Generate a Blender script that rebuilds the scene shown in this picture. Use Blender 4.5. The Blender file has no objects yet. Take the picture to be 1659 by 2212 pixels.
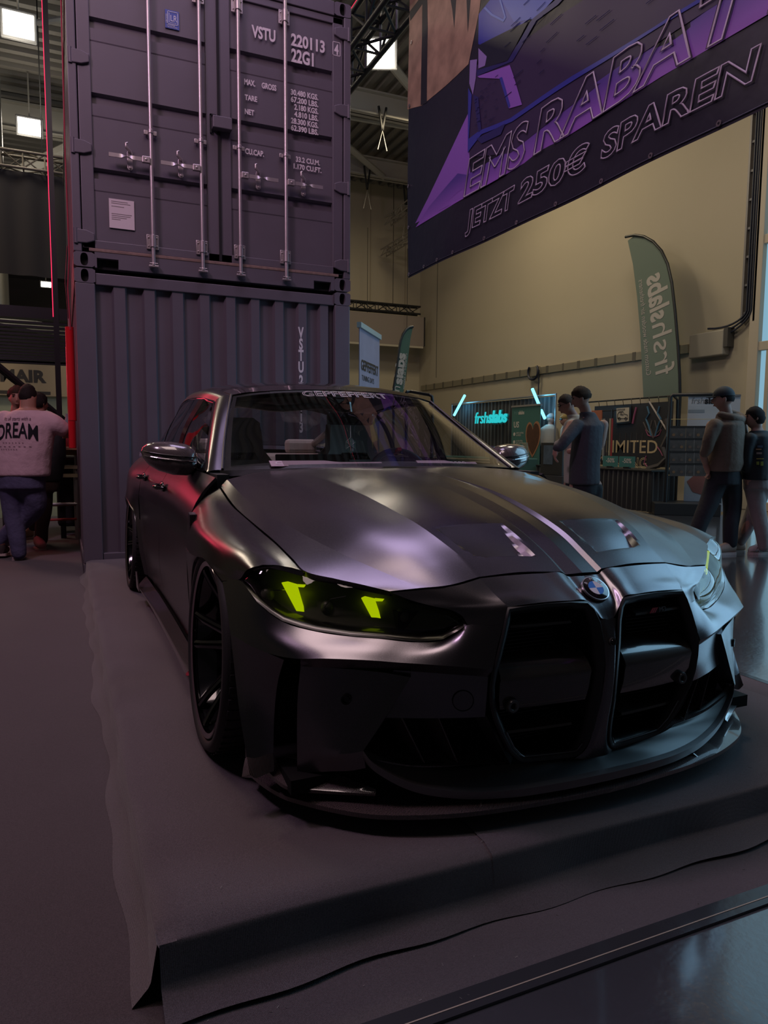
import bpy, bmesh, math, random
import numpy as np
from mathutils import Vector, Matrix, Euler

random.seed(7)
SC = bpy.context.scene
COL = SC.collection

# ------------------------------------------------------------------ camera
CAM_F, CAM_YAW, CAM_PITCH, CAM_ROLL, CAM_H = 1555.94, 0.4173, 0.0946, 0.0067, 1.1593
def _cam():
    cy, sy, cp, sp = math.cos(CAM_YAW), math.sin(CAM_YAW), math.cos(CAM_PITCH), math.sin(CAM_PITCH)
    fwd = Vector((sy*cp, cy*cp, -sp)); right = Vector((cy, -sy, 0)); up = right.cross(fwd)
    r2 = right*math.cos(CAM_ROLL) + up*math.sin(CAM_ROLL)
    u2 = -right*math.sin(CAM_ROLL) + up*math.cos(CAM_ROLL)
    m = Matrix(((r2.x, u2.x, -fwd.x, 0), (r2.y, u2.y, -fwd.y, 0), (r2.z, u2.z, -fwd.z, CAM_H), (0, 0, 0, 1)))
    cd = bpy.data.cameras.new('camera'); cd.sensor_fit = 'HORIZONTAL'; cd.sensor_width = 36.0
    cd.lens = 36.0*CAM_F/1659.0; cd.clip_start = 0.05; cd.clip_end = 300
    o = bpy.data.objects.new('camera', cd); COL.objects.link(o); o.matrix_world = m
    SC.camera = o
_cam()

# ------------------------------------------------------------------ world, lights, exposure
SC.view_settings.view_transform = 'Standard'
SC.view_settings.look = 'None'
SC.view_settings.gamma = 1.0
SC.view_settings.use_curve_mapping = False
SC.view_settings.exposure = 0.2
W = bpy.data.worlds.new('world'); SC.world = W; W.use_nodes = True
W.node_tree.nodes['Background'].inputs[0].default_value = (0.52, 0.46, 0.50, 1)
W.node_tree.nodes['Background'].inputs[1].default_value = 0.022

def area(name, loc, target, size, power, col, sy=None, spread=180):
    l = bpy.data.lights.new(name, 'AREA'); l.energy = power; l.color = col
    l.shape = 'RECTANGLE' if sy else 'SQUARE'; l.size = size
    if sy: l.size_y = sy
    l.spread = math.radians(spread)
    o = bpy.data.objects.new(name, l); COL.objects.link(o); o.location = loc
    d = Vector(target) - Vector(loc); o.rotation_euler = d.to_track_quat('-Z', 'Y').to_euler()
    return o
def spot(name, loc, target, power, col, angle=50, blend=.6, r=.1):
    l = bpy.data.lights.new(name, 'SPOT'); l.energy = power; l.color = col
    l.spot_size = math.radians(angle); l.spot_blend = blend; l.shadow_soft_size = r
    o = bpy.data.objects.new(name, l); COL.objects.link(o); o.location = loc
    d = Vector(target) - Vector(loc); o.rotation_euler = d.to_track_quat('-Z', 'Y').to_euler()
    return o
# stand lights: violet and neutral LED floods on the stand's trusses
area('led_flood_violet', (-2.4, 3.2, 6.2), (1.2, 6.6, 2.4), 0.9, 95, (0.95, 0.60, 0.88))
area('led_flood_lilac', (1.7, 5.0, 7.4), (1.4, 3.0, 0), 2.2, 60, (0.80, 0.62, 1.0))
area('led_flood_white', (-0.3, 2.4, 7.8), (0.2, 2.4, 0), 2.6, 105, (1.0, 0.74, 0.72))
# red LED pillar of the stand behind, off to the left
area('led_pillar_red', (-1.35, 9.4, 3.0), (0.6, 3.0, 1.4), 0.5, 17, (1.0, 0.06, 0.12), 2.6)
# hall high-bay lamps (warm white); the point lights after them are added to brighten the ceiling
area('high_bay_warm', (6.8, 7.5, 9.2), (6.8, 7.5, 0), 2.0, 170, (1.0, 0.86, 0.66))
area('high_bay_warm', (8.2, 15.0, 9.2), (9.0, 15.0, 0), 2.0, 200, (1.0, 0.83, 0.55))
area('high_bay_warm', (-4.0, 14.0, 9.2), (-4.0, 14.0, 0), 2.0, 230, (1.0, 0.85, 0.62))
def add_ceiling_fill(loc, p):
    l = bpy.data.lights.new('ceiling_fill', 'POINT'); l.energy = p; l.color = (1.0, .90, .74); l.shadow_soft_size = .25
    o = bpy.data.objects.new('ceiling_fill', l); COL.objects.link(o); o.location = loc
add_ceiling_fill((5.5, 12.6, 7.9), 70); add_ceiling_fill((-.6, 15.0, 8.0), 55); add_ceiling_fill((-.6, 20.4, 8.3), 60); add_ceiling_fill((-3.0, 28.0, 6.5), 120)
# unseen area light, added to boost the blue daylight of the right-hand glazing
area('daylight_boost', (11.25, 2.0, 4.9), (1.5, 1.8, 0.8), 6.0, 420, (0.36, 0.70, 1.0), 9.0)

# ------------------------------------------------------------------ materials
MATS = {}
def mat(name, col=(.5, .5, .5), rough=.5, metal=0.0, spec=.5, coat=0.0, bump=None, noise=None, emit=None, alpha=None, coatr=.05, sheen=0):
    if name in MATS: return MATS[name]
    m = bpy.data.materials.new(name); m.use_nodes = True
    nt = m.node_tree; b = nt.nodes['Principled BSDF']
    b.inputs['Base Color'].default_value = (*col, 1); b.inputs['Roughness'].default_value = rough
    b.inputs['Metallic'].default_value = metal; b.inputs['Specular IOR Level'].default_value = spec
    b.inputs['Coat Weight'].default_value = coat; b.inputs['Coat Roughness'].default_value = coatr
    if sheen: b.inputs['Sheen Weight'].default_value = sheen
    if emit: b.inputs['Emission Color'].default_value = (*emit[0], 1); b.inputs['Emission Strength'].default_value = emit[1]
    tc = None
    if bump or noise:
        tc = nt.nodes.new('ShaderNodeTexCoord')
    if noise:   # (scale, amount, [dark colour])
        n = nt.nodes.new('ShaderNodeTexNoise'); n.inputs['Scale'].default_value = noise[0]; n.inputs['Detail'].default_value = 6
        nt.links.new(tc.outputs['Object'], n.inputs['Vector'])
        mx = nt.nodes.new('ShaderNodeMix'); mx.data_type = 'RGBA'
        mx.inputs['A'].default_value = (*[c*(1-noise[1]) for c in col], 1); mx.inputs['B'].default_value = (*[min(1, c*(1+noise[1])) for c in col], 1)
        if len(noise) > 2: mx.inputs['A'].default_value = (*noise[2], 1)
        nt.links.new(n.outputs['Fac'], mx.inputs['Factor']); nt.links.new(mx.outputs['Result'], b.inputs['Base Color'])
    if bump:    # (scale, strength, distance)
        n = nt.nodes.new('ShaderNodeTexNoise'); n.inputs['Scale'].default_value = bump[0]; n.inputs['Detail'].default_value = 4
        nt.links.new(tc.outputs['Object'], n.inputs['Vector'])
        bp = nt.nodes.new('ShaderNodeBump'); bp.inputs['Strength'].default_value = bump[1]; bp.inputs['Distance'].default_value = bump[2]
        nt.links.new(n.outputs['Fac'], bp.inputs['Height']); nt.links.new(bp.outputs['Normal'], b.inputs['Normal'])
    MATS[name] = m
    return m
def stripes_mat(name, ca, cb, scale, rot, rough, coat=0, spec=.5, bumpd=0, metal=0, plane='XY', soft=.5):
    """fine two-colour weave / ribs: bands along one axis"""
    if name in MATS: return MATS[name]
    m = mat(name, ca, rough, metal, spec, coat)
    nt = m.node_tree; b = nt.nodes['Principled BSDF']
    tc = nt.nodes.new('ShaderNodeTexCoord'); mp = nt.nodes.new('ShaderNodeMapping'); mp.inputs['Rotation'].default_value = rot
    w = nt.nodes.new('ShaderNodeTexWave'); w.inputs['Scale'].default_value = scale; w.inputs['Distortion'].default_value = 0.0
    cr = nt.nodes.new('ShaderNodeValToRGB'); cr.color_ramp.elements[0].color = (*ca, 1); cr.color_ramp.elements[1].color = (*cb, 1)
    cr.color_ramp.elements[0].position = .5-soft/2; cr.color_ramp.elements[1].position = .5+soft/2
    nt.links.new(tc.outputs['Object'], mp.inputs['Vector']); nt.links.new(mp.outputs['Vector'], w.inputs['Vector'])
    nt.links.new(w.outputs['Fac'], cr.inputs['Fac']); nt.links.new(cr.outputs['Color'], b.inputs['Base Color'])
    if bumpd:
        bp = nt.nodes.new('ShaderNodeBump'); bp.inputs['Strength'].default_value = .6; bp.inputs['Distance'].default_value = bumpd
        nt.links.new(w.outputs['Fac'], bp.inputs['Height']); nt.links.new(bp.outputs['Normal'], b.inputs['Normal'])
    return m
def glass_mat(name, tint=(.8, .85, .85), gloss=1.0, ior=1.5, rough=0.0, add=None):
    if name in MATS: return MATS[name]
    m = bpy.data.materials.new(name); m.use_nodes = True; nt = m.node_tree
    for n in list(nt.nodes): nt.nodes.remove(n)
    out = nt.nodes.new('ShaderNodeOutputMaterial'); tr = nt.nodes.new('ShaderNodeBsdfTransparent'); gl = nt.nodes.new('ShaderNodeBsdfGlossy')
    mx = nt.nodes.new('ShaderNodeMixShader')
    tr.inputs[0].default_value = (*tint, 1); gl.inputs['Roughness'].default_value = rough; gl.inputs['Color'].default_value = (gloss, gloss, gloss, 1)
    # thin sheet: Schlick reflectance, the same from both faces
    f0 = ((ior-1)/(ior+1))**2; ge = nt.nodes.new('ShaderNodeNewGeometry')
    def mth(op, a, b=None):
        n = nt.nodes.new('ShaderNodeMath'); n.operation = op
        for k, x in enumerate((a, b)):
            if x is None: continue
            if isinstance(x, (int, float)): n.inputs[k].default_value = x
            else: nt.links.new(x, n.inputs[k])
        return n.outputs[0]
    dt = nt.nodes.new('ShaderNodeVectorMath'); dt.operation = 'DOT_PRODUCT'; nt.links.new(ge.outputs['Normal'], dt.inputs[0]); nt.links.new(ge.outputs['Incoming'], dt.inputs[1])
    c1 = mth('SUBTRACT', 1.0, mth('ABSOLUTE', dt.outputs['Value'])); fz = mth('ADD', f0, mth('MULTIPLY', 1-f0, mth('POWER', c1, 5.0)))
    nt.links.new(fz, mx.inputs[0]); nt.links.new(tr.outputs[0], mx.inputs[1]); nt.links.new(gl.outputs[0], mx.inputs[2])
    nt.links.new(mx.outputs[0], out.inputs[0])
    MATS[name] = m
    return m
def emit_mat(name, col=(1, 1, 1), s=1.0):
    if name in MATS: return MATS[name]
    return mat(name, (0.02, 0.02, 0.02), .6, emit=(col, s))

# ------------------------------------------------------------------ geometry helpers
class G:
    """collects shapes; build() links them as ONE mesh object"""
    def __init__(s): s.v = []; s.f = []
    def add(s, vs, fs):
        o = len(s.v); s.v += [tuple(v) for v in vs]; s.f += [tuple(i+o for i in f) for f in fs]; return s
    def box(s, a, b, M=None):
        x0, y0, z0 = a; x1, y1, z1 = b
        vs = [Vector(p) for p in ((x0,y0,z0),(x1,y0,z0),(x1,y1,z0),(x0,y1,z0),(x0,y0,z1),(x1,y0,z1),(x1,y1,z1),(x0,y1,z1))]
        if M: vs = [M @ v for v in vs]
        return s.add(vs, [(0,3,2,1),(4,5,6,7),(0,1,5,4),(1,2,6,5),(2,3,7,6),(3,0,4,7)])
    def tube(s, pts, r, n=10, caps=True, closed=False):
        pts = [Vector(p) for p in pts]; k = len(pts)
        rs = r if isinstance(r, (list, tuple)) else [r]*k
        vs = []; fs = []; prev = None
        for i, p in enumerate(pts):
            if closed: t = (pts[(i+1) % k]-pts[i-1])
            else: t = (pts[min(i+1, k-1)]-pts[max(i-1, 0)])
            t = t.normalized() if t.length > 1e-9 else Vector((0, 0, 1))
            if prev is None:
                a = Vector((0, 0, 1)) if abs(t.z) < .9 else Vector((1, 0, 0))
                u = t.cross(a).normalized()
            else:
                u = (prev - t*prev.dot(t)); u = u.normalized() if u.length > 1e-6 else t.orthogonal().normalized()
            prev = u; w = t.cross(u)
            for j in range(n):
                a = 2*math.pi*j/n; vs.append(p + (u*math.cos(a)+w*math.sin(a))*rs[i])
        m = k if closed else k-1
        for i in range(m):
            for j in range(n):
                a = i*n+j; b = i*n+(j+1) % n; c2 = ((i+1) % k)*n+(j+1) % n; d = ((i+1) % k)*n+j
                fs.append((a, b, c2, d))
        if caps and not closed:
            fs.append(tuple(range(n-1, -1, -1))); fs.append(tuple((k-1)*n+j for j in range(n)))
        return s.add(vs, fs)
    def cyl(s, a, b, r, n=16, r2=None): return s.tube([a, b], [r, r if r2 is None else r2], n)
    def prism(s, poly, h, M=None):
        """polygon (x,y) list extruded 0..h in z, then transformed"""
        n = len(poly); vs = [Vector((p[0], p[1], 0)) for p in poly]+[Vector((p[0], p[1], h)) for p in poly]
        if M: vs = [M @ v for v in vs]
        return s.add(vs, [tuple(range(n-1, -1, -1)), tuple(range(n, 2*n))]+[(i, (i+1) % n, n+(i+1) % n, n+i) for i in range(n)])
    def lathe(s, prof, n=32, M=None):
        """profile (r,h) revolved about z"""
        k = len(prof); vs = []; fs = []
        for j in range(n):
            a = 2*math.pi*j/n
            for r, h in prof: vs.append(Vector((r*math.cos(a), r*math.sin(a), h)))
        if M: vs = [M @ v for v in vs]
        for j in range(n):
            for i in range(k-1): fs.append((j*k+i, ((j+1) % n)*k+i, ((j+1) % n)*k+i+1, j*k+i+1))
        return s.add(vs, fs)
    def grid(s, P, flip=False):
        """P[i][j] points"""
        a = len(P); b = len(P[0]); vs = [Vector(p) for row in P for p in row]; fs = []
        for i in range(a-1):
            for j in range(b-1):
                f = (i*b+j, i*b+j+1, (i+1)*b+j+1, (i+1)*b+j)
                fs.append(f[::-1] if flip else f)
        return s.add(vs, fs)
    def sphere(s, c, r, n=12, m=8):
        if not isinstance(r, (list, tuple)): r = (r, r, r)
        vs = []; fs = []
        for i in range(m+1):
            t = math.pi*i/m
            for j in range(n):
                p = 2*math.pi*j/n
                vs.append((c[0]+r[0]*math.sin(t)*math.cos(p), c[1]+r[1]*math.sin(t)*math.sin(p), c[2]+r[2]*math.cos(t)))
        for i in range(m):
            for j in range(n): fs.append((i*n+j, (i+1)*n+j, (i+1)*n+(j+1) % n, i*n+(j+1) % n))
        return s.add(vs, fs)
    def build(s, name, m, parent=None, smooth=None, bevel=0, weld=False, off=None):
        me = bpy.data.meshes.new(name)
        vs = s.v if off is None else [(v[0]-off[0], v[1]-off[1], v[2]-off[2]) for v in s.v]
        me.from_pydata(vs, [], s.f); me.validate(); me.update()
        if weld or True:
            bm = bmesh.new(); bm.from_mesh(me)
            if weld: bmesh.ops.remove_doubles(bm, verts=bm.verts, dist=weld if isinstance(weld, float) else 1e-5)
            if weld: bmesh.ops.recalc_face_normals(bm, faces=bm.faces)
            bm.to_mesh(me); bm.free()
        if isinstance(m, (list, tuple)):
            for x in m: me.materials.append(x)
        else: me.materials.append(m)
        if smooth:
            me.shade_smooth(); me.set_sharp_from_angle(angle=math.radians(smooth))
        o = bpy.data.objects.new(name, me); COL.objects.link(o)
        if parent is not None: o.parent = parent
        if bevel:
            md = o.modifiers.new('bevel', 'BEVEL'); md.width = bevel; md.segments = 2; md.limit_method = 'ANGLE'; md.angle_limit = math.radians(40)
        return o
def tag(o, label=None, cat=None, group=None, kind=None):
    if label: o['label'] = label
    if cat: o['category'] = cat
    if group: o['group'] = group
    if kind: o['kind'] = kind
    return o
def thing(name, label, cat, loc=(0, 0, 0), rz=0.0, group=None, kind=None):
    o = bpy.data.objects.new(name, None); COL.objects.link(o); o.location = loc; o.rotation_euler = (0, 0, rz)
    return tag(o, label, cat, group, kind)
def struct(o): o['kind'] = 'structure'; return o
def lab(o, s): o['label'] = s; return o
def frame(loc, xdir, ydir):
    """matrix whose x,y axes are given directions"""
    x = Vector(xdir).normalized(); y = Vector(ydir); y = (y-x*y.dot(x)).normalized(); z = x.cross(y)
    return Matrix(((x.x, y.x, z.x, loc[0]), (x.y, y.y, z.y, loc[1]), (x.z, y.z, z.z, loc[2]), (0, 0, 0, 1)))
def text(name, body, M, size, m, parent=None, extrude=.0006, xs=1.0, align='LEFT', outline=0, shear=0, bold=0, space=1.0, mirror=False):
    """flat lettering as a mesh lying in the x-y plane of M"""
    c = bpy.data.curves.new(name, 'FONT'); c.body = body; c.size = size; c.align_x = align; c.shear = shear; c.space_character = space
    c.resolution_u = 3
    if outline:
        c.fill_mode = 'NONE'; c.bevel_depth = outline; c.bevel_resolution = 0; c.offset = bold
    else:
        c.extrude = extrude; c.offset = bold
    t = bpy.data.objects.new(name, c); COL.objects.link(t)
    me = bpy.data.meshes.new_from_object(t); bpy.data.objects.remove(t); bpy.data.curves.remove(c)
    S = Matrix.Diagonal((xs*(-1 if mirror else 1), 1, 1, 1))
    me.transform(S)
    if outline:
        me.transform(Matrix.Diagonal((1, 1, .15, 1)))
    if mirror: me.flip_normals()
    me.materials.clear(); me.materials.append(m); me.name = name
    o = bpy.data.objects.new(name, me); COL.objects.link(o)
    if parent is not None: o.parent = parent
    o.matrix_local = M
    return o
# numpy curve tools
def cr(pts, n):
    """Catmull-Rom through pts, n samples evenly by chord length"""
    P = np.array(pts, float)
    if len(P) == 2: return P[0]+(P[1]-P[0])*np.linspace(0, 1, n)[:, None]
    s = np.r_[0, np.cumsum(np.linalg.norm(np.diff(P, axis=0), axis=1))]
    t = np.linspace(0, s[-1], n); out = []
    T = np.zeros_like(P)
    for i in range(len(P)):
        if i == 0: T[i] = (P[1]-P[0])/(s[1]-s[0])
        elif i == len(P)-1: T[i] = (P[-1]-P[-2])/(s[-1]-s[-2])
        else:
            h0 = s[i]-s[i-1]; h1 = s[i+1]-s[i]
            T[i] = ((P[i]-P[i-1])/h0*h1 + (P[i+1]-P[i])/h1*h0)/(h0+h1)
    for x in t:
        i = min(max(np.searchsorted(s, x, 'right')-1, 0), len(P)-2); h = s[i+1]-s[i]; u = (x-s[i])/h
        out.append((2*u**3-3*u**2+1)*P[i]+(u**3-2*u**2+u)*h*T[i]+(-2*u**3+3*u**2)*P[i+1]+(u**3-u**2)*h*T[i+1])
    return np.array(out)
def loft(curves, nu, nv, sharp=()):
    """grid through curves; nv samples per span; 'sharp' lists curve indices that are creases"""
    R = np.array([cr(c, nu) for c in curves])
    cuts = [0]+sorted(sharp)+[len(R)-1]; rows = []
    for a, b in zip(cuts[:-1], cuts[1:]):
        n = nv*(b-a)+1
        blk = np.stack([cr_u(R[a:b+1, j], n) for j in range(nu)], 1)
        rows += list(blk if not rows else blk[1:])
    return np.array(rows)
def cr_u(P, n):
    P = np.asarray(P); k = len(P)
    if k == 2: return P[0]+(P[1]-P[0])*np.linspace(0, 1, n)[:, None]
    return cr(P, n) if False else _cru(P, n)
def _cru(P, n):
    k = len(P); t = np.linspace(0, k-1, n); out = []
    L = np.linalg.norm(np.diff(P, axis=0), axis=1)+1e-9
    T = np.zeros_like(P)
    for i in range(k):
        if i == 0: T[i] = P[1]-P[0]
        elif i == k-1: T[i] = P[-1]-P[-2]
        else: T[i] = (P[i]-P[i-1])/L[i-1]*L[i]/(L[i-1]+L[i]) + (P[i+1]-P[i])/L[i]*L[i-1]/(L[i-1]+L[i])   # unit-speed tangent
    for x in t:
        i = min(int(x), k-2); u = x-i
        t0 = T[i]*(L[i] if 0 < i else 1.0); t1 = T[i+1]*(L[i] if i+1 < k-1 else 1.0)
        out.append((2*u**3-3*u**2+1)*P[i]+(u**3-2*u**2+u)*t0+(-2*u**3+3*u**2)*P[i+1]+(u**3-u**2)*t1)
    return np.array(out)
HP = 0.149          # platform height
XM = 1.355          # car centre line
# ================================================================== the hall
def floor_mat():
    m = mat('wet_resin_floor', (.050, .048, .055), .20, 0, .8, noise=(1.2, .35), coat=1.0, coatr=.10)
    nt = m.node_tree; b = nt.nodes['Principled BSDF']; b.inputs['Coat IOR'].default_value = 2.1
    tc = nt.nodes.new('ShaderNodeTexCoord')
    n1 = nt.nodes.new('ShaderNodeTexNoise'); n1.inputs['Scale'].default_value = 55; n1.inputs['Detail'].default_value = 5
    n2 = nt.nodes.new('ShaderNodeTexNoise'); n2.inputs['Scale'].default_value = 6; n2.inputs['Detail'].default_value = 3
    mx = nt.nodes.new('ShaderNodeMath'); mx.operation = 'MULTIPLY_ADD'; mx.inputs[1].default_value = .6
    bp = nt.nodes.new('ShaderNodeBump'); bp.inputs['Strength'].default_value = .5; bp.inputs['Distance'].default_value = .004
    nt.links.new(tc.outputs['Object'], n1.inputs['Vector']); nt.links.new(tc.outputs['Object'], n2.inputs['Vector'])
    nt.links.new(n1.outputs['Fac'], mx.inputs[0]); nt.links.new(n2.outputs['Fac'], mx.inputs[2])
    nt.links.new(mx.outputs[0], bp.inputs['Height']); nt.links.new(bp.outputs['Normal'], b.inputs['Normal'])
    return m
def carpet_mat(name, col, ribs=330, rot=0.0):
    m = mat(name, col, .95, 0, .15, noise=(3.0, .12), sheen=.25)
    nt = m.node_tree; b = nt.nodes['Principled BSDF']
    tc = nt.nodes.new('ShaderNodeTexCoord'); mp = nt.nodes.new('ShaderNodeMapping'); mp.inputs['Rotation'].default_value = (0, 0, rot)
    w = nt.nodes.new('ShaderNodeTexWave'); w.inputs['Scale'].default_value = ribs/6.283; w.inputs['Distortion'].default_value = 1.5; w.inputs['Detail'].default_value = 2
    n = nt.nodes.new('ShaderNodeTexNoise'); n.inputs['Scale'].default_value = 420; n.inputs['Detail'].default_value = 3
    ad = nt.nodes.new('ShaderNodeMath'); ad.operation = 'ADD'
    bp = nt.nodes.new('ShaderNodeBump'); bp.inputs['Strength'].default_value = .6; bp.inputs['Distance'].default_value = .002
    nt.links.new(tc.outputs['Object'], mp.inputs['Vector']); nt.links.new(mp.outputs['Vector'], w.inputs['Vector']); nt.links.new(tc.outputs['Object'], n.inputs['Vector'])
    nt.links.new(w.outputs['Fac'], ad.inputs[0]); nt.links.new(n.outputs['Fac'], ad.inputs[1]); nt.links.new(ad.outputs[0], bp.inputs['Height'])
    nt.links.new(bp.outputs['Normal'], b.inputs['Normal'])
    # fibres: speckle the colour too
    old = b.inputs['Base Color'].links[0].from_socket
    mr = nt.nodes.new('ShaderNodeMapRange'); mr.inputs['From Min'].default_value = .3; mr.inputs['From Max'].default_value = .7; mr.inputs['To Min'].default_value = .65; mr.inputs['To Max'].default_value = 1.35
    mu = nt.nodes.new('ShaderNodeVectorMath'); mu.operation = 'SCALE'
    nt.links.new(n.outputs['Fac'], mr.inputs['Value']); nt.links.new(old, mu.inputs[0]); nt.links.new(mr.outputs[0], mu.inputs['Scale']); nt.links.new(mu.outputs[0], b.inputs['Base Color'])
    return m
FLOORM = floor_mat()
CARP = carpet_mat('stand_carpet', (.060, .047, .051), 1150); CARP2 = carpet_mat('platform_carpet', (.086, .070, .076), 1050, .0)
struct(G().add([(-14, -3, 0), (12.5, -3, 0), (12.5, 30, 0), (-14, 30, 0)], [(0, 1, 2, 3)]).build('floor', FLOORM))
# the stand's carpet with its taped edges
g = G().box((-9, 1.225, .0005), (3.11, 12.2, .006))
sc_ = tag(g.build('stand_carpet', CARP), 'dark grey ribbed carpet laid over the hall floor around the platform', 'carpet')
TAPE = mat('edge_tape', (.030, .030, .034), .16, 0, .6, bump=(14, .25, .004))
G().box((-9, 1.178, .0006), (3.135, 1.235, .0075)).build('edge_tape', TAPE, sc_)
G().box((3.095, 1.235, .0006), (3.135, 12.2, .0075)).build('edge_tape', TAPE, sc_)
G().box((-9, 1.196, .0076), (3.135, 1.199, .0085)).build('tape_seam', mat('tape_seam_tan', (.30, .24, .18), .5), sc_)

# right wall, far wall, ceiling
WALLM = mat('hall_wall_cream', (.42, .37, .275), .85, 0, .3, noise=(.5, .06))
struct(G().box((11.49, 9.46, 0), (11.7, 23.0, 10.4)).build('wall_right', WALLM))
struct(G().box((2.0, 22.95, 0), (11.7, 23.15, 10.4)).build('wall_far', WALLM))
G2 = G()
for x in (5.2, 7.4, 9.6, 10.9): G2.box((x, 22.935, 0), (x+.015, 22.955, 10.4))
struct(G2.build('trim_1', mat('wall_joint', (.28, .23, .16), .9)))
DECK = mat('ceiling_deck', (.20, .185, .165), .6, .2); STEEL = mat('painted_steel', (.34, .32, .28), .6)
def deck(name, x0, x1, y0, y1, z, along, pitch=.33, h=.10):
    g = G(); prof = [(0, 0), (.4, 0), (.5, 1), (.9, 1)]
    L0, L1 = (x0, x1) if along == 'Y' else (y0, y1); n = int((L1-L0)/pitch); row = []
    for i in range(n):
        for a, b in prof: row.append((L0+(i+a)*pitch, z+b*h))
    row.append((L1, z))
    if along == 'Y': g.grid([[(p, y0, q) for p, q in row], [(p, y1, q) for p, q in row]])
    else: g.grid([[(x0, p, q) for p, q in row], [(x1, p, q) for p, q in row]])
    return struct(g.build(name, DECK))
deck('ceiling', 2.0, 11.8, -3, 23, 9.75, 'Y'); deck('ceiling', -13, 2.0, -3, 46, 10.2, 'X', .42)
struct(G().box((-13, 47, 0), (2, 47.2, 10.4)).build('wall_far', mat('far_hall_wall', (.22, .20, .17), .9)))
struct(G().box((-13.2, -3, 0), (-13, 47, 10.4)).build('wall_left', mat('far_hall_wall')))
def girder(name, a, b, w=.28, h=.55, label=None):
    d = Vector(b)-Vector(a); L = d.length; M = frame(a, d, Vector((0, 0, 1)).cross(d))
    g = G(); g.box((0, -w/2, -h/2), (L, w/2, -h/2+.04), M).box((0, -w/2, h/2-.04), (L, w/2, h/2), M).box((0, -.02, -h/2), (L, .02, h/2), M)
    return struct(g.build(name, STEEL))
for i, y in enumerate((9.5, 16.8, 20.5)): girder('trim_%d' % (i+2), (2.0, y, 9.30), (11.5, y, 9.30))
for i, y in enumerate((15.0, 22.0, 30.0, 40.0)): girder('trim_%d' % (i+5), (-12, y, 9.6), (2, y, 9.6), .4, .7)
struct(G().tube([(5.8, 14.2, 9.4), (8.9, 16.8, 9.2)], .10, 8).tube([(6.6, 18.6, 9.3), (9.0, 20.5, 9.1)], .09, 8).tube([(6.0, 17.5, 9.2), (9.5, 17.2, 9.15)], .06, 8).build('trim_9', STEEL))
struct(G().tube([(-4, 22.3, 6.2), (1.0, 22.3, 9.5)], .22, 8).tube([(-3.2, 16, 8.0), (.6, 16, 9.4)], .06, 8).tube([(-6, 30, 4.5), (-1.0, 30, 8.5)], .25, 8).tube([(-2.2, 30, 5.6), (.2, 30, 5.2)], .22, 8).build('trim_10', STEEL))
# ventilation duct, left
du = tag(G().tube([(-1.35, 18.5, 4.0), (-1.35, 18.5, 10)], .34, 20).build('air_duct', mat('galvanised_duct', (.22, .21, .19), .4, .7), smooth=40), 'grey round air duct rising at the left edge of the hall', 'duct')
# glazed doors in the right wall: frame, transoms and bright panes
FRM = mat('door_frame_cream', (.46, .40, .31), .6)
g = G()
g.box((11.40, 9.28, 0), (11.75, 9.48, 10.4)); g.box((11.40, 6.9, 0), (11.6, 7.02, 10.4)); g.box((11.40, 4.9, 0), (11.6, 5.02, 10.4))
for z in (0.0, 2.86, 4.72, 6.6): g.box((11.42, -1, z), (11.58, 9.3, z+.16))
g.box((11.43, 9.05, 0), (11.56, 9.13, 2.9))
struct(g.build('window_1', FRM, bevel=.01))
PANE = emit_mat('daylight_pane', (.36, .70, .92), .50)
for i, (y0, y1, z0, z1) in enumerate(((7.0, 9.3, .16, 2.86), (7.0, 9.3, 3.02, 4.72), (7.0, 9.3, 4.88, 6.6), (7.0, 9.3, 6.76, 10.3), (5.0, 6.92, .16, 2.86), (5.0, 6.92, 3.02, 4.72), (5.0, 6.92, 4.88, 10.3))):
    G().box((11.50, y0, z0), (11.52, y1, z1)).build('pane', PANE, bpy.data.objects['window_1'])

# high-bay lamps seen under the ceiling
LAMPF = emit_mat('lamp_face', (1.0, .93, .80), 9.0); LAMPB = mat('lamp_body', (.10, .10, .10), .5)
def bay(loc, w, h, label, tgt=(0, 0, 1.2), rods=True):
    t = thing('high_bay_lamp', label, 'lamp', loc, group=None)
    d = Vector(tgt)-Vector(loc); d = d.normalized(); x = d.cross(Vector((0, 0, 1))).normalized(); M = frame((0, 0, 0), -x, Vector((0, 0, 1)))
    M = M @ Matrix.Rotation(math.radians(20), 4, 'X')
    G().box((-w/2-.05, -h/2-.05, -.22), (w/2+.05, h/2+.05, -.02), M).build('casing', LAMPB, t, bevel=.02)
    G().box((-w/2, -h/2, -.02), (w/2, h/2, .0), M).build('face', LAMPF, t)
    G().tube([(0, 0, h/2), (0, 0, 10.15-loc[2])], .02, 6).build('rod', STEEL, t)
bay((-.50, 15.2, 8.6), .50, .38, 'bright square hall lamp, topmost at the left edge beside the container')
bay((-.52, 20.6, 8.9), .52, .36, 'bright square hall lamp above the lighting truss at the left edge')
bay((-.45, 33.0, 7.5), .36, .20, 'small distant hall lamp below the black drape at the left')
bay((5.55, 12.8, 8.3), .50, .42, 'bright tilted hall lamp beside the black truss right of the containers')

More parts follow.
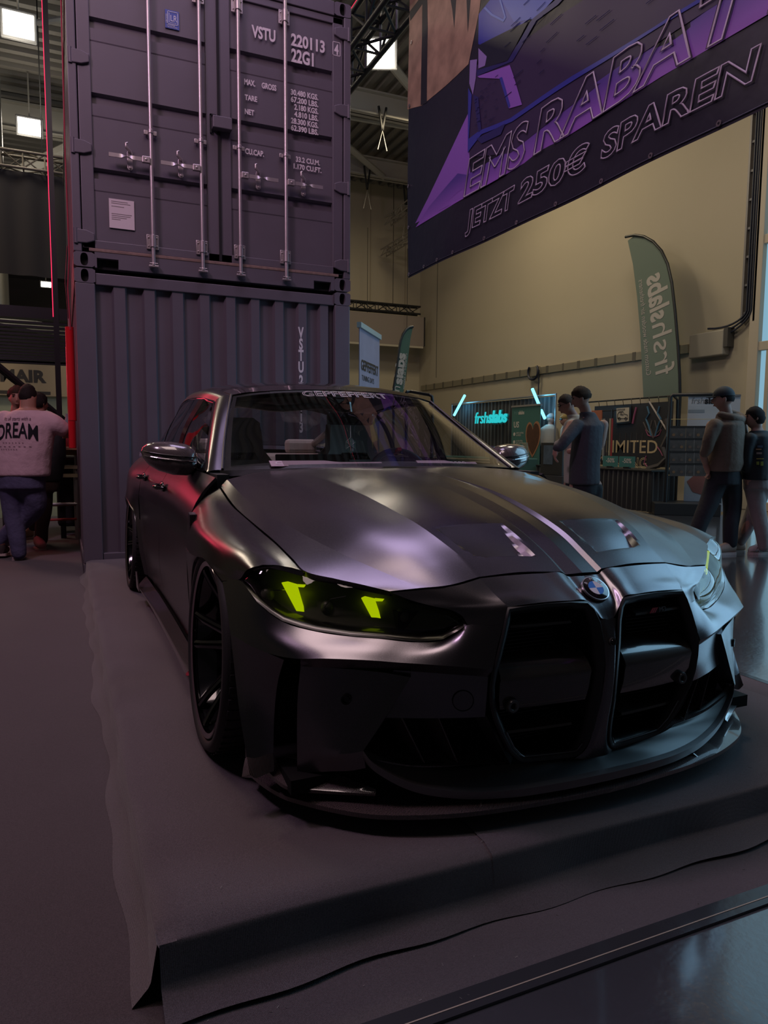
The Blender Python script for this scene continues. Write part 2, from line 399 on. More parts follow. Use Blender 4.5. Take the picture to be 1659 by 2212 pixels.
# ================================================================== the platform
rnd = random.Random(3)
def wob(x, y): return .0035*math.sin(3.1*x+1.7*y)*math.sin(2.3*y+.6)+.0025*math.sin(9.0*y+2.0*x)*math.sin(5.0*x)
def edge_amp(t): return .5+.5*math.sin(t)
def cover(x0, x1, left, lift):
    """one length of carpet over the deck: top, front skirt (and left skirt)"""
    g = G(); y0, y1 = 1.455, 6.60; nx = max(8, int((x1-x0)/.035)); ny = 150
    xs = np.linspace(x0, x1, nx+1); ys = np.linspace(y0, y1, ny+1)
    def top(x, y):
        z = HP+lift+wob(x, y)
        e = min(1, (y-y0)/.03); z -= .012*(1-e)**2
        if left: e2 = min(1, (x-x0)/.03); z -= .012*(1-e2)**2
        # shallow folds near the left edge
        if left: z += .004*math.exp(-((x-x0)/.12)**2)*math.sin(13*y+2*math.sin(4*y))
        return (x, y, z)
    g.grid([[top(x, y) for x in xs] for y in ys])
    def front(x, t):
        y = y0 - .004 - .018*t - .052*max(0, t-.72)/.28*(1+.25*math.sin(5*x)) - .007*math.sin(7*x+1)*t - .006*math.sin(19*x)*t*t
        z = (HP+lift-.012+wob(x, y0))*(1-t)+.008*t+.010*(t**6)*(.5+.5*math.sin(4.1*x))
        return (x, y, z)
    g.grid([[top(x, y0) for x in xs]]+[[front(x, t) for x in xs] for t in np.linspace(.04, 1, 14)])
    if left:
        def sidep(y, t):
            x = x0 - .003 - .012*t - .035*max(0, t-.7)/.3*(1+.3*math.sin(4*y)) - .006*math.sin(6*y)*t - .007*math.sin(13*y+1.5)*t
            return (x, y, (HP+lift-.012+wob(x0, y))*(1-t)+.008*t)
        g.grid([[top(x0, y) for y in ys]]+[[sidep(y, t) for y in ys] for t in np.linspace(.04, 1, 12)])
    return g
plat = thing('display_platform', 'low dark platform wrapped in ribbed grey carpet under the car', 'platform', (1.35, 4.0, 0))
off = (1.35, 4.0, 0)
a = cover(.146, .955, True, 0); a.build('carpet_cover', CARP2, plat, smooth=60, off=off, weld=1e-5)
b = cover(.945, 2.555, False, .003)
b.grid([[(2.555, y, HP+.003+wob(2.555, y)) for y in np.linspace(1.455, 6.6, 60)], [(2.57, y, .01) for y in np.linspace(1.455, 6.6, 60)]])
b.build('carpet_cover', CARP2, plat, smooth=60, off=off, weld=1e-5)
G().box((.165, 1.475, .01), (2.54, 6.58, HP-.02)).build('deck', CAVITY if 'dark_cavity' in MATS else mat('deck_board', (.02, .02, .02), .9), plat, off=off) if False else G().box((.165, 1.475, .01), (2.54, 6.58, HP-.022)).build('deck', mat('deck_board', (.02, .02, .02), .9), plat, off=off)
# bits of lint on the carpet: nobody could count them
g = G(); rr = random.Random(11)
for i in range(70):
    x = rr.uniform(.2, 2.4); y = rr.uniform(1.2, 1.44) if rr.random() < .5 else rr.uniform(1.47, 1.62); z = HP+.004+wob(x, y) if y > 1.46 else .0075
    a = rr.uniform(0, 3.14); L = rr.uniform(.003, .010)
    g.tube([(x, y, z), (x+L*math.cos(a), y+L*math.sin(a), z)], .0005, 3)
tag(g.build('carpet_lint', mat('lint', (.30, .27, .24), .9)), 'pale bits of lint scattered over the dark carpet', 'lint', kind='stuff')
# ================================================================== the containers
CX, CYF = .1224, 6.606            # left edge and front plane
CPAINT = mat('container_paint', (.105, .090, .110), .48, .05, .45, noise=(4, .10), bump=(6, .10, .004))
CDARK = mat('container_gap', (.006, .006, .007), .9)
GALV = mat('galvanised_bar', (.50, .44, .44), .38, .75, noise=(30, .12)); RUST = mat('worn_paint', (.19, .12, .10), .8, noise=(25, .5))
LETT = mat('stencil_white', (.60, .53, .55), .7)
CW, CH = 2.438, 2.591
def casting(par, x, y0, z, hole=(.052, .030)):
    """corner fitting with its oval hole, front face at y0; x,z lower left corner"""
    w, h, dp = .162, .118, .178
    cx, cz = x+w/2, z+h/2; n = 24
    o = []; i = []
    for k in range(n):
        a = 2*math.pi*k/n; c, s = math.cos(a), math.sin(a)
        m = max(abs(c)/(w/2), abs(s)/(h/2)); o.append((cx+c/m, cz+s/m))
        i.append((cx+math.copysign(abs(c)**.8, c)*hole[1], cz+math.copysign(abs(s)**.8, s)*hole[0]))
    g = G(); L = [[(p[0], y0, p[1]) for p in o+[o[0]]], [(p[0], y0-.002, p[1]) for p in o+[o[0]]], [(p[0], y0-.002, p[1]) for p in i+[i[0]]], [(p[0], y0+.05, p[1]) for p in i+[i[0]]]]
    g.grid([[(p[0], y0+dp, p[1]) for p in o+[o[0]]]]+L)
    q = g.build('corner_casting', CPAINT, par, smooth=35, bevel=.0)
    G().box((x+.02, y0+.045, z+.015), (x+w-.02, y0+.06, z+h-.015)).build('casting_hole', CDARK, q)
    return q
def shell(par):
    """side walls, roof and floor of a container behind its front frame, corrugated sides"""
    g = G(); L = 6.058
    for x, sg in ((0.012, 1), (CW-.012, -1)):
        row = []; y = .16; n = int((L-.32)/.28)
        for k in range(n):
            b = .16+k*.28
            row += [(x, b), (x+sg*0, b+.07), (x+sg*.036, b+.14-.03), (x+sg*.036, b+.21-.0), (x, b+.28-.03)]
        g.grid([[(p[0], p[1], .13) for p in row], [(p[0], p[1], CH-.10) for p in row]])
        s2 = .06*sg
        g.box((min(x-.012*sg, x+s2), 0.1, 0.0), (max(x-.012*sg, x+s2), L-.1, .14)); g.box((min(x-.012*sg, x+s2), .1, CH-.11), (max(x-.012*sg, x+s2), L-.1, CH))
    g.box((.05, .1, CH-.06), (CW-.05, L-.1, CH-.03)); g.box((.05, .1, .10), (CW-.05, L-.1, .14)); g.box((.05, L-.06, .1), (CW-.05, L-.02, CH-.05))
    return g.build('shell', CPAINT, par)
# ---- lower container: corrugated end wall
lo = thing('shipping_container', 'dark violet-grey shipping container standing on the floor, corrugated end towards the car', 'container', (CX, CYF, 0))
shell(lo)
for x in (0, CW-.162):
    casting(lo, x, 0, CH-.118); casting(lo, x, 0, 0.0)
    G().box((x+.004, .0, .118), (x+.158, .12, CH-.118)).build('corner_post', CPAINT, lo, bevel=.008)
G().box((.162, .008, CH-.125), (CW-.162, .10, CH-.030)).build('top_rail', CPAINT, lo, bevel=.006)
G().box((.162, .010, 0), (CW-.162, .10, .20)).build('bottom_rail', CPAINT, lo, bevel=.006)
# corrugation: flat-topped ribs as measured
ribs = [(.162, .291), (.413, .536), (.654, .770), (.892, 1.007), (1.120, 1.238), (1.350, 1.464), (1.571, 1.687), (1.797, 1.913), (2.021, 2.126), (2.237, 2.276)]
# recessed bays lie between the ribs listed here as (start, end) of each recess
g = G(); prof = [(.155, .052)]
for i, (a, b) in enumerate(ribs):
    prof += [(max(a, .16), .058), (b-.004, .058)]
    nx = ribs[i+1][0] if i+1 < len(ribs) else CW-.155
    if i+1 < len(ribs): prof += [(b+.014, .020), (nx-.018, .020)]
g.grid([[(x, y, .19) for x, y in prof], [(x, y, CH-.115) for x, y in prof]])
g.build('end_wall', CPAINT, lo)
for ch, z in (('V', 2.145), ('S', 2.040), ('T', 1.935), ('U', 1.826), ('2', 1.700), ('2', 1.610), ('0', 1.530), ('1', 1.445), ('1', 1.357), ('3', 1.262)):
    text('stencil_letter', ch, frame((1.948, .0185, z), (1, 0, 0), (0, 0, 1)), .138, LETT, lo, align='CENTER', xs=.56, bold=.005)
# ---- upper container: door end
up = thing('shipping_container', 'dark violet-grey shipping container stacked on top, with door bars and white stencilled numbers', 'container', (CX, CYF, CH+.012))
Z0 = CH+.012
shell(up)
for x in (0, CW-.162):
    casting(up, x, 0, CH-.118); casting(up, x, 0, 0.0)
    G().box((x if x == 0 else x+.095, .0, .118), (x+.067 if x == 0 else CW, .12, CH-.118)).build('corner_post', CPAINT, up, bevel=.008)
G().box((.162, .0, CH-.125), (CW-.162, .12, CH)).build('header', CPAINT, up, bevel=.006)
# sill with two fork pockets cut out
g = G()
for x0, x1 in ((.162, .178), (.348, 2.071), (2.241, CW-.162)): g.box((x0, 0, 0), (x1, .10, .13))
g.box((.178, 0, .08), (.348, .10, .13)); g.box((2.071, 0, .075), (2.241, .10, .13))
g.build('sill', CPAINT, up)
for px_ in (.17, 2.06): G().box((px_, .06, .002), (px_+.19, .09, .09)).build('fork_pocket', CDARK, up)
G().box((.12, -.004, .128), (CW-.12, .02, .155)).build('sill_strip', RUST, up, bevel=.005)
# two door leaves with three recessed bands each
def leaf(x0, x1):
    t0, t1 = .155, CH-.13
    o = G().box((x0, .012, t0), (x0+.10, .06, t1)).box((x1-.10, .012, t0), (x1, .06, t1)).box((x0, .012, t0), (x1, .06, t0+.07)).box((x0, .012, t1-.06), (x1, .06, t1)).build('door_leaf', CPAINT, up, bevel=.006)
    prof = []
    bands = [(3.326-Z0, 3.403-Z0), (3.917-Z0, 3.996-Z0), (4.503-Z0, 4.582-Z0)]
    prof = [(t0+.06, .030)]
    for a, b in bands: prof += [(a-.065, .030), (a, .018), (a+.001, .060), (b, .060), (b+.002, .030)] if False else [(a-.10, .030), (a-.09, .026), (a, .024), (a+.006, .066), (b-.004, .066), (b+.012, .030)]
    prof += [(t1-.05, .030)]
    q = G(); q.grid([[(x0+.09, y, z) for z, y in prof], [(x1-.09, y, z) for z, y in prof]]); q.build('door_panel', CPAINT, o)
    return o
L1 = leaf(.075, 1.200); L2 = leaf(1.212, CW-.075)
G().box((1.196, -.002, .16), (1.216, .03, CH-.14)).build('door_seal', CDARK, up)
# hinges
for x, sg in ((.030, 1), (CW-.030, -1)):
    for z in (2.845-Z0, 3.555-Z0, 4.25-Z0, 4.93-Z0):
        poly = [(0, -.055), (.075, -.052), (.135, -.030), (.135, .030), (.075, .052), (0, .055)]
        poly = [(x+sg*p[0], z+p[1]) for p in poly]
        if sg < 0: poly = poly[::-1]
        G().prism([(p[0], p[1]) for p in poly], .022, frame((0, .012, 0), (1, 0, 0), (0, 0, 1))).build('hinge', CPAINT, L1 if sg > 0 else L2, bevel=.006)
        c = (x-sg*.006, -.005, z)
        G().cyl((x-sg*.008, 0, z-.06), (x-sg*.008, 0, z+.06), .016, 10).build('hinge_pin', CPAINT, L1 if sg > 0 else L2, smooth=40)
# locking bars
def lockbar(x, hx0, hx1, leafo):
    sg = 1 if hx1 > hx0 else -1
    b = G().cyl((x, -.030, .06), (x, -.030, CH-.06), .0165, 14).build('locking_bar', GALV, up, smooth=50)
    for z0, z1 in ((2.80-Z0, 2.92-Z0), (4.88-Z0, 5.0-Z0)):
        g = G().box((x-.050, -.004, z0), (x-.018, .014, z1)).box((x+.018, -.004, z0), (x+.050, .014, z1)).tube([(x, -.030, z0+.01), (x, -.030, z1-.01)], .024, 14)
        for dx in (-.034, .034):
            for zz in (z0+.025, z1-.025): g.sphere((x+dx, -.006, zz), .007, 8, 6)
        g.build('bar_guide', GALV, b, smooth=40, bevel=.003)
    zc = 3.752-Z0
    g = G().tube([(x, -.030, zc-.016), (x, -.030, zc+.016)], .022, 14).box((x-.052, -.010, zc-.020), (x-.020, .012, zc+.016)).box((x+.020, -.010, zc-.020), (x+.052, .012, zc+.016)); g.build('bar_bracket', GALV, b, smooth=40, bevel=.003)
    # cam at the foot
    g = G().tube([(x, -.030, .055), (x, -.030, .075)], .024, 12).box((x-.040, -.050, .040), (x+.040, -.012, .056)).box((x-.034, -.052, .066), (x+.034, -.020, .074)); g.build('cam', GALV, b, bevel=.003)
    # handle, twisted flat bar on a hub plate
    zh = 3.512-Z0
    g = G().box((min(x+sg*.012, x+sg*.075), -.062, zh-.026), (max(x+sg*.012, x+sg*.075), -.030, zh+.026)); g.cyl((x+sg*.045, -.068, zh), (x+sg*.045, -.028, zh), .010, 10)
    q = g.build('handle_hub', GALV, b, bevel=.004)
    rows = []
    for t in np.linspace(0, 1, 15):
        xx = x+sg*(.07+t*(abs(hx1-hx0)-.0-.07)); k = max(0, min(1, (t-.30)/.35)); a = math.pi/2*(1-abs(2*k-1)) if 0 < k < 1 else 0
        h = .016; th = .005
        rows.append([(xx, -.046+(u*h*math.sin(a))+(v*th*math.cos(a)), zh+u*h*math.cos(a)-v*th*math.sin(a)) for u, v in ((-1, -1), (1, -1), (1, 1), (-1, 1), (-1, -1))])
    g = G(); g.grid(rows); g.build('handle', GALV, b, smooth=40)
    # catch plate with its latch
    xm = x+sg*abs(hx1-hx0)*.50
    pl = [(-.022, -.075), (-.012, -.088), (.012, -.088), (.022, -.075), (.022, .045), (.010, .075), (-.012, .085), (-.022, .05)]
    g = G().prism([(xm+p[0], zh+p[1]) for p in pl], .010, frame((0, .004, 0), (1, 0, 0), (0, 0, 1))); g.cyl((xm, -.020, zh+.055), (xm, .01, zh+.055), .012, 10).cyl((xm, -.018, zh-.07), (xm, .0, zh-.07), .009, 10)
    q = g.build('handle_catch', GALV, leafo, bevel=.002)
    G().tube([(xm+.004, -.022, zh+.055), (xm-.030, -.040, zh+.080), (xm-.034, -.040, zh+.110), (xm-.018, -.034, zh+.120)], [.012, .014, .010, .006], 8).build('latch', GALV, q, smooth=50)
lockbar(.628, .613, .277, L1); lockbar(1.043, 1.028, .689, L1); lockbar(1.376, 1.392, 1.738, L2); lockbar(1.798, 1.812, 2.159, L2)
# lock box over the joint
g = G().box((1.140, -.075, 3.866-Z0), (1.306, .012, 3.966-Z0)); lb = g.build('lock_box', CPAINT, up, bevel=.006)
G().box((1.128, -.01, 3.84-Z0), (1.140, .016, 3.995-Z0)).box((1.128, -.01, 3.985-Z0), (1.18, .016, 3.998-Z0)).build('lock_bracket', CDARK, lb)
# plates
g = G().box((.286, .019, 2.945-Z0), (.486, .027, 3.182-Z0)); pl = g.build('data_plate', mat('data_plate_white', (.56, .48, .50), .6), up)
for i, (z, w) in enumerate(((3.16, .13), (3.145, .15), (3.12, .10), (3.06, .16), (3.045, .15), (3.03, .12), (3.015, .07))):
    G().box((.305, .0175, z-Z0), (.305+w, .0192, z+.004-Z0)).build('printed_line', mat('plate_print', (.22, .18, .18), .8), pl)
g = G().box((.772, .019, 4.635-Z0), (.886, .027, 4.782-Z0)); sg_ = g.build('inspection_sign', mat('sign_blue', (.045, .075, .30), .5), up)
WL = mat('sign_white', (.55, .55, .62), .6)
for (a, b, c_, d) in ((.790, 4.668, .877, 4.672), (.790, 4.768, .877, 4.772), (.790, 4.668, .794, 4.772), (.873, 4.668, .877, 4.772), (.803, 4.681, .864, 4.684), (.803, 4.681, .806, 4.76)):
    G().box((a, .0165, b-Z0), (c_, .0192, d-Z0)).build('sign_line', WL, sg_)
text('sign_letters', 'LR', frame((.812, .0168, 4.694-Z0), (1, 0, 0), (0, 0, 1)), .072, WL, sg_, xs=.72)
text('sign_letters', 'CERTIFIED', frame((.787, .0168, 4.672-Z0), (0, 0, 1), (-1, 0, 0)), .016, WL, sg_, xs=1.0)
text('sign_letters', 'CONTAINER\nCERTIFICATION', frame((.785, .0168, 4.655-Z0), (1, 0, 0), (0, 0, 1)), .013, WL, sg_, xs=.9)
def st(body, x, z, h, xs=.58, w=None):
    o = text('stencil_text', body, frame((x, .012 if z > 4.59 or z < 4.5 else .012, z-Z0), (1, 0, 0), (0, 0, 1)), h*1.38, LETT, up, xs=xs, bold=h*.045)
    if w:
        X = [v.co.x for v in o.data.vertices]; k = w/(max(X)-min(X)); 
        for v in o.data.vertices: v.co.x = (v.co.x-min(X))*k
    return o
st('VSTU', 1.506, 4.722, .100, w=.215); st('220113', 1.864, 4.730, .102, w=.322); st('22G1', 1.866, 4.592, .112, w=.212)
st('4', 2.278, 4.742, .088, w=.042)
g = G()
for a, b, c_, d in ((2.262, 4.728, 2.338, 4.733), (2.262, 4.845, 2.338, 4.850), (2.262, 4.728, 2.267, 4.850), (2.333, 4.728, 2.338, 4.850)): g.box((a, .011, b-Z0), (c_, .013, d-Z0))
g.build('check_digit_box', LETT, up)
st('MAX.', 1.436, 4.308, .048, w=.098); st('GROSS', 1.592, 4.308, .048, w=.134); st('TARE', 1.438, 4.180, .045, w=.112); st('NET', 1.437, 4.060, .045, w=.085)
for i, (a, x) in enumerate((('30.480 KGS.', 1.860), ('67.200 LBS.', 1.860), ('2.180 KGS.', 1.892), ('4.810 LBS.', 1.892), ('28.300 KGS.', 1.860), ('62.390 LBS.', 1.860))):
    st(a, x, 4.304-.0617*i, .048, w=2.122-x)
st('CU.CAP.', 1.436, 3.722, .047, w=.172); st('33.2 CU.M.', 1.905, 3.728, .045, w=.232); st('1.170 CU.FT.', 1.884, 3.664, .045, w=.268)
# ================================================================== the car
CY0 = 3.8
PAINT = mat('satin_black_paint', (.15, .145, .155), .28, 1.0, .5)
def _paint():   # fine metallic flake so the satin film is not perfectly even
    nt = PAINT.node_tree; b = nt.nodes['Principled BSDF']
    tc = nt.nodes.new('ShaderNodeTexCoord'); n = nt.nodes.new('ShaderNodeTexNoise'); n.inputs['Scale'].default_value = 900
    mr = nt.nodes.new('ShaderNodeMapRange'); mr.inputs['To Min'].default_value = .22; mr.inputs['To Max'].default_value = .30
    nt.links.new(tc.outputs['Object'], n.inputs['Vector']); nt.links.new(n.outputs['Fac'], mr.inputs['Value']); nt.links.new(mr.outputs[0], b.inputs['Roughness'])
_paint()
CARBON = stripes_mat('carbon_twill', (.010, .009, .010), (.13, .10, .10), 110, (0, 0, math.radians(38)), .22, coat=1.0, soft=.35)
GLOSSB = mat('gloss_black_trim', (.006, .006, .007), .10, 0, .5, coat=.6)
SATINB = mat('satin_black_trim', (.010, .010, .011), .38)
CAVITY = mat('dark_cavity', (.004, .004, .004), .8, 0, .2)
RUBBER = mat('tyre_rubber', (.018, .017, .018), .62, 0, .4, bump=(220, .25, .002))
RIMB = mat('gloss_black_rim', (.008, .008, .009), .12, .3, .6, coat=.8)
CHROME = mat('polished_steel', (.55, .54, .55), .18, 1.0)
WSG = glass_mat('windscreen_glass', (.86, .88, .86), 1.0, 1.95)
TINTG = glass_mat('tinted_side_glass', (.30, .30, .31), 1.0, 1.5)
RIM_LIP = mat('polished_rim_lip', (.35, .27, .30), .15, 1.0)

car = thing('car', 'low satin black sports saloon with tall grilles and yellow-green running lights', 'car', (XM, CY0, HP))
def cp(p, s): return (s*p[0], p[1]-CY0, p[2])
def byidx(curves, nper):
    out = []
    for c in curves:
        P = np.array(c, float); out.append(_cru(P, nper*(len(P)-1)+1))
    return out
def loft_i(curves, nper, nv, sharp=()):
    """curves with equal control counts, sampled by control index"""
    R = np.array(byidx(curves, nper)); nu = R.shape[1]
    cuts = [0]+sorted(sharp)+[len(R)-1]; rows = []
    for a, b in zip(cuts[:-1], cuts[1:]):
        n = nv*(b-a)+1
        blk = np.stack([cr_u(R[a:b+1, j], n) for j in range(nu)], 1)
        rows += list(blk if not rows else blk[1:])
    return np.array(rows)
def gnorm(R):
    a = np.gradient(R, axis=0); b = np.gradient(R, axis=1); n = np.cross(a, b)
    return n/(np.linalg.norm(n, axis=2, keepdims=True)+1e-12)
def panel_g(g, R, s, flange=.018, out=(0, -1, .6)):
    """adds grid R (d,Y,z) to g for side s, with an inward flange along its border"""
    R = np.asarray(R); N = gnorm(R); o = np.array(out); o = o/np.linalg.norm(o)
    if (N@o).mean() < 0: N = -N
    a, b = R.shape[:2]
    P = [[cp(R[i, j], s) for j in range(b)] for i in range(a)]
    g.grid(P)
    if flange:
        Q = R - N*flange
        for idx in ([(0, j) for j in range(b)], [(a-1, j) for j in range(b)], [(i, 0) for i in range(a)], [(i, b-1) for i in range(a)]):
            g.grid([[cp(R[i], s) for i in idx], [cp(Q[i], s) for i in idx]])
    return g
def panel(name, R, s, m, parent=None, flange=.018, out=(0, -1, .6), smooth=50):
    g = G()
    for RR in (R if isinstance(R, list) else [R]): panel_g(g, RR, s, flange, out)
    return g.build(name, m, parent or car, smooth=smooth, weld=1e-5)

# ---------------------------------------------------------------- bonnet
Yin = [1.646, 1.72, 1.808, 1.928, 2.068, 2.236, 2.5, 2.75, 2.985]
Zin = [.651, .690, .731, .772, .806, .838, .869, .889, .905]
C0 = [(0, y-.004, z-.009) for y, z in zip(Yin, Zin)]
C1b = [(.056, y-.002, z-.009) for y, z in zip(Yin, Zin)]
C1 = [(d, y, z) for d, y, z in zip([.071, .071, .075, .076, .081, .083, .085, .087, .088], Yin, Zin)]
C1f = [(a[0]-.015*f, a[1], a[2]-.009*f) for a, f in zip(C1, [1, 1, 1, 1, .95, .7, .25, .05, 0])]
C0 = [(0, a[1]-.003, a[2]+.002) for a in C1f]
C2 = [(.333, 1.664, .651), (.344, 1.745, .695), (.365, 1.82, .730), (.388, 1.945, .772), (.407, 2.057, .799), (.430, 2.233, .834), (.444, 2.469, .862), (.455, 2.72, .882), (.465, 2.995, .899)]
Cm = [((a[0]+b[0])/2, (a[1]+b[1])/2+.002, (a[2]+b[2])/2+.006) for a, b in zip(C1, C2)]
Cq = [(.43, 1.668, .634), (.455, 1.755, .675), (.485, 1.845, .712), (.515, 1.955, .745), (.54, 2.08, .774), (.57, 2.25, .806), (.60, 2.48, .836), (.615, 2.71, .862), (.625, 2.95, .888)]
C2b = [(.50, 1.695, .627), (.545, 1.775, .650), (.59, 1.855, .672), (.63, 1.94, .693), (.665, 2.05, .715), (.70, 2.20, .742), (.728, 2.42, .775), (.745, 2.66, .808), (.758, 2.91, .862)]
C3 = [(.574, 1.722, .619), (.632, 1.771, .632), (.690, 1.823, .643), (.756, 1.886, .658), (.768, 1.96, .681), (.777, 2.10, .710), (.785, 2.344, .742), (.790, 2.60, .775), (.786, 2.90, .835)]
def hood_grid():
    R = loft_i([C0, C1f, C1, Cm, C2, Cq, C2b, C3], 20, 14, sharp=(1, 2, 4, 6))
    # vent pocket: ramps down towards the front, open to the rear
    A = np.array([.110, 1.714]); B = np.array([.298, 1.730]); Cc = np.array([.351, 1.925]); D = np.array([.109, 1.880])
    d = R[..., 0]; y = R[..., 1]
    t = np.clip((y-1.722)/(1.90-1.722), 0, 1)
    lo = .110+0*t; hi = .298+(.351-.298)*t
    front = 1.714+(d-.110)/(.188)*.016
    front = front + .010*np.clip((d-.24)/.058, 0, 1)**2*1.2
    def ss(x, a, b): u = np.clip((x-a)/(b-a), 0, 1); return u*u*(3-2*u)
    w = ss(d, lo, lo+.030*(1-t)+.004)*(1-ss(d, hi-.006, hi))*ss(y, front, front+.006)
    depth = .026*(1-t)**0.8
    R[..., 2] -= w*depth; R[..., 1] += w*depth*.3
    return R
hg = hood_grid()
g = G(); panel_g(g, hg, -1, .02, (0, 0, 1)); panel_g(g, hg, 1, .02, (0, 0, 1))
hood = lab(g.build('bonnet', PAINT, car, smooth=8, weld=2e-5), 'satin black bonnet with two sunken vents')
# dark engine bay filling what the shut lines show
g = G().box((-.72, 1.95-CY0, .20), (.72, 2.95-CY0, .60)).box((-.55, 1.72-CY0, .15), (.55, 1.95-CY0, .56))
g.build('engine_bay', CAVITY, car)

# ---------------------------------------------------------------- front wings
def wing(s):
    F0 = [(.760, 1.890, .656), (.7725, 1.962, .678), (.7815, 2.10, .707), (.7875, 2.23, .725), (.7895, 2.344, .739), (.7935, 2.48, .757), (.7945, 2.66, .779), (.792, 2.90, .830)]
    F1 = [(.83, 1.930, .673), (.845, 1.99, .688), (.860, 2.08, .704), (.870, 2.20, .716), (.875, 2.36, .728), (.872, 2.55, .742), (.862, 2.75, .763), (.848, 2.925, .79)]
    F2 = [(.893, 1.971, .660), (.902, 2.03, .668), (.914, 2.11, .678), (.924, 2.22, .686), (.930, 2.37, .692), (.930, 2.55, .696), (.920, 2.75, .702), (.905, 2.925, .715)]
    F3 = [(.908, 2.024, .622), (.921, 2.07, .632), (.934, 2.13, .641), (.942, 2.23, .646), (.946, 2.37, .646), (.944, 2.55, .636), (.934, 2.75, .62), (.922, 2.925, .605)]
    F4 = [(.940, 2.112, .604), (.943, 2.14, .610), (.946, 2.19, .618), (.949, 2.26, .626), (.950, 2.37, .633), (.949, 2.50, .619), (.938, 2.74, .598), (.922, 2.925, .585)]
    up = loft_i([F0, F1, F2, F3, F4], 8, 6)
    A = [(.948, 2.50, .619), (.947, 2.59, .578), (.942, 2.665, .50), (.936, 2.715, .40), (.930, 2.738, .28), (.922, 2.745, .165)]
    B = [(.938, 2.74, .600), (.930, 2.80, .55), (.925, 2.83, .48), (.922, 2.84, .40), (.916, 2.845, .28), (.905, 2.85, .165)]
    Cc = [(.924, 2.925, .590), (.920, 2.925, .54), (.917, 2.925, .48), (.914, 2.925, .40), (.908, 2.925, .28), (.893, 2.925, .165)]
    low = loft_i([A, B, Cc], 6, 5)
    g = G(); panel_g(g, up, s, .014, (.5, 0, 1)); panel_g(g, low, s, .014, (1, 0, 0))
    # rolled arch lip
    arch = [(.941, 2.112, .603), (.949, 2.25, .624), (.950, 2.36, .633), (.950, 2.50, .618), (.949, 2.59, .577), (.944, 2.667, .50), (.938, 2.717, .40), (.932, 2.74, .28), (.924, 2.747, .165)]
    a2 = [(d-.05, y, z-.004) for d, y, z in arch]
    panel_g(g, loft_i([arch, a2], 6, 2), s, 0)
    o = g.build('front_wing', PAINT, car, smooth=50, weld=1e-4)
    # side gill behind the wheel
    gl = G(); M = Matrix.Identity(4)
    poly = [(2.80, .735), (2.835, .742), (2.845, .70), (2.82, .60), (2.80, .535), (2.785, .53), (2.79, .60), (2.805, .69)]
    def sidepoly(poly, d0, d1):
        k = len(poly); vs = [(s*d0, y-CY0, z) for y, z in poly]+[(s*d1, y-CY0, z) for y, z in poly]
        gl.add(vs, [tuple(range(k)), tuple(range(2*k-1, k-1, -1))]+[(i, (i+1) % k, k+(i+1) % k, k+i) for i in range(k)])
    sidepoly(poly, .90, .924)
    v = gl.build('side_gill', CARBON, o)
    G().box((s*.910, 2.775-CY0, .565), (s*.928, 2.845-CY0, .583)).build('gill_bar', GLOSSB, o, bevel=.004)
    return o
wing(-1); wing(1)

# ---------------------------------------------------------------- front bumper
def Yk(d, z):
    f = np.interp(z, [.08, .134, .20, .30, .43, .48, .55, .586, .62], [1.575, 1.565, 1.545, 1.524, 1.513, 1.515, 1.528, 1.541, 1.57])
    return float(f + .235*d*d)
KID = [(.064, .586), (.12, .5915), (.19, .593), (.255, .5905), (.306, .586), (.319, .56), (.333, .52), (.350, .47), (.362, .43), (.366, .385), (.363, .34), (.350, .295), (.322, .24), (.290, .187), (.262, .158), (.240, .145), (.17, .141), (.10, .137), (.068, .136), (.050, .146), (.035, .172), (.025, .22), (.020, .30), (.018, .40), (.021, .47), (.030, .53), (.044, .566)]
def kin(off):
    """kidney outline moved inwards by off"""
    n = len(KID); out = []
    for i in range(n):
        a = np.array(KID[i-1]); b = np.array(KID[i]); c2 = np.array(KID[(i+1) % n])
        t = (c2-a); t = t/np.linalg.norm(t); nn = np.array([t[1], -t[0]])
        out.append(tuple(b+nn*off))
    return out
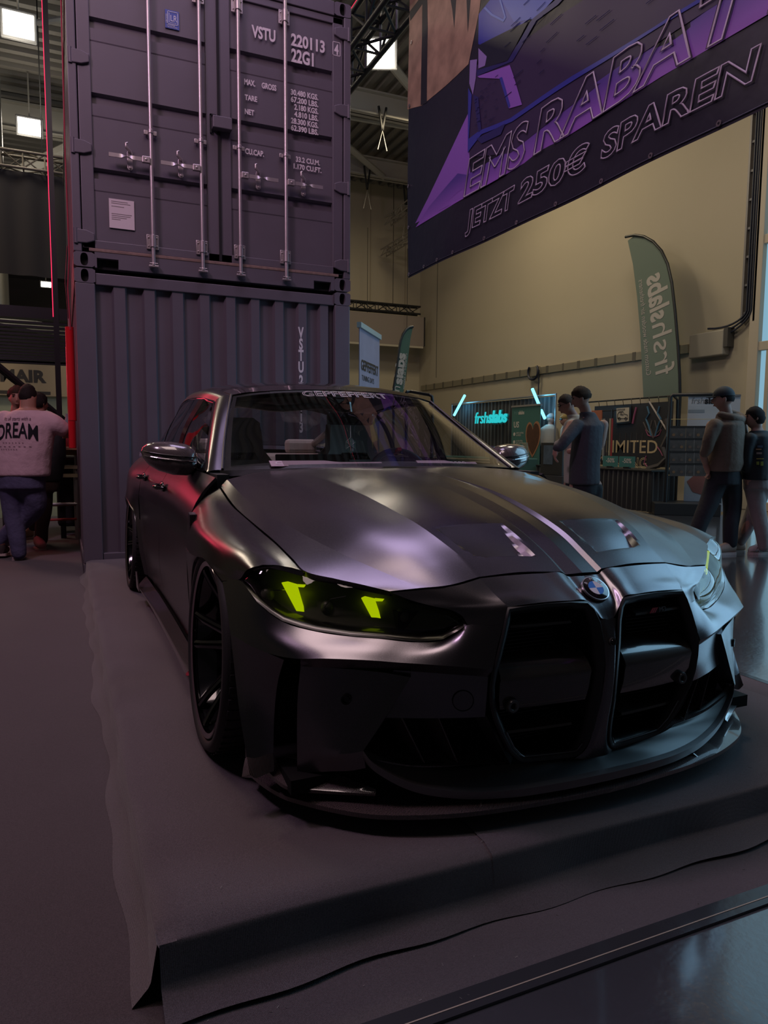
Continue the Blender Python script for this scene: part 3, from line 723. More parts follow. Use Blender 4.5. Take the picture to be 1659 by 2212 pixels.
def bumper(s, g):
    # nose between bonnet seam and grille
    n0 = [(0, 1.636, .636), (.030, 1.636, .637), (.056, 1.638, .638), (.071, 1.640, .647), (.14, 1.644, .651), (.20, 1.647, .652), (.27, 1.652, .651), (.333, 1.658, .648)]
    n1 = [(0, 1.585, .600), (.028, 1.585, .601), (.052, 1.588, .603), (.068, 1.590, .616), (.13, 1.594, .622), (.19, 1.597, .623), (.26, 1.603, .621), (.321, 1.612, .617)]
    n2 = [(0, 1.548, .563), (.022, 1.549, .565), (.045, 1.552, .572), (.064, 1.555, .595), (.12, 1.560, .601), (.185, 1.563, .603), (.25, 1.567, .602), (.312, 1.579, .598)]
    n3 = [(0, 1.528, .532), (.018, 1.529, .536), (.042, 1.536, .562), (.064, 1.543, .587), (.12, 1.546, .592), (.19, 1.550, .5935), (.255, 1.555, .591), (.306, 1.564, .5865)]
    panel_g(g, loft_i([n0, n1, n2, n3], 5, 6), s, .012)
    # outer part of the nose up to the headlamp
    m0 = [(.333, 1.658, .648), (.40, 1.660, .634), (.45, 1.676, .627), (.50, 1.693, .622), (.572, 1.718, .616)]
    m1 = [(.321, 1.612, .617), (.37, 1.625, .612), (.42, 1.645, .607), (.47, 1.667, .602), (.525, 1.687, .597)]
    m2 = [(.312, 1.579, .598), (.35, 1.597, .594), (.39, 1.617, .590), (.43, 1.635, .586), (.468, 1.651, .582)]
    m3 = [(.306, 1.564, .5865), (.34, 1.580, .582), (.37, 1.596, .578), (.40, 1.613, .576), (.431, 1.630, .573)]
    m4 = [(.313, 1.560, .566), (.34, 1.572, .563), (.365, 1.587, .562), (.39, 1.604, .561), (.411, 1.618, .560)]
    m5 = [(.322, 1.556, .545), (.345, 1.566, .542), (.365, 1.577, .540), (.385, 1.590, .538), (.403, 1.602, .538)]
    panel_g(g, loft_i([m0, m1, m2, m3, m4, m5], 4, 5, sharp=()), s, .012)
    # cheek below the headlamp down to the shoulder
    ra = [(.322, 1.556, .545), (.365, 1.577, .540), (.404, 1.603, .538), (.420, 1.614, .522), (.459, 1.633, .496), (.518, 1.654, .491), (.611, 1.703, .498), (.678, 1.748, .500), (.754, 1.80, .508), (.829, 1.863, .528), (.881, 1.926, .571), (.907, 2.02, .619), (.941, 2.106, .602)]
    rb = [(.345, 1.548, .487), (.385, 1.562, .488), (.43, 1.578, .487), (.46, 1.594, .480), (.505, 1.617, .473), (.56, 1.642, .470), (.64, 1.680, .474), (.71, 1.725, .478), (.78, 1.778, .484), (.85, 1.845, .495), (.895, 1.915, .515), (.920, 1.98, .54), (.943, 2.045, .552)]
    rc = [(.363, 1.540, .432), (.40, 1.546, .438), (.44, 1.559, .443), (.48, 1.577, .446), (.53, 1.602, .449), (.59, 1.632, .452), (.65, 1.662, .456), (.71, 1.695, .457), (.765, 1.728, .456), (.815, 1.768, .450), (.86, 1.83, .448), (.91, 1.91, .460), (.944, 1.985, .475)]
    rd = [(.366, 1.556, .408), (.40, 1.568, .412), (.44, 1.584, .415), (.48, 1.602, .418), (.53, 1.628, .421), (.59, 1.658, .424), (.65, 1.688, .426), (.71, 1.720, .427), (.765, 1.752, .425), (.80, 1.79, .422)]
    panel_g(g, loft_i([ra, rb, rc], 4, 7), s, .012)
    panel_g(g, loft_i([rc[:9]+[(.81, 1.763, .450)], rd], 4, 4), s, 0)
    # recessed tow-eye panel
    t0 = rd[:6]; t1 = [(.367, 1.560, .35), (.40, 1.572, .35), (.45, 1.594, .35), (.50, 1.620, .35), (.56, 1.655, .35), (.60, 1.68, .35)]
    t2 = [(.364, 1.570, .296), (.40, 1.58, .296), (.45, 1.60, .295), (.50, 1.622, .294), (.56, 1.652, .293), (.622, 1.685, .292)]
    panel_g(g, loft_i([t0, t1, t2], 4, 5), s, .015)
    # side panel with its sharp leading edge
    s0 = [(.554, 1.630, .409), (.61, 1.662, .418), (.67, 1.696, .423), (.73, 1.734, .425), (.80, 1.79, .422)]
    s1 = [(.592, 1.641, .345), (.64, 1.672, .345), (.69, 1.702, .345), (.745, 1.745, .345), (.805, 1.80, .345)]
    s2 = [(.632, 1.654, .278), (.67, 1.680, .272), (.715, 1.712, .268), (.76, 1.752, .265), (.808, 1.80, .262)]
    s3 = [(.671, 1.667, .216), (.70, 1.688, .206), (.735, 1.718, .20), (.77, 1.757, .195), (.808, 1.80, .19)]
    s4 = [(.66, 1.675, .165), (.69, 1.695, .155), (.73, 1.73, .145), (.77, 1.765, .135), (.808, 1.80, .125)]
    panel_g(g, loft_i([s0, s1, s2, s3, s4], 4, 4, sharp=(3,)), s, .05)
    # air-curtain slot walls and the strip in front of the wheel
    w0 = [(.842, 1.803, .440), (.875, 1.86, .449), (.912, 1.915, .461), (.944, 1.985, .475)]
    w1 = [(.850, 1.83, .38), (.88, 1.868, .39), (.912, 1.91, .395), (.942, 1.955, .398)]
    w2 = [(.856, 1.85, .28), (.884, 1.872, .285), (.912, 1.895, .288), (.938, 1.92, .29)]
    w3 = [(.86, 1.85, .17), (.885, 1.855, .165), (.91, 1.858, .16), (.93, 1.862, .165)]
    w4 = [(.86, 1.845, .12), (.885, 1.845, .115), (.91, 1.843, .11), (.928, 1.84, .125)]
    panel_g(g, loft_i([w0, w1, w2, w3], 4, 5), s, .03)
    return w3, w4
g = G(); w3, w4 = bumper(-1, g); bumper(1, g)
# bridge between the kidneys
for s in (-1, 1):
    br = [[(0, 1.528, .532), (.018, 1.529, .536), (.030, 1.528, .531)], [(0, 1.512, .48), (.013, 1.513, .48), (.021, 1.517, .472)], [(0, 1.508, .42), (.012, 1.509, .42), (.018, 1.516, .41)], [(0, 1.515, .32), (.013, 1.516, .32), (.020, 1.524, .31)],
          [(0, 1.532, .23), (.015, 1.533, .23), (.025, 1.541, .225)], [(0, 1.548, .16), (.025, 1.549, .158), (.045, 1.558, .150)], [(0, 1.553, .128), (.035, 1.555, .128), (.068, 1.566, .132)]]
    panel_g(g, loft_i(br, 4, 4), s, .01)
bump = lab(g.build('front_bumper', PAINT, car, smooth=22, weld=1e-4), 'satin black front bumper with sharp cut-outs')
# carbon end plates below the strip in front of the wheels
for s in (-1, 1):
    panel('bumper_corner', loft_i([w3, w4], 4, 3), s, CARBON, car, .03)
# apron and blade under the grilles
def blade(s, g, gb):
    top = [(0, 1.500, .106), (.16, 1.508, .104), (.30, 1.532, .100), (.451, 1.575, .107), (.559, 1.615, .131), (.62, 1.640, .164), (.653, 1.655, .190), (.671, 1.667, .218)]
    bot = [(d, y+.003, z-.024+.006*(i/7)) for i, (d, y, z) in enumerate(top)]
    bot2 = [(d-.0, y+.05, z-.024) for d, y, z in top]
    bk = [(d, y+.018, z+.004) for d, y, z in top]
    panel_g(gb, loft_i([bk, top, bot, bot2], 8, 2, sharp=(1, 2)), s, 0)
    ap = [(0, 1.553, .130), (.08, 1.566, .132), (.17, 1.572, .138), (.245, 1.580, .142), (.31, 1.596, .145), (.40, 1.64, .150), (.50, 1.665, .16), (.60, 1.68, .175)]
    panel_g(g, loft_i([bk, ap], 8, 4), s, 0)
g = G(); gb = G(); blade(-1, g, gb); blade(1, g, gb)
g.build('lower_apron', SATINB, car, smooth=50, weld=1e-4)
gb.build('lip_blade', mat('satin_grey_lip', (.16, .155, .16), .36, .8), car, smooth=50, weld=1e-4)
# side intakes: cavity, carbon floor, fins
def intake(s):
    I = lambda *a: cp(a, s)
    g = G()
    # back wall, roof
    g.grid([[I(.36, 1.76, .30), I(.50, 1.80, .30), I(.64, 1.84, .30)], [I(.30, 1.74, .12), I(.48, 1.80, .12), I(.66, 1.84, .12)]])
    g.grid([[I(.362, 1.570, .297), I(.50, 1.637, .295), I(.622, 1.69, .293)], [I(.36, 1.76, .30), I(.50, 1.80, .30), I(.64, 1.84, .30)]])
    g.grid([[I(.622, 1.69, .293), I(.64, 1.84, .30)], [I(.66, 1.68, .16), I(.66, 1.84, .12)]])
    o = g.build('side_intake', CAVITY, car)
    fl = loft_i([[(.27, 1.592, .146), (.36, 1.615, .148), (.45, 1.63, .152), (.54, 1.648, .162), (.63, 1.668, .185)], [(.27, 1.75, .165), (.36, 1.76, .168), (.45, 1.77, .17), (.54, 1.78, .18), (.64, 1.80, .19)]], 4, 4)
    panel('intake_floor', fl, s, CARBON, o, .006)
    for (a, b, y0) in (((.560, 1.668, .288), (.500, 1.652, .160), 1.78), ((.470, 1.632, .288), (.410, 1.630, .154), 1.76)):
        f = G(); n = Vector((s*.0015, 0, 0))
        q = [Vector(I(*a)), Vector(I(*b)), Vector(I(b[0]+.02, y0, b[2])), Vector(I(a[0]+.02, y0, a[2]))]
        f.add([p-n for p in q]+[p+n for p in q], [(0, 1, 2, 3), (7, 6, 5, 4), (0, 4, 5, 1), (1, 5, 6, 2), (2, 6, 7, 3), (3, 7, 4, 0)])
        f.tube([q[0], q[1]], .0022, 6)
        f.build('fin', CARBON, o)
    # grille-side post
    panel('intake_post', loft_i([[(.362, 1.566, .300), (.335, 1.562, .24), (.300, 1.572, .185), (.268, 1.588, .140)], [(.385, 1.60, .300), (.35, 1.60, .24), (.315, 1.60, .185), (.283, 1.605, .142)]], 4, 2), s, SATINB, o, .02)
    # tow-eye cover ring and parking sensor
    def ring(name, c, r, n, par, m):
        M = frame(c, (n[1], -n[0], 0), (0, 0, 1))
        q = G().lathe([(r-.002, -.002), (r-.002, .0015), (r, .0015), (r, -.002)], 28, M); return q.build(name, m, par, smooth=40)
    if s < 0:
        c = Vector(I(.425, 1.5815, .345)); M = frame(c, (1, s*.42, 0), (0, 0, 1))
        G().lathe([(.0, .0015), (.026, .0015), (.0265, -.003)], 28, M).build('tow_eye_cover', PAINT, o, smooth=40)
        G().lathe([(.0265, 0), (.0265, .0025), (.0285, .0025), (.0285, 0)], 28, M).build('tow_eye_ring', CAVITY, o, smooth=40)
    c = Vector(I(.700, 1.709, .345)); M = frame(c, (s*.83, .56, 0), (0, 0, 1))
    M = Matrix.Translation((s*.003, -.003, 0)) @ M
    p = G().lathe([(0, .003), (.008, .003), (.009, 0)], 20, M).build('parking_sensor', SATINB, o, smooth=40)
    G().lathe([(.011, 0), (.011, .003), (.0135, .003), (.0135, -.004)], 20, M).build('sensor_ring', mat('sensor_trim', (.10, .10, .10), .3, .6), o, smooth=40)
intake(-1); intake(1)

# ---------------------------------------------------------------- kidney grilles
MESHM = mat('radiator_core', (.030, .030, .032), .45, .6)
CARBON2 = stripes_mat('grille_carbon', (.008, .008, .008), (.060, .052, .046), 150, (0, math.radians(60), math.radians(0)), .20, coat=1.0, soft=.3)
def kidney(s):
    def ring(off, dy):
        return [(d, Yk(d, z)+dy, z) for d, z in kin(off)]
    loops = [ring(0, .000), ring(.004, -.004), ring(.012, -.002), ring(.024, .012), ring(.027, .030), ring(.030, .15)]
    g = G(); n = len(KID)
    P = [[cp(p, s) for p in L+[L[0]]] for L in loops]
    g.grid(P)
    o = g.build('kidney_grille', SATINB, car, smooth=45, weld=1e-5)
    # back plate (radiator)
    L = ring(.028, .13); c0 = cp((.19, 1.68, .37), s); vs = [cp(p, s) for p in L]
    G().add(vs+[c0], [(i, (i+1) % n, n) for i in range(n)]).build('radiator', CAVITY, o)
    # fine horizontal cooling fins: too many and too thin to pick apart
    def span(z, off=.030):
        K = kin(off); xs = []; zs = [k[1] for k in K]; z = min(max(z, min(zs)+.002), max(zs)-.006)
        for i in range(n):
            a = K[i-1]; b = K[i]
            if (a[1]-z)*(b[1]-z) < 0: xs.append(a[0]+(b[0]-a[0])*(z-a[1])/(b[1]-a[1]))
        return min(xs), max(xs)
    f = G()
    zz = [.556, .563, .570]+[.455+.0095*i for i in range(7)]+[.272+.010*i for i in range(4)]+[.190, .200, .21]
    for z in zz:
        a, b = span(z); a2 = a+(b-a)*.30
        f.box((s*a2, Yk(.2, z)+.075-CY0, z-.0011), (s*b, Yk(.2, z)+.095-CY0, z+.0011))
    tag(f.build('cooling_fin', MESHM, o), kind='stuff')
    # carbon blades
    def blade_bar(name, z0, z1, y0, y1, prof, inset=.030, a_in=None):
        rows = []
        K = 12
        for (py, pz) in prof:
            a, b = span(min(max(pz, .15), .575), inset)
            if a_in: a = a+a_in
            rows.append([(a+(b-a)*i/K, Yk(a+(b-a)*i/K, .40 if z1-z0 > .1 else pz)+py, pz) for i in range(K+1)])
        return panel(name, np.array(rows), s, CARBON2, o, .004, smooth=40)
    blade_bar('upper_blade', .51, .545, 0, 0, [(.085, .550), (.035, .541), (.018, .536), (.016, .530), (.03, .526), (.085, .528)], a_in=.05)
    blade_bar('plate_carrier', .31, .46, 0, 0, [(.10, .462), (.060, .452), (.022, .428), (.006, .408), (.002, .398), (.004, .390), (.010, .350), (.022, .312), (.06, .306), (.10, .306)], a_in=.012)
    blade_bar('lower_blade', .22, .25, 0, 0, [(.09, .262), (.040, .250), (.022, .243), (.019, .236), (.03, .230), (.09, .230)], a_in=.035)
    # parking sensor in the carrier
    c = cp((.297, Yk(.297, .33)+.004, .325), s); M = frame(c, (1, 0, 0), (0, 0, 1))
    q = G().lathe([(0, .006), (.007, .006), (.010, .010), (.016, .010), (.019, .004), (.019, -.01)], 24, M).build('parking_sensor', mat('sensor_trim'), o, smooth=30)
    G().lathe([(0, .0065), (.0068, .0065)], 20, M).build('sensor_eye', CAVITY, q)
    # bright lip along the lower edge
    lp = [p for p in ring(.020, .002)]; lo = [cp(lp[i], s) for i in range(12, 21)]
    G().tube(lo, .0022, 6).build('grille_lip', mat('satin_grey_lip'), o)
    return o
kidney(-1); kr = kidney(1)
# M badge on the right kidney's upper blade
Mx = frame((.205, Yk(.205, .535)+.012-CY0, .532), (1, .08, 0), (0, 0, 1))
bd = G()
for i in range(3):
    bd.prism([(-.012+.008*i-.030, 0), (-.006+.008*i-.030, 0), (.004+.008*i-.030, .014), (-.002+.008*i-.030, .014)], .002, Mx)
bd.build('badge_stripe', mat('badge_red', (.35, .02, .03), .4), kr)
text('badge_letter', 'M3', Mx @ Matrix.Translation((-.006, 0, 0)), .020, mat('badge_grey', (.16, .16, .17), .3, .7), kr, extrude=.002, xs=1.2)

# ---------------------------------------------------------------- roundel
M = frame((0, 1.587-CY0, .606), (1, 0, 0), (0, .75, .66))
rd_ = G().lathe([(0, .006), (.036, .0065), (.0395, .005), (.041, .001), (.041, -.004)], 40, M).build('roundel', GLOSSB, car, smooth=40)
G().lathe([(.0385, .0058), (.041, .0055), (.0415, 0)], 40, M).build('roundel_rim', mat('roundel_silver', (.62, .60, .62), .25, .9), rd_, smooth=40)
BLUE = mat('roundel_blue', (.015, .12, .50), .3); WHT = mat('roundel_white', (.62, .55, .58), .4)
for k in range(4):
    pts = [(0, 0)]+[(.0235*math.cos(a), .0235*math.sin(a)) for a in np.linspace(k*math.pi/2, (k+1)*math.pi/2, 9)]
    G().prism(pts, .0012, M @ Matrix.Translation((0, 0, .0065))).build('roundel_quarter', WHT if k % 2 == 0 else BLUE, rd_)
for ch, a in (('B', 142), ('M', 90), ('W', 38)):
    a = math.radians(a); text('roundel_letter', ch, M @ Matrix.Translation((.0305*math.cos(a), .0305*math.sin(a), .0068)) @ Matrix.Rotation(a-math.pi/2, 4, 'Z') @ Matrix.Translation((0, -.004, 0)), .013, WHT, rd_, align='CENTER', extrude=.0004)
# front camera dot on the bridge
M = frame((0, 1.508-CY0, .475), (1, 0, 0), (0, .15, 1))
G().lathe([(0, .004), (.006, .004), (.008, 0)], 20, M).build('front_camera', GLOSSB, car, smooth=30)
G().lathe([(.009, 0), (.009, .003), (.011, .003), (.011, -.003)], 20, M).build('front_camera_ring', mat('sensor_trim'), car, smooth=30)

# ---------------------------------------------------------------- headlamps
HL = [(.906, 2.020, .622), (.893, 1.968, .660), (.862, 1.940, .674), (.83, 1.928, .673), (.79, 1.908, .667), (.757, 1.886, .657), (.699, 1.831, .645), (.654, 1.791, .636), (.575, 1.724, .619), (.526, 1.689, .598), (.469, 1.653, .583), (.432, 1.632, .574), (.412, 1.621, .561), (.404, 1.605, .538), (.420, 1.615, .524), (.459, 1.634, .498), (.518, 1.655, .493), (.611, 1.704, .500), (.678, 1.749, .502), (.754, 1.802, .510), (.790, 1.830, .518), (.829, 1.864, .530), (.855, 1.893, .548), (.881, 1.928, .573), (.896, 1.968, .600)]
HLB = mat('headlamp_bezel', (.008, .008, .008), .25, 0, .5, coat=.5)
LENS = glass_mat('smoked_lens', (.50, .52, .44), .9, 1.5)
HOUS = mat('headlamp_housing', (.20, .20, .18), .40, .2)
DRL = emit_mat('running_light_yellow', (.62, .80, .0), 1.05)
def hl_in(off, back):
    """outline moved inwards along the lamp face and backwards"""
    P = np.array(HL); n = len(P); ax = np.array([.82, .57, 0]); ax /= np.linalg.norm(ax); out = []
    inn = np.array([-.567, .823, 0])
    for i in range(n):
        t = P[(i+1) % n]-P[i-1]; u = t@ax; w = t[2]; l = math.hypot(u, w)+1e-9
        nu, nz = -w/l, u/l              # candidate normal
        out.append(P[i]+(ax*nu+np.array([0, 0, 1])*nz)*(-off)*HLS+inn*back)
    return np.array(out)
def _area():
    P = np.array(HL); ax = np.array([.82, .57, 0]); u = P@ax; z = P[:, 2]
    return sum(u[i]*z[(i+1) % len(P)]-u[(i+1) % len(P)]*z[i] for i in range(len(P)))
HLS = 1.0
_c = np.array(HL).mean(0)
if np.linalg.norm(hl_in(.01, 0)-_c, axis=1).mean() > np.linalg.norm(np.array(HL)-_c, axis=1).mean(): HLS = -1.0
def fill_rows(P, nk=9):
    """quad rows between upper and lower edge of a closed outline that starts at the outer tip"""
    up = P[:14]; lo = np.vstack([P[:1], P[::-1][:12]])      # outer tip -> inner tip, both ways
    A = cr(up, 26); B = cr(lo, 26)
    return np.array([A+(B-A)*t for t in np.linspace(0, 1, nk)])
def headlamp(s):
    R0 = np.array(HL); R1 = hl_in(.004, .004); R2 = hl_in(.011, .012)
    g = G(); P = [[cp(p, s) for p in list(L)+[L[0]]] for L in (R0, R1, R2)]
    g.grid(P)
    deep = hl_in(.016, .055); P2 = [[cp(p, s) for p in list(L)+[L[0]]] for L in (R2, deep)]
    g.grid(P2)
    o = lab(g.build('headlamp', HLB, car, smooth=50, weld=1e-5), 'smoked headlamp with yellow-green light bars')
    bk = fill_rows(deep); panel('housing', bk, s, HOUS, o, 0)
    ln = fill_rows(hl_in(.010, .008)); k = np.sin(np.linspace(0, math.pi, ln.shape[0]))[:, None, None]
    ln = ln + np.array([.567, -.823, 0])*.020*k
    panel('lens', ln, s, LENS, o, 0, smooth=60)
    # light bars, floating 3 cm behind the lens
    BARS = (('light_bar', [(.8139, 1.9209, .6231), (.8006, 1.9117, .6264), (.7785, 1.8965, .6198), (.7569, 1.8816, .5323), (.7624, 1.8854, .5280), (.7756, 1.8945, .5390)]),
            ('light_tick', [(.7774, 1.8958, .6198), (.7577, 1.8822, .6196), (.761, 1.8844, .6129), (.7764, 1.895, .6134)]),
            ('light_bar', [(.6271, 1.7922, .5906), (.6196, 1.7871, .5948), (.5974, 1.7717, .5897), (.5759, 1.7569, .5167), (.5801, 1.7598, .5113), (.5939, 1.7693, .5181)]),
            ('light_tick', [(.5963, 1.771, .591), (.5752, 1.7565, .5897), (.5783, 1.7586, .5844), (.5952, 1.7702, .5834)]))
    for nm, pts in BARS:
        f = G(); m = len(pts); fr = [np.array(p) for p in pts]; bkk = [p+np.array([-.567, .823, 0])*.008 for p in fr]
        f.add([cp(p, s) for p in fr]+[cp(p, s) for p in bkk], [tuple(range(m)), tuple(range(2*m-1, m-1, -1))]+[(i, (i+1) % m, m+(i+1) % m, m+i) for i in range(m)])
        f.build(nm, DRL, o)
    for pc in ((.845, 1.955, .585), (.70, 1.86, .555), (.53, 1.735, .545)):
        G().sphere(cp(pc, s), (.020, .020, .022), 14, 10).build('projector', HOUS, o, smooth=60)
    for a, b in (((.86, 1.95, .60), (.80, 1.93, .60)), ((.70, 1.835, .585), (.665, 1.81, .595)), ((.70, 1.835, .585), (.715, 1.845, .56))):
        G().tube([cp(a, s), cp(b, s)], .0015, 5).build('reflector_edge', CHROME, o)
    return o
headlamp(-1); headlamp(1)

# ---------------------------------------------------------------- splitter and canards
def splitter():
    edge = [(0, 1.497, .060), (.09, 1.500, .060), (.176, 1.507, .060), (.316, 1.520, .060), (.443, 1.542, .060), (.558, 1.578, .060), (.665, 1.629, .060), (.745, 1.697, .060), (.806, 1.766, .060), (.834, 1.802, .060), (.871, 1.890, .060), (.896, 1.995, .060)]
    E = cr(edge, 60)
    inner = np.stack([E[:, 0]*.93, E[:, 1]+.14, E[:, 2]+.012], 1)
    mid = np.stack([E[:, 0]*.985, E[:, 1]+.02, E[:, 2]+.006], 1)
    g = G()
    for s in (-1, 1):
        lo = E.copy(); lo[:, 2] -= .010; lo2 = inner.copy(); lo2[:, 2] -= .02
        panel_g(g, np.array([inner, mid, E+np.array([0, 0, .002]), E, lo, lo2]), s, 0)
    return g.build('front_splitter', CARBON, car, smooth=40, weld=1e-4)
spl = lab(splitter(), 'glossy carbon front splitter')
def canard(s):
    a = [(.795, 1.90, .135), (.74, 1.80, .128), (.68, 1.725, .115), (.635, 1.668, .106)]
    b = [(.868, 1.885, .112), (.815, 1.79, .106), (.74, 1.735, .102), (.635, 1.665, .100)]
    c2 = [(.872, 1.885, .108), (.832, 1.772, .100), (.785, 1.748, .097), (.638, 1.66, .096)]
    d2 = [(.872, 1.885, .098), (.832, 1.774, .090), (.785, 1.75, .087), (.638, 1.662, .090)]
    panel('canard', loft_i([a, b, c2, d2], 6, 3, sharp=(2,)), s, CARBON, car, .006)
    f = G(); q = [Vector(cp(p, s)) for p in ((.385, 1.545, .064), (.36, 1.60, .066), (.36, 1.60, .098))]
    n = Vector((.0025, 0, 0)); f.add([p-n for p in q]+[p+n for p in q], [(0, 1, 2), (5, 4, 3), (0, 3, 4, 1), (1, 4, 5, 2), (2, 5, 3, 0)])
    f.build('splitter_fin', CARBON, spl)
canard(-1); canard(1)
# ---------------------------------------------------------------- flanks
def lev(Ys, tab):
    """tab: list of (Y, d, z) -> points at Ys"""
    T = np.array(tab); return [(float(np.interp(y, T[:, 0], T[:, 1])), y, float(np.interp(y, T[:, 0], T[:, 2]))) for y in Ys]
LV = [
 [(2.9, .80, .868), (3.4, .815, .892), (4.0, .815, .908), (4.6, .812, .922), (5.2, .80, .938), (5.7, .76, .955), (6.1, .70, .965)],
 [(2.9, .845, .820), (3.4, .855, .840), (4.0, .858, .850), (4.6, .862, .862), (5.2, .875, .880), (5.7, .83, .90), (6.1, .75, .92)],
 [(2.9, .895, .735), (3.4, .898, .752), (4.0, .900, .765), (4.6, .910, .778), (5.2, .945, .790), (5.7, .91, .81), (6.1, .80, .83)],
 [(2.9, .918, .640), (3.4, .912, .660), (4.0, .912, .670), (4.6, .925, .680), (5.2, .968, .690), (5.7, .93, .72), (6.1, .83, .74)],
 [(2.9, .920, .540), (3.4, .910, .540), (4.0, .908, .540), (4.6, .920, .55), (5.2, .972, .636), (5.7, .93, .60), (6.1, .84, .6)],
 [(2.9, .912, .350), (3.4, .908, .350), (4.0, .908, .350), (4.6, .915, .35), (5.2, .95, .40), (5.7, .92, .40), (6.1, .84, .4)],
 [(2.9, .888, .165), (3.4, .880, .165), (4.0, .880, .165), (4.6, .885, .165), (5.2, .92, .165), (5.7, .90, .2), (6.1, .82, .2)],
]
SATIN_DOOR = PAINT
def door(s, y0, y1, name):
    Ys = list(np.linspace(y0, y1, 7))
    if name == 'rear':
        rows = [lev(Ys, t) for t in LV[:4]]
        o = panel('rear_door', [loft_i(rows, 4, 5), loft_i([lev(Ys, t) for t in LV[3:]], 4, 5)], s, PAINT, car, .012, (1, 0, .2))
    else:
        o = panel('front_door', loft_i([lev(Ys, t) for t in LV], 4, 5), s, PAINT, car, .012, (1, 0, .2))
    yh = y1-.13; zh = .785 if name == 'front' else .80
    p = lev([yh], LV[2])[0]
    c = Vector(cp((p[0]+.004, yh, zh), s))
    h = G(); h.tube([c+Vector((s*.0, .075, .004)), c+Vector((s*.030, .055, .004)), c+Vector((s*.036, 0, 0)), c+Vector((s*.030, -.055, -.004)), c+Vector((0, -.075, -.004))], [.006, .010, .011, .010, .006], 10)
    h.sphere(c, (.012, .06, .026), 14, 8)
    h.build('door_handle', GLOSSB, o, smooth=60)
    return o
def flank(s):
    door(s, 2.932, 3.955, 'front'); door(s, 3.962, 4.74, 'rear')
    # rear quarter with its flared arch
    Ys = [4.747, 4.85, 5.0, 5.2, 5.45, 5.7, 5.9, 6.1]
    up = [lev(Ys, t) for t in LV[:4]]
    low = [(.935, 4.747, .52), (.952, 4.85, .535), (.972, 5.0, .602), (.978, 5.2, .635), (.962, 5.45, .60), (.935, 5.58, .52), (.90, 5.9, .5), (.84, 6.1, .5)]
    R1 = loft_i(up+[low], 4, 4)
    A = [(.951, 4.83, .52), (.945, 4.79, .43), (.938, 4.775, .33), (.925, 4.77, .25), (.91, 4.77, .17)]
    B = [lev([4.747], t)[0] for t in (LV[4],)]+[(.921, 4.747, .43), (.919, 4.747, .35), (.905, 4.747, .25), (.888, 4.747, .165)]
    R2 = loft_i([B, A], 4, 3)
    lip = [(.935, 4.775, .33), (.950, 4.80, .44), (.955, 4.85, .535), (.975, 5.0, .603), (.981, 5.2, .636), (.966, 5.45, .60), (.94, 5.6, .50), (.93, 5.63, .36)]
    R3 = loft_i([lip, [(d-.06, y, z-.004) for d, y, z in lip]], 5, 2)
    tail = loft_i([[(.80, 6.1, .93), (.84, 6.1, .70), (.84, 6.1, .5), (.82, 6.1, .25)], [(.5, 6.19, .95), (.5, 6.22, .70), (.5, 6.22, .5), (.5, 6.18, .25)], [(0, 6.21, .96), (0, 6.24, .70), (0, 6.24, .5), (0, 6.2, .25)]], 4, 4)
    side = loft_i([[(.93, 5.63, .36), (.92, 5.62, .25)], [(.84, 6.1, .4), (.82, 6.1, .25)]], 4, 4)
    panel('rear_quarter', [R1, R2, R3, tail, side], s, PAINT, car, 0, (1, 0, .2))
    # side skirt with carbon blade
    sk = [[(.905, 2.80, .165), (.897, 3.4, .165), (.897, 4.2, .165), (.905, 4.72, .165)], [(.925, 2.80, .14), (.915, 3.4, .14), (.915, 4.2, .14), (.925, 4.74, .14)], [(.945, 2.84, .105), (.94, 3.4, .105), (.942, 4.2, .105), (.955, 4.74, .105)], [(.945, 2.84, .095), (.94, 3.4, .095), (.942, 4.2, .095), (.955, 4.74, .095)], [(.86, 2.84, .09), (.86, 3.4, .09), (.86, 4.2, .09), (.86, 4.74, .09)]]
    o = panel('side_skirt', loft_i(sk, 8, 3, sharp=(2, 3)), s, CARBON, car, 0, (1, 0, .3))
    f = G(); f.prism([(0, 0), (.16, 0), (.05, .12), (0, .12)], .006, frame(cp((.965, 4.56, .10), s), (0, 1, 0), (s*.1, 0, 1))); f.build('skirt_winglet', CARBON, o)
flank(-1); flank(1)

# ---------------------------------------------------------------- greenhouse
def mirror_rows(rows):
    """extend half rows (d>=0, centre first) to both sides"""
    R = np.asarray(rows); L = R[:, ::-1][:, :-1].copy(); L[..., 0] *= -1
    return np.concatenate([L, R], 1)
def full(name, rows, nper, nv, m, parent=None, flange=.0, sharp=(), smooth=50, out=(0, 0, 1)):
    R = mirror_rows(loft_i(rows, nper, nv, sharp)); return panel(name, R, 1, m, parent or car, flange, out, smooth)
# roof (carbon) with its two shallow channels
rf = []
for y, zc, ze, dm, de in ((3.605, 1.290, 1.252, .42, .565), (3.75, 1.325, 1.275, .44, .582), (3.95, 1.352, 1.298, .455, .60), (4.25, 1.371, 1.314, .465, .61), (4.6, 1.364, 1.306, .46, .605), (4.95, 1.325, 1.268, .44, .58), (5.14, 1.288, 1.230, .42, .555)):
    b = (.09 if y < 3.7 else .07)
    rf.append([(0, y, zc), (.2, y+b*.12, zc-.003), (dm, y+b*.55, ze+(zc-ze)*.55), (.5*(dm+de)+.02, y+b*.8, ze+(zc-ze)*.30), (de, y+b, ze)])
ROOFC = stripes_mat('roof_carbon', (.010, .009, .010), (.022, .019, .021), 130, (0, 0, math.radians(40)), .16, coat=1.0)
roof = full('roof', rf, 4, 5, ROOFC, flange=.02)
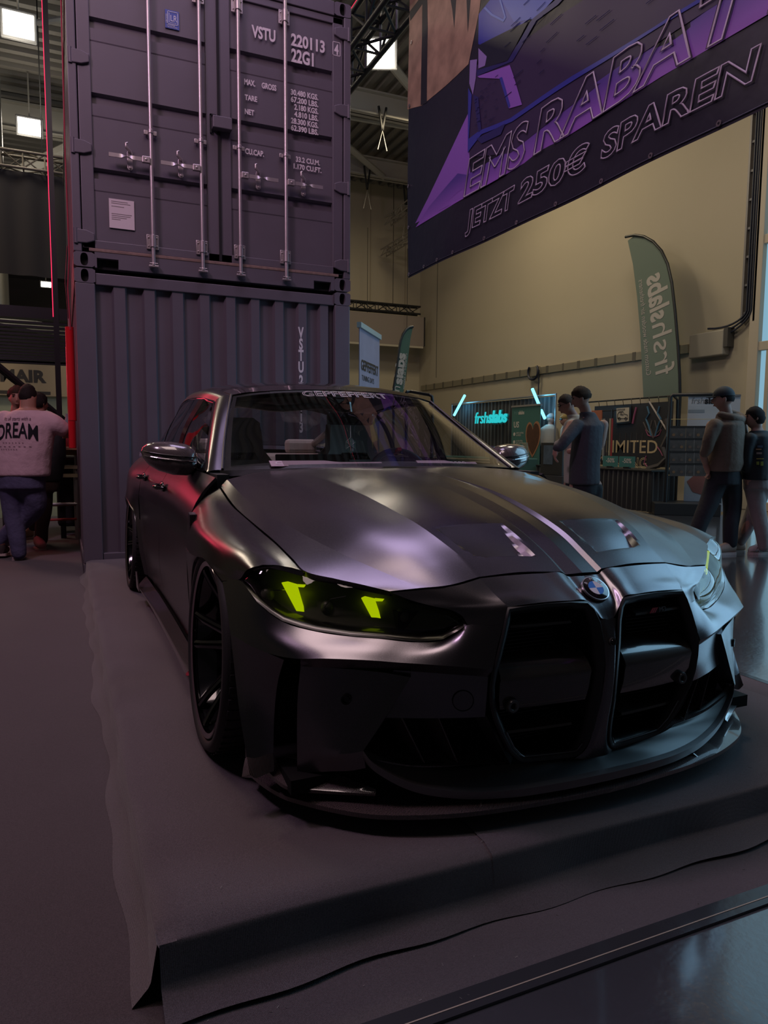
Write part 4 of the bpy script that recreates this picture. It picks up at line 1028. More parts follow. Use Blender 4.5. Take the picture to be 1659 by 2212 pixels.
# windscreen
WB = [(0, 2.935, .912), (.2, 2.945, .911), (.4, 2.98, .907), (.58, 3.04, .901), (.728, 3.115, .893)]
WM1 = [(0, 3.165, 1.045), (.19, 3.175, 1.043), (.38, 3.21, 1.037), (.55, 3.265, 1.026), (.675, 3.325, 1.012)]
WM2 = [(0, 3.395, 1.180), (.18, 3.405, 1.178), (.36, 3.435, 1.171), (.51, 3.48, 1.158), (.615, 3.53, 1.140)]
WT = [(0, 3.595, 1.287), (.17, 3.602, 1.285), (.33, 3.625, 1.277), (.46, 3.655, 1.264), (.560, 3.692, 1.248)]
ws = full('windscreen', [WB, WM1, WM2, WT], 5, 6, WSG, smooth=60, out=(0, -1, 1))
lab(ws, 'raked windscreen with lettering along its top edge')
# black frit round the edge of the screen, just behind the glass
def wsp(u, v, off=.004):
    """point on the screen, u -1..1 across, v 0..1 up, moved inwards by off"""
    R = loft_i([WB, WM1, WM2, WT], 5, 6); i = v*(R.shape[0]-1); j = abs(u)*(R.shape[1]-1)
    i0 = min(int(i), R.shape[0]-2); j0 = min(int(j), R.shape[1]-2); a = i-i0; b = j-j0
    p = (R[i0, j0]*(1-a)+R[i0+1, j0]*a)*(1-b)+(R[i0, j0+1]*(1-a)+R[i0+1, j0+1]*a)*b
    return (math.copysign(p[0], u) if u else 0, p[1]-CY0+off*.8, p[2]-off*.6)
f = G()
for us, vs in (((np.linspace(-1, 1, 21)), (0, .035)), ((np.linspace(-1, 1, 21)), (.97, 1)), ((-1, -.955), np.linspace(0, 1, 13)), ((.955, 1), np.linspace(0, 1, 13))):
    f.grid([[wsp(u, v) for u in us] for v in vs])
f.build('screen_border', SATINB, ws)
LINE = mat('screen_lettering', (.55, .50, .56), .5)
tm = text('screen_lettering', 'GEPFEFFERT', Matrix.Identity(4), .085, LINE, ws, outline=.0022, xs=1.0, align='CENTER')
def wrap(o, u0, v0, su, sv, off=-.003):
    me = o.data; xs = [v.co.x for v in me.vertices]; w = max(xs)-min(xs); cx = (max(xs)+min(xs))/2
    for v in me.vertices:
        u = u0+(v.co.x-cx)*su; vv = v0+v.co.y*sv; p = wsp(max(-1, min(1, u)), max(0, min(1, vv)), off); v.co = p
wrap(tm, .0, .885, 1.52, 1.45)
# wiper and black cowl below the screen
full('cowl', [[(0, 2.93, .89), (.4, 2.97, .886), (.74, 3.06, .86)], [(0, 3.02, .885), (.4, 3.05, .88), (.74, 3.13, .855)]], 6, 2, SATINB)
# A pillars, cant rails, C pillars
def pillar(s):
    inn = [(.730, 3.118, .893), (.678, 3.327, 1.013), (.618, 3.533, 1.142), (.565, 3.696, 1.250)]
    mid = [(.768, 3.115, .893), (.715, 3.335, 1.018), (.655, 3.55, 1.145), (.600, 3.73, 1.250)]
    out = [(.800, 3.125, .885), (.745, 3.36, 1.005), (.690, 3.58, 1.120), (.635, 3.78, 1.220)]
    ou2 = [(.790, 3.15, .880), (.735, 3.385, .995), (.680, 3.60, 1.110), (.625, 3.80, 1.210)]
    panel('a_pillar', loft_i([inn, mid, out, ou2], 6, 3), s, PAINT, car, 0, (.4, -1, .5))
    # bright-dark gasket between glass and pillar
    G().tube([cp((d+.004, y, z+.003), s) for d, y, z in cr(inn, 14)], .006, 8).build('screen_gasket', SATINB, car, smooth=60)
    rin = [(.565, 3.696, 1.250), (.598, 3.95, 1.296), (.610, 4.25, 1.312), (.606, 4.6, 1.304), (.585, 4.95, 1.262), (.56, 5.2, 1.20)]
    rmd = [(.602, 3.735, 1.248), (.640, 3.97, 1.282), (.656, 4.25, 1.293), (.652, 4.6, 1.283), (.632, 4.93, 1.238), (.615, 5.15, 1.175)]
    rou = [(.635, 3.78, 1.220), (.668, 3.99, 1.250), (.684, 4.25, 1.260), (.682, 4.6, 1.248), (.668, 4.90, 1.205), (.66, 5.10, 1.145)]
    panel('roof_rail', loft_i([rin, rmd, rou], 5, 4), s, PAINT, car, 0, (.6, 0, 1))
    # C pillar
    c0 = [(.56, 5.2, 1.20), (.59, 5.38, 1.12), (.63, 5.58, 1.03), (.66, 5.75, .985)]
    c1 = [(.615, 5.15, 1.175), (.66, 5.28, 1.08), (.71, 5.45, .99), (.75, 5.6, .955)]
    c2 = [(.66, 5.10, 1.145), (.70, 5.18, 1.06), (.755, 5.24, .985), (.80, 5.25, .938)]
    panel('c_pillar', loft_i([c0, c1, c2], 4, 4), s, PAINT, car, 0, (.8, 0, .6))
    # side glass: belt line and upper line
    def belt(y): p = lev([y], LV[0])[0]; return (p[0]-.004, y, p[2]+.004)
    T = np.array([(y, d, z) for d, y, z in rou])
    def top(y): return (float(np.interp(y, T[:, 0], T[:, 1]))-.004, y, float(np.interp(y, T[:, 0], T[:, 2]))-.003)
    def pane(name, yb0, yb1, yt0, yt1, m):
        a = [belt(y) for y in np.linspace(yb0, yb1, 5)]; b = [top(y) for y in np.linspace(yt0, yt1, 5)]
        c = [((p[0]+q[0])/2+.018, (p[1]+q[1])/2, (p[2]+q[2])/2) for p, q in zip(a, b)]
        return panel(name, loft_i([a, c, b], 3, 4), s, m, car, 0, (1, 0, .4), smooth=60)
    FSG = glass_mat('front_side_glass', (.60, .60, .60), 1.0, 1.5)
    pane('side_window', 3.17, 3.93, 3.79, 3.96, FSG)
    pane('side_window', 4.03, 4.66, 4.05, 4.70, TINTG)
    pane('quarter_window', 4.70, 5.16, 4.73, 5.06, TINTG)
    def strip(name, yb0, yb1, yt0, yt1, m, off=.004):
        a = [belt(yb0), belt(yb1)]; b = [top(yt0), top(yt1)]
        c = [((p[0]+q[0])/2+.021, (p[1]+q[1])/2, (p[2]+q[2])/2) for p, q in zip(a, b)]
        return panel(name, loft_i([a, c, b], 2, 4), s, m, car, .01, (1, 0, .4))
    strip('b_pillar', 3.925, 4.035, 3.955, 4.055, GLOSSB); strip('window_post', 4.655, 4.705, 4.695, 4.735, GLOSSB)
    # window frame line
    pts = [belt(y) for y in np.linspace(5.2, 3.15, 12)]+[top(y) for y in np.linspace(3.80, 5.06, 10)]
    G().tube([cp(p, s) for p in pts], .008, 6, closed=True).build('window_trim', GLOSSB, car, smooth=60)
pillar(-1); pillar(1)
full('rear_window', [[(0, 5.14, 1.286), (.2, 5.15, 1.283), (.42, 5.17, 1.262), (.556, 5.21, 1.20)], [(0, 5.45, 1.155), (.22, 5.455, 1.152), (.45, 5.465, 1.135), (.60, 5.47, 1.085)], [(0, 5.78, 1.000), (.25, 5.775, .998), (.50, 5.765, .99), (.655, 5.75, .982)]], 4, 5, glass_mat('rear_screen_glass', (.55, .55, .55), 1, 1.5), smooth=60)
full('boot_lid', [[(0, 5.79, .998), (.25, 5.785, .996), (.50, 5.775, .988), (.70, 5.70, .955)], [(0, 6.0, .992), (.25, 6.0, .99), (.5, 5.98, .98), (.72, 5.95, .955)], [(0, 6.2, 1.0), (.25, 6.19, .995), (.5, 6.16, .98), (.70, 6.1, .95)]], 4, 4, PAINT)
# floor pan closing the body from below
G().box((-.84, 1.75-CY0, .09), (.84, 2.00-CY0, .13)).box((-.66, 2.0-CY0, .09), (.66, 2.75-CY0, .16)).box((-.86, 2.75-CY0, .10), (.86, 4.75-CY0, .20)).box((-.66, 4.75-CY0, .12), (.66, 6.15-CY0, .30)).build('floor_pan', CAVITY, car)

# ---------------------------------------------------------------- door mirrors
def side_mirror(s):
    secs = []   # along d: (d, y centre, z centre, half depth y, half height up, half height down)
    for d, y, zc, hy, hu, hd in ((.800, 3.375, .935, .030, .020, .030), (.812, 3.375, .938, .060, .050, .062), (.85, 3.38, .942, .078, .062, .082), (.91, 3.39, .948, .084, .066, .084), (.97, 3.405, .955, .078, .058, .072), (1.01, 3.42, .962, .062, .044, .052), (1.030, 3.435, .966, .036, .022, .026), (1.036, 3.44, .966, .006, .004, .005)):
        ring = []
        for k in range(28):
            a = 2*math.pi*k/28; c, sn = math.cos(a), math.sin(a); e = .70
            yy = math.copysign(abs(c)**e, c)*hy; zz = math.copysign(abs(sn)**e, sn)*(hu if sn > 0 else hd)
            if sn < 0: yy *= 1-.25*(-sn)**2
            ring.append((d, y+yy+.02*zz/.05, zc+zz))
        secs.append(ring+[ring[0]])
    g = G(); R = np.array(secs); panel_g(g, R, s, 0)
    o = lab(g.build('door_mirror', CARBON, car, smooth=50, weld=1e-5), 'glossy carbon door mirror')
    def line(zf, name, m, r):
        ln = [(d, y-hy*(1.0 if abs(zf) < .3 else .93)-.002+.02*zf*.06/.05, zc+zf*.07) for d, y, zc, hy in ((.815, 3.375, .938, .060), (.85, 3.38, .942, .078), (.91, 3.39, .948, .084), (.97, 3.405, .955, .078), (1.01, 3.42, .962, .062), (1.028, 3.435, .966, .038))]
        G().tube([cp(p, s) for p in cr(ln, 16)], r, 6).build(name, m, o)
    line(.05, 'casing_seam', SATINB, .003); line(-.22, 'repeater_line', CHROME, .0028)
    gl = [[(.82, 3.458, .990), (.88, 3.470, .998), (.95, 3.482, .995), (1.008, 3.482, .985)], [(.82, 3.440, .885), (.88, 3.452, .876), (.95, 3.466, .890), (1.008, 3.474, .925)]]
    panel('mirror_glass', loft_i(gl, 4, 3), s, mat('mirror_silver', (.6, .6, .62), .03, 1.0), o, .004)
    arm = G(); arm.tube([cp(p, s) for p in ((.745, 3.22, .880), (.77, 3.30, .890), (.805, 3.365, .915))], [.022, .024, .034], 12)
    arm.build('mirror_foot', GLOSSB, o, smooth=60)
    f = G(); f.prism([(3.10, .885), (3.32, .885), (3.33, .99), (3.25, .985)], .012, frame(cp((.775 if s > 0 else .787, CY0, 0), s), (0, 1, 0), (0, 0, 1)))
    f.build('mirror_triangle', GLOSSB, o)
side_mirror(-1); side_mirror(1)

# ---------------------------------------------------------------- wheels
def wheel_proto():
    """axis along x, outer face towards -x, centre at origin; outer face plane x = 0"""
    w = bpy.data.objects.new('wheel', None); COL.objects.link(w); w.parent = car
    MX = Matrix.Rotation(math.pi/2, 4, 'Y')      # z -> x
    # lathe profile uses (r, h) with h along +x (inwards)
    ty = G().lathe([(.287, .020), (.292, .004), (.305, -.006), (.320, -.004), (.329, .008), (.3345, .030), (.335, .10), (.335, .17), (.3345, .245), (.328, .268), (.31, .28), (.287, .262)], 64, MX)
    ty.build('tyre', RUBBER, w, smooth=50)
    tr = G()
    for k in range(56):
        a = 2*math.pi*k/56; Rm = Matrix.Rotation(a, 4, 'X')
        for (x0, x1, dx) in ((.012, .075, .0), (.20, .262, .03)):
            tr.box((x0, -.0095+dx*.2, .3335), (x1, .0095+dx*.2, .3375), Rm)
    tag(tr.build('tread_block', RUBBER, w), kind='stuff')
    rim = G().lathe([(.272, .004), (.286, .000), (.289, .006), (.287, .020), (.272, .022), (.262, .05), (.250, .10), (.245, .20), (.255, .255), (.287, .262)], 64, MX)
    rim.build('rim_barrel', RIMB, w, smooth=40)
    G().lathe([(.270, .0035), (.284, -.0005), (.2875, .004), (.284, .0035), (.271, .007)], 64, MX).build('rim_lip', RIM_LIP, w, smooth=40)
    hub = G().lathe([(0, .098), (.028, .096), (.032, .104), (.060, .108), (.075, .120), (.078, .16)], 32, MX).build('hub', RIMB, w, smooth=40)
    for k in range(5):
        a = 2*math.pi*k/5+.3; p = Vector((.102, .045*math.cos(a), .045*math.sin(a)))
        G().cyl(p, p+Vector((.02, 0, 0)), .009, 8).build('wheel_bolt', CHROME, hub)
    # five pairs of forked spokes, dished inwards to the hub
    sp = None
    for k in range(10):
        a = 2*math.pi*k/10+ (.11 if k % 2 else -.11)
        if sp is None:
            g = G(); rows = []
            for r, x, wd, th in ((.055, .118, .020, .030), (.10, .098, .017, .026), (.16, .062, .014, .022), (.22, .030, .013, .018), (.262, .012, .014, .016), (.275, .010, .018, .016)):
                rows.append([(x, -wd, r), (x-.004, -wd*.35, r), (x+.006, 0, r), (x-.004, wd*.35, r), (x, wd, r), (x+th, wd*.8, r), (x+th, -wd*.8, r), (x, -wd, r)])
            g.grid(rows)
            sp = g.build('spoke', RIMB, w, smooth=30); o = sp
        else:
            o = sp.copy(); COL.objects.link(o)
        o.rotation_euler = (a, 0, 0)
    G().lathe([(.09, .165), (.185, .165), (.187, .170), (.187, .190), (.185, .195), (.09, .195)], 48, MX).build('brake_disc', mat('brake_disc_steel', (.16, .15, .15), .35, .9), w, smooth=30)
    cal = G(); pts = [(.185+.0, a) for a in np.linspace(-.5, .5, 8)]
    rows = []
    for x in (.145, .215):
        rows.append([(x, .15*math.sin(a)*1.0, .15*math.cos(a)) for a in np.linspace(1.1, 2.0, 8)]); rows.append([(x, .20*math.sin(a), .20*math.cos(a)) for a in np.linspace(1.1, 2.0, 8)])
    cal.grid([rows[0], rows[1], rows[3], rows[2], rows[0]]); cal.build('brake_caliper', mat('caliper_black', (.02, .02, .02), .3), w, smooth=30)
    return w
def copy_tree(o, parent):
    c = o.copy(); COL.objects.link(c); c.parent = parent
    for ch in list(o.children): copy_tree(ch, c)
    return c
wp = wheel_proto()
WCEN = ((-1, 2.355, .952, 3.0), (-1, 5.212, .962, 2.5), (1, 2.355, .952, 3.0), (1, 5.212, .962, 2.5))
for i, (s, y, d, cam) in enumerate(WCEN):
    o = wp if i == 0 else copy_tree(wp, car)
    o.location = (s*d, y-CY0, .3365)
    o.rotation_euler = (.35*i, 0, 0)
    # local +x points inwards on the viewer's left; the far side is turned round
    rz = 0 if s < 0 else math.pi
    o.rotation_euler = Euler((0, math.radians(cam)*(1 if s < 0 else 1), rz), 'XYZ')
for s in (-1, 1):
    # inner arch liners
    for y in (2.355, 5.212):
        pts = [(y+.368*math.cos(a), .30+.33*math.sin(a)) for a in np.linspace(0, math.pi, 17)]
        G().grid([[(s*.90, p[0]-CY0, min(p[1], .615)) for p in pts], [(s*.62, p[0]-CY0, min(p[1], .70)) for p in pts]]).grid([[(s*.62, p[0]-CY0, p[1]) for p in pts], [(s*.62, p[0]-CY0, .1) for p in pts]]).build('arch_liner', CAVITY, car)

# ---------------------------------------------------------------- interior
ALC = mat('seat_suede', (.58, .50, .44), .9, bump=(160, .3, .002)); DASH = mat('dashboard_vinyl', (.018, .017, .018), .6)
CAGE = mat('cage_grey', (.45, .41, .36), .3, .4); SILV = mat('seat_badge', (.30, .28, .30), .3, .8)
d_ = loft_i([[(0, 3.02, .882), (.4, 3.06, .878), (.72, 3.18, .862)], [(0, 3.25, .905), (.4, 3.27, .902), (.72, 3.32, .885)], [(0, 3.50, .895), (.4, 3.50, .895), (.74, 3.50, .875)], [(0, 3.56, .80), (.4, 3.56, .80), (.76, 3.56, .80)], [(0, 3.58, .60), (.4, 3.58, .60), (.78, 3.58, .60)]], 5, 4)
panel('dashboard', mirror_rows(d_), 1, DASH, car, 0)
panel('screen_pod', loft_i([[(-.02, 3.46, .955), (-.40, 3.47, .955)], [(-.02, 3.45, .90), (-.40, 3.46, .90)]], 3, 2), 1, GLOSSB, car, .02)
def seat(s):
    x = s*.37
    def sec(y, z, w, bul, n=14): return [(x+w*math.sin(t), y+bul*abs(math.sin(t))**2.2, z) for t in np.linspace(-math.pi/2, math.pi/2, n)]
    rows = []
    for y, z, w, b in ((4.30, .42, .25, -.10), (4.33, .55, .27, -.12), (4.36, .70, .28, -.11), (4.39, .83, .25, -.07), (4.42, .91, .19, -.03), (4.44, .97, .15, -.02), (4.455, 1.06, .145, -.02), (4.46, 1.135, .135, -.015), (4.47, 1.165, .10, .0)):
        rows.append([(p[0], p[1]-CY0, p[2]) for p in sec(y, z, w, b)])
    g = G(); g.grid(rows); bk = [[(p[0], p[1]+.10, p[2]-.005) for p in r] for r in rows]; g.grid(bk[::-1])
    g.grid([rows[-1], bk[-1]]); g.grid([[r[0] for r in rows], [r[0] for r in bk]]); g.grid([[r[-1] for r in bk], [r[-1] for r in rows]])
    o = g.build('front_seat', ALC, car, smooth=60, weld=1e-5)
    # hard shell shoulder with badge
    sh = G().prism([(-.11, 0), (.11, 0), (.085, .045), (-.085, .045)], .012, frame((x, 4.375-CY0, .905), (1, 0, 0), (0, .1, 1)))
    q = sh.build('badge_plate', GLOSSB, o)
    text('seat_badge', 'M3', frame((x, 4.359-CY0, .915), (1, 0, 0), (0, .1, 1)), .032, SILV, q, align='CENTER', xs=1.5)
    G().box((x-.25, 3.78-CY0, .30), (x+.25, 4.32-CY0, .44)).build('seat_cushion', ALC, o, bevel=.03)
for s in (-1, 1): seat(s)
# rear bench
g = G().box((-.62, 4.95-CY0, .30), (.62, 5.35-CY0, .48)); M = Matrix.Translation((0, 5.36-CY0, .45)) @ Matrix.Rotation(math.radians(-18), 4, 'X')
g.box((-.60, -.06, 0), (.60, .06, .50), M)
rb_ = g.build('rear_bench', ALC, car, bevel=.04)
for x in (-.36, .36):
    G().box((x-.13, 5.47-CY0, .93), (x+.13, 5.54-CY0, 1.04)).build('rear_headrest', ALC, rb_, bevel=.03)
G().box((-.66, 5.5-CY0, .90), (.66, 5.8-CY0, .93)).build('parcel_shelf', DASH, car)
# roll cage: hoop, diagonals and side struts
def bar(name, pts, r=.024): return G().tube([cp((-p[0], p[1], p[2]), 1) for p in pts], r, 12).build(name, CAGE, car, smooth=60)
bar('cage_hoop', cr([(.62, 4.78, .35), (.62, 4.80, .80), (.58, 4.83, 1.12), (.50, 4.85, 1.22), (0, 4.85, 1.245), (-.50, 4.85, 1.22), (-.58, 4.83, 1.12), (-.62, 4.80, .80), (-.62, 4.78, .35)], 40))
bar('cage_diagonal', [(.55, 4.84, 1.16), (.02, 4.90, .62)]); bar('cage_diagonal', [(-.55, 4.84, 1.16), (-.0, 4.90, .62)])
bar('cage_crossbar', [(.56, 4.83, .72), (-.56, 4.83, .72)])
for s in (-1, 1): bar('cage_strut', [(s*.50, 4.86, 1.20), (s*.45, 5.62, .96)])
# steering wheel (right in the picture), mirror on the screen
Ms = Matrix.Translation((.37, 3.66-CY0, .80)) @ Matrix.Rotation(math.radians(68), 4, 'X')
ring = [(.185*math.cos(a), .185*math.sin(a), 0) for a in np.linspace(0, 2*math.pi, 33)[:-1]]
g = G(); g.tube([Ms @ Vector(p) for p in ring], .017, 8, closed=True)
sw = g.build('steering_wheel', DASH, car, smooth=60)
G().cyl(Ms @ Vector((0, 0, -.03)), Ms @ Vector((0, 0, .02)), .06, 20).build('steering_boss', DASH, sw, smooth=40)
G().box((-.012, -.004, 0), (.012, .014, .06), Ms @ Matrix.Translation((0, .17, -.01))).build('wheel_mark', mat('wheel_red', (.5, .01, .01), .5), sw)
g = G(); Mm = Matrix.Translation((-.02, 3.44-CY0, 1.135)) @ Matrix.Rotation(math.radians(8), 4, 'X')
g.box((-.125, -.012, -.032), (.125, .018, .032), Mm)
rvm = g.build('rear_view_mirror', GLOSSB, car, bevel=.012)
G().tube([(-.02, 3.45-CY0, 1.165), (-.02, 3.47-CY0, 1.215)], .016, 10).build('mirror_stalk', GLOSSB, rvm)
# headliner
full('headliner', [[(0, 3.62, 1.262), (.3, 3.64, 1.25), (.55, 3.72, 1.222)], [(0, 4.3, 1.335), (.35, 4.3, 1.32), (.60, 4.3, 1.275)], [(0, 5.10, 1.262), (.3, 5.12, 1.25), (.53, 5.16, 1.205)]], 4, 4, mat('headliner_cloth', (.16, .14, .13), .9), out=(0, 0, -1))
# a small mat carpet and door linings so the cabin is not hollow
for s in (-1, 1):
    G().box((s*.74, 2.95-CY0, .30), (s*.79, 4.75-CY0, .88)).build('door_lining', DASH, car)
G().box((-.74, 3.0-CY0, .20), (.74, 4.9-CY0, .26)).build('cabin_carpet', CAVITY, car)
# bulkhead between cabin and boot, low enough to look through the rear screen
# hexagonal air freshener hanging from the mirror: a thing of its own
fr = thing('air_freshener', 'pale green hexagonal air freshener hanging behind the windscreen', 'air freshener', (XM-.035, 3.40, HP+1.00))
hx = [(.034*math.sin(a)*.9, .040*math.cos(a)) for a in np.linspace(0, 2*math.pi, 7)[:-1]]
G().prism(hx, .004, frame((0, 0, 0), (1, 0, 0), (0, 0, 1))).build('plate', mat('freshener_mint', (.20, .30, .28), .6), fr)
for k in range(3):
    a = k*math.pi/3; G().tube([(.026*math.sin(a), -.005, .030*math.cos(a)), (-.026*math.sin(a), -.005, -.030*math.cos(a))], .0012, 5).build('printed_line', mat('freshener_line', (.45, .5, .5), .6), fr)
G().tube([(0, 0, .038), (.012, .03, .10)], .0012, 5).build('cord', mat('freshener_line'), fr)
# two show cards lying on the dashboard under the screen
PINKC = mat('card_pink', (.42, .30, .36), .6); INK = mat('card_ink', (.02, .02, .02), .6); WPR = mat('card_white', (.6, .55, .58), .6)
def card(d0, d1, y, z, label, txt, tx):
    w = d0-d1
    t = thing('show_card', label, 'card', (XM-(d0+d1)/2, y, HP+z)); t.rotation_euler = (math.radians(28), 0, 0)
    G().prism([(-w/2, -.012), (w/2, -.012), (w/2, .020), (w*.12, .020), (-w*.02, .036), (-w/2, .036)], .003).build('board', PINKC, t)
    text('card_print', txt, Matrix.Translation((tx*w, .0, .0035)), .034, WPR, t, xs=1.3)
card(.545, .02, 3.03, .914, 'pink show card lying at the left foot of the windscreen', 'C', -.46)
card(-.18, -.50, 3.06, .912, 'pink show card lying at the right foot of the windscreen', 'S580', .05)
# ================================================================== pixel rays used only as a measuring tape: a picture point on a known plane of the hall
def _ray(u, v):
    cy, sy, cp_, sp = math.cos(CAM_YAW), math.sin(CAM_YAW), math.cos(CAM_PITCH), math.sin(CAM_PITCH)
    fwd = Vector((sy*cp_, cy*cp_, -sp)); right = Vector((cy, -sy, 0)); up = right.cross(fwd)
    r2 = right*math.cos(CAM_ROLL)+up*math.sin(CAM_ROLL); u2 = -right*math.sin(CAM_ROLL)+up*math.cos(CAM_ROLL)
    return fwd+r2*((u-829.5)/CAM_F)-u2*((v-1106)/CAM_F)
def onp(u, v, ax, val):
    d = _ray(u, v); o = Vector((0, 0, CAM_H)); return o+d*((val-o[ax])/d[ax])
# ================================================================== booth by the right wall
BLACKC = mat('black_curtain', (.012, .012, .014), .85, sheen=.2); PIPE = mat('black_pipe', (.012, .012, .013), .4)
TEAL = mat('teal_print', (.045, .14, .125), .6); WHITEP = mat('white_print', (.52, .48, .44), .6); GREYP = mat('grey_print', (.16, .16, .16), .6)
SILVP = mat('aluminium_pole', (.42, .40, .40), .35, .8)
def curtain(name, x, y0, y1, z0, z1, label, cat, m=BLACKC, amp=.02, pitch=.16, facing='X'):
    t = thing(name, label, cat, ((x, (y0+y1)/2, z0) if facing == 'X' else ((y0+y1)/2, x, z0)))
    n = int(abs(y1-y0)/pitch*8); g = G(); rows = []
    for z in (0, (z1-z0)*.5, z1-z0):
        r = []
        for i in range(n+1):
            k = -(abs(y1-y0))/2+abs(y1-y0)*i/n; a = amp*(math.sin(2*math.pi*k/pitch)+.35*math.sin(2*math.pi*k/(pitch*2.7)+1))*(1-.4*z/(z1-z0))
            r.append((a, k, z) if facing == 'X' else (k, a, z))
        rows.append(r)
    g.grid(rows); g.build('drape', m, t, smooth=60)
    return t
# black backdrop with its pipe frame
XA = 10.0
bdA = curtain('backdrop', XA+.05, 13.24, 17.95, 0.0, 2.24, 'long black pleated backdrop behind the glowing turquoise sign', 'backdrop', amp=.015)
for y in (13.24, 17.95): G().cyl((-.02, y-15.595, 0), (-.02, y-15.595, 2.30), .022, 10).build('upright', SILVP, bdA, smooth=50)
G().tube([(-.02, -2.36, 2.28), (-.02, 2.36, 2.28)], .022, 10).build('crossbar', SILVP, bdA, smooth=50)
# neon sign
NEON = emit_mat('neon_turquoise', (.02, .62, .66), .75); NEONB = mat('neon_backing', (.02, .16, .17), .4)
FX = frame((0, 0, 0), (0, -1, 0), (0, 0, 1))
def fitw(o, w):
    X = [v.co.x for v in o.data.vertices]; k = w/(max(X)-min(X)); m = min(X)
    for v in o.data.vertices: v.co.x = (v.co.x-m)*k
    return o
ns = thing('neon_sign', 'turquoise glowing sign lettered frshslabs hanging on the black backdrop', 'sign', (XA-.08, 16.50, 1.70))
fitw(text('letters', 'frsh', FX, .42, NEON, ns, shear=.18, extrude=.012), .62)
o = fitw(text('letters', 'slabs', FX @ Matrix.Translation((.64, .01, 0)), .42, NEON, ns, shear=.18, extrude=.012, bold=.012), .86)
o2 = fitw(text('letter_backing', 'slabs', FX @ Matrix.Translation((.62, -.01, -.03)), .44, NEONB, ns, shear=.18, extrude=.01, bold=.03), .92)
G().tube([(0, -.78, .30), (0, -.76, .62)], .004, 5).build('wire', SILVP, ns)
# two slanting light tubes
TUBE = emit_mat('blue_tube', (.16, .62, .82), 2.2)
def ltube(p0, p1, label):
    a = onp(*p0, 0, XA-.12); b = onp(*p1, 0, XA-.12)
    t = thing('light_tube', label, 'light', a); d = b-a
    G().tube([(0, 0, 0), d], .035, 10).build('tube', TUBE, t, smooth=50)
    l = bpy.data.lights.new('tube_glow', 'POINT'); l.energy = 6; l.color = (.15, .6, 1); l.shadow_soft_size = .2
    lo_ = bpy.data.objects.new('tube_glow', l); COL.objects.link(lo_); lo_.location = (a+b)/2+Vector((-.0, -.12, 0))
ltube((981, 897), (1004, 854), 'slanting blue light tube at the left end of the black backdrop')
ltube((1150, 840), (1165, 876), 'upper slanting blue light tube at the right end of the black backdrop')
ltube((1169, 886), (1177, 904), 'short lower blue light tube at the right end of the black backdrop')
# teal roll-up banner with the wooden heart
ru = thing('rollup_banner', 'teal roll-up banner headed US with a wooden heart printed on it', 'banner', (9.75, 14.52, 0))
w = 1.12
G().box((-.01, -w, .10), (0.0, 0, 2.03)).build('sheet', TEAL, ru); G().box((-.03, -w-.01, 2.03), (.03, .01, 2.07)).build('top_rail', SILVP, ru); G().box((-.10, -w, 0), (.10, 0, .10)).build('foot', SILVP, ru)
def onru(x, z): return frame((-.012, -x, z), (0, -1, 0), (0, 0, 1))
text('print', 'frsh', onru(.09, 1.86), .12, mat('teal_light', (.12, .25, .24), .6), ru, xs=.9); text('print', 'slabs', onru(.27, 1.86), .12, WHITEP, ru, bold=.004)
text('print', 'US', onru(.08, 1.56), .19, WHITEP, ru, bold=.004)
for i, (a_, b_) in enumerate((('SCENT LASTING', '4-6 WEEKS'), ('SO BEAUTIFUL', 'LIKE A LIFETIME'), ('ALL NATURAL TO', 'CREATE YOUR AIR'))):
    z = 1.40-.185*i
    G().lathe([(0, .003), (.042, .003), (.042, 0)], 16, onru(.12, z)).build('tick_disc', WHITEP, ru)
    text('print', a_, onru(.19, z+.008), .058, WHITEP, ru, xs=.72); text('print', b_, onru(.19, z-.045), .058, WHITEP, ru, xs=.72)
hp_ = [(.0, -.36), (.12, -.26), (.25, -.10), (.29, .07), (.24, .20), (.13, .25), (.04, .21), (.0, .12), (-.05, .20), (-.14, .24), (-.24, .18), (-.28, .05), (-.23, -.12), (-.12, -.26)]
def heart(sc, m, nm, dz):
    P = cr(hp_+[hp_[0]], 40)[:-1]; G().prism([(p[0]*sc+.86, p[1]*sc*1.35+1.35) for p in P], .004, onru(0, 0) @ Matrix.Translation((0, 0, dz))).build(nm, m, ru)
heart(1.0, mat('heart_edge', (.36, .17, .09), .5), 'printed_heart', 0); heart(.86, mat('heart_wood', (.085, .035, .02), .4, noise=(18, .5)), 'printed_heart', .004)
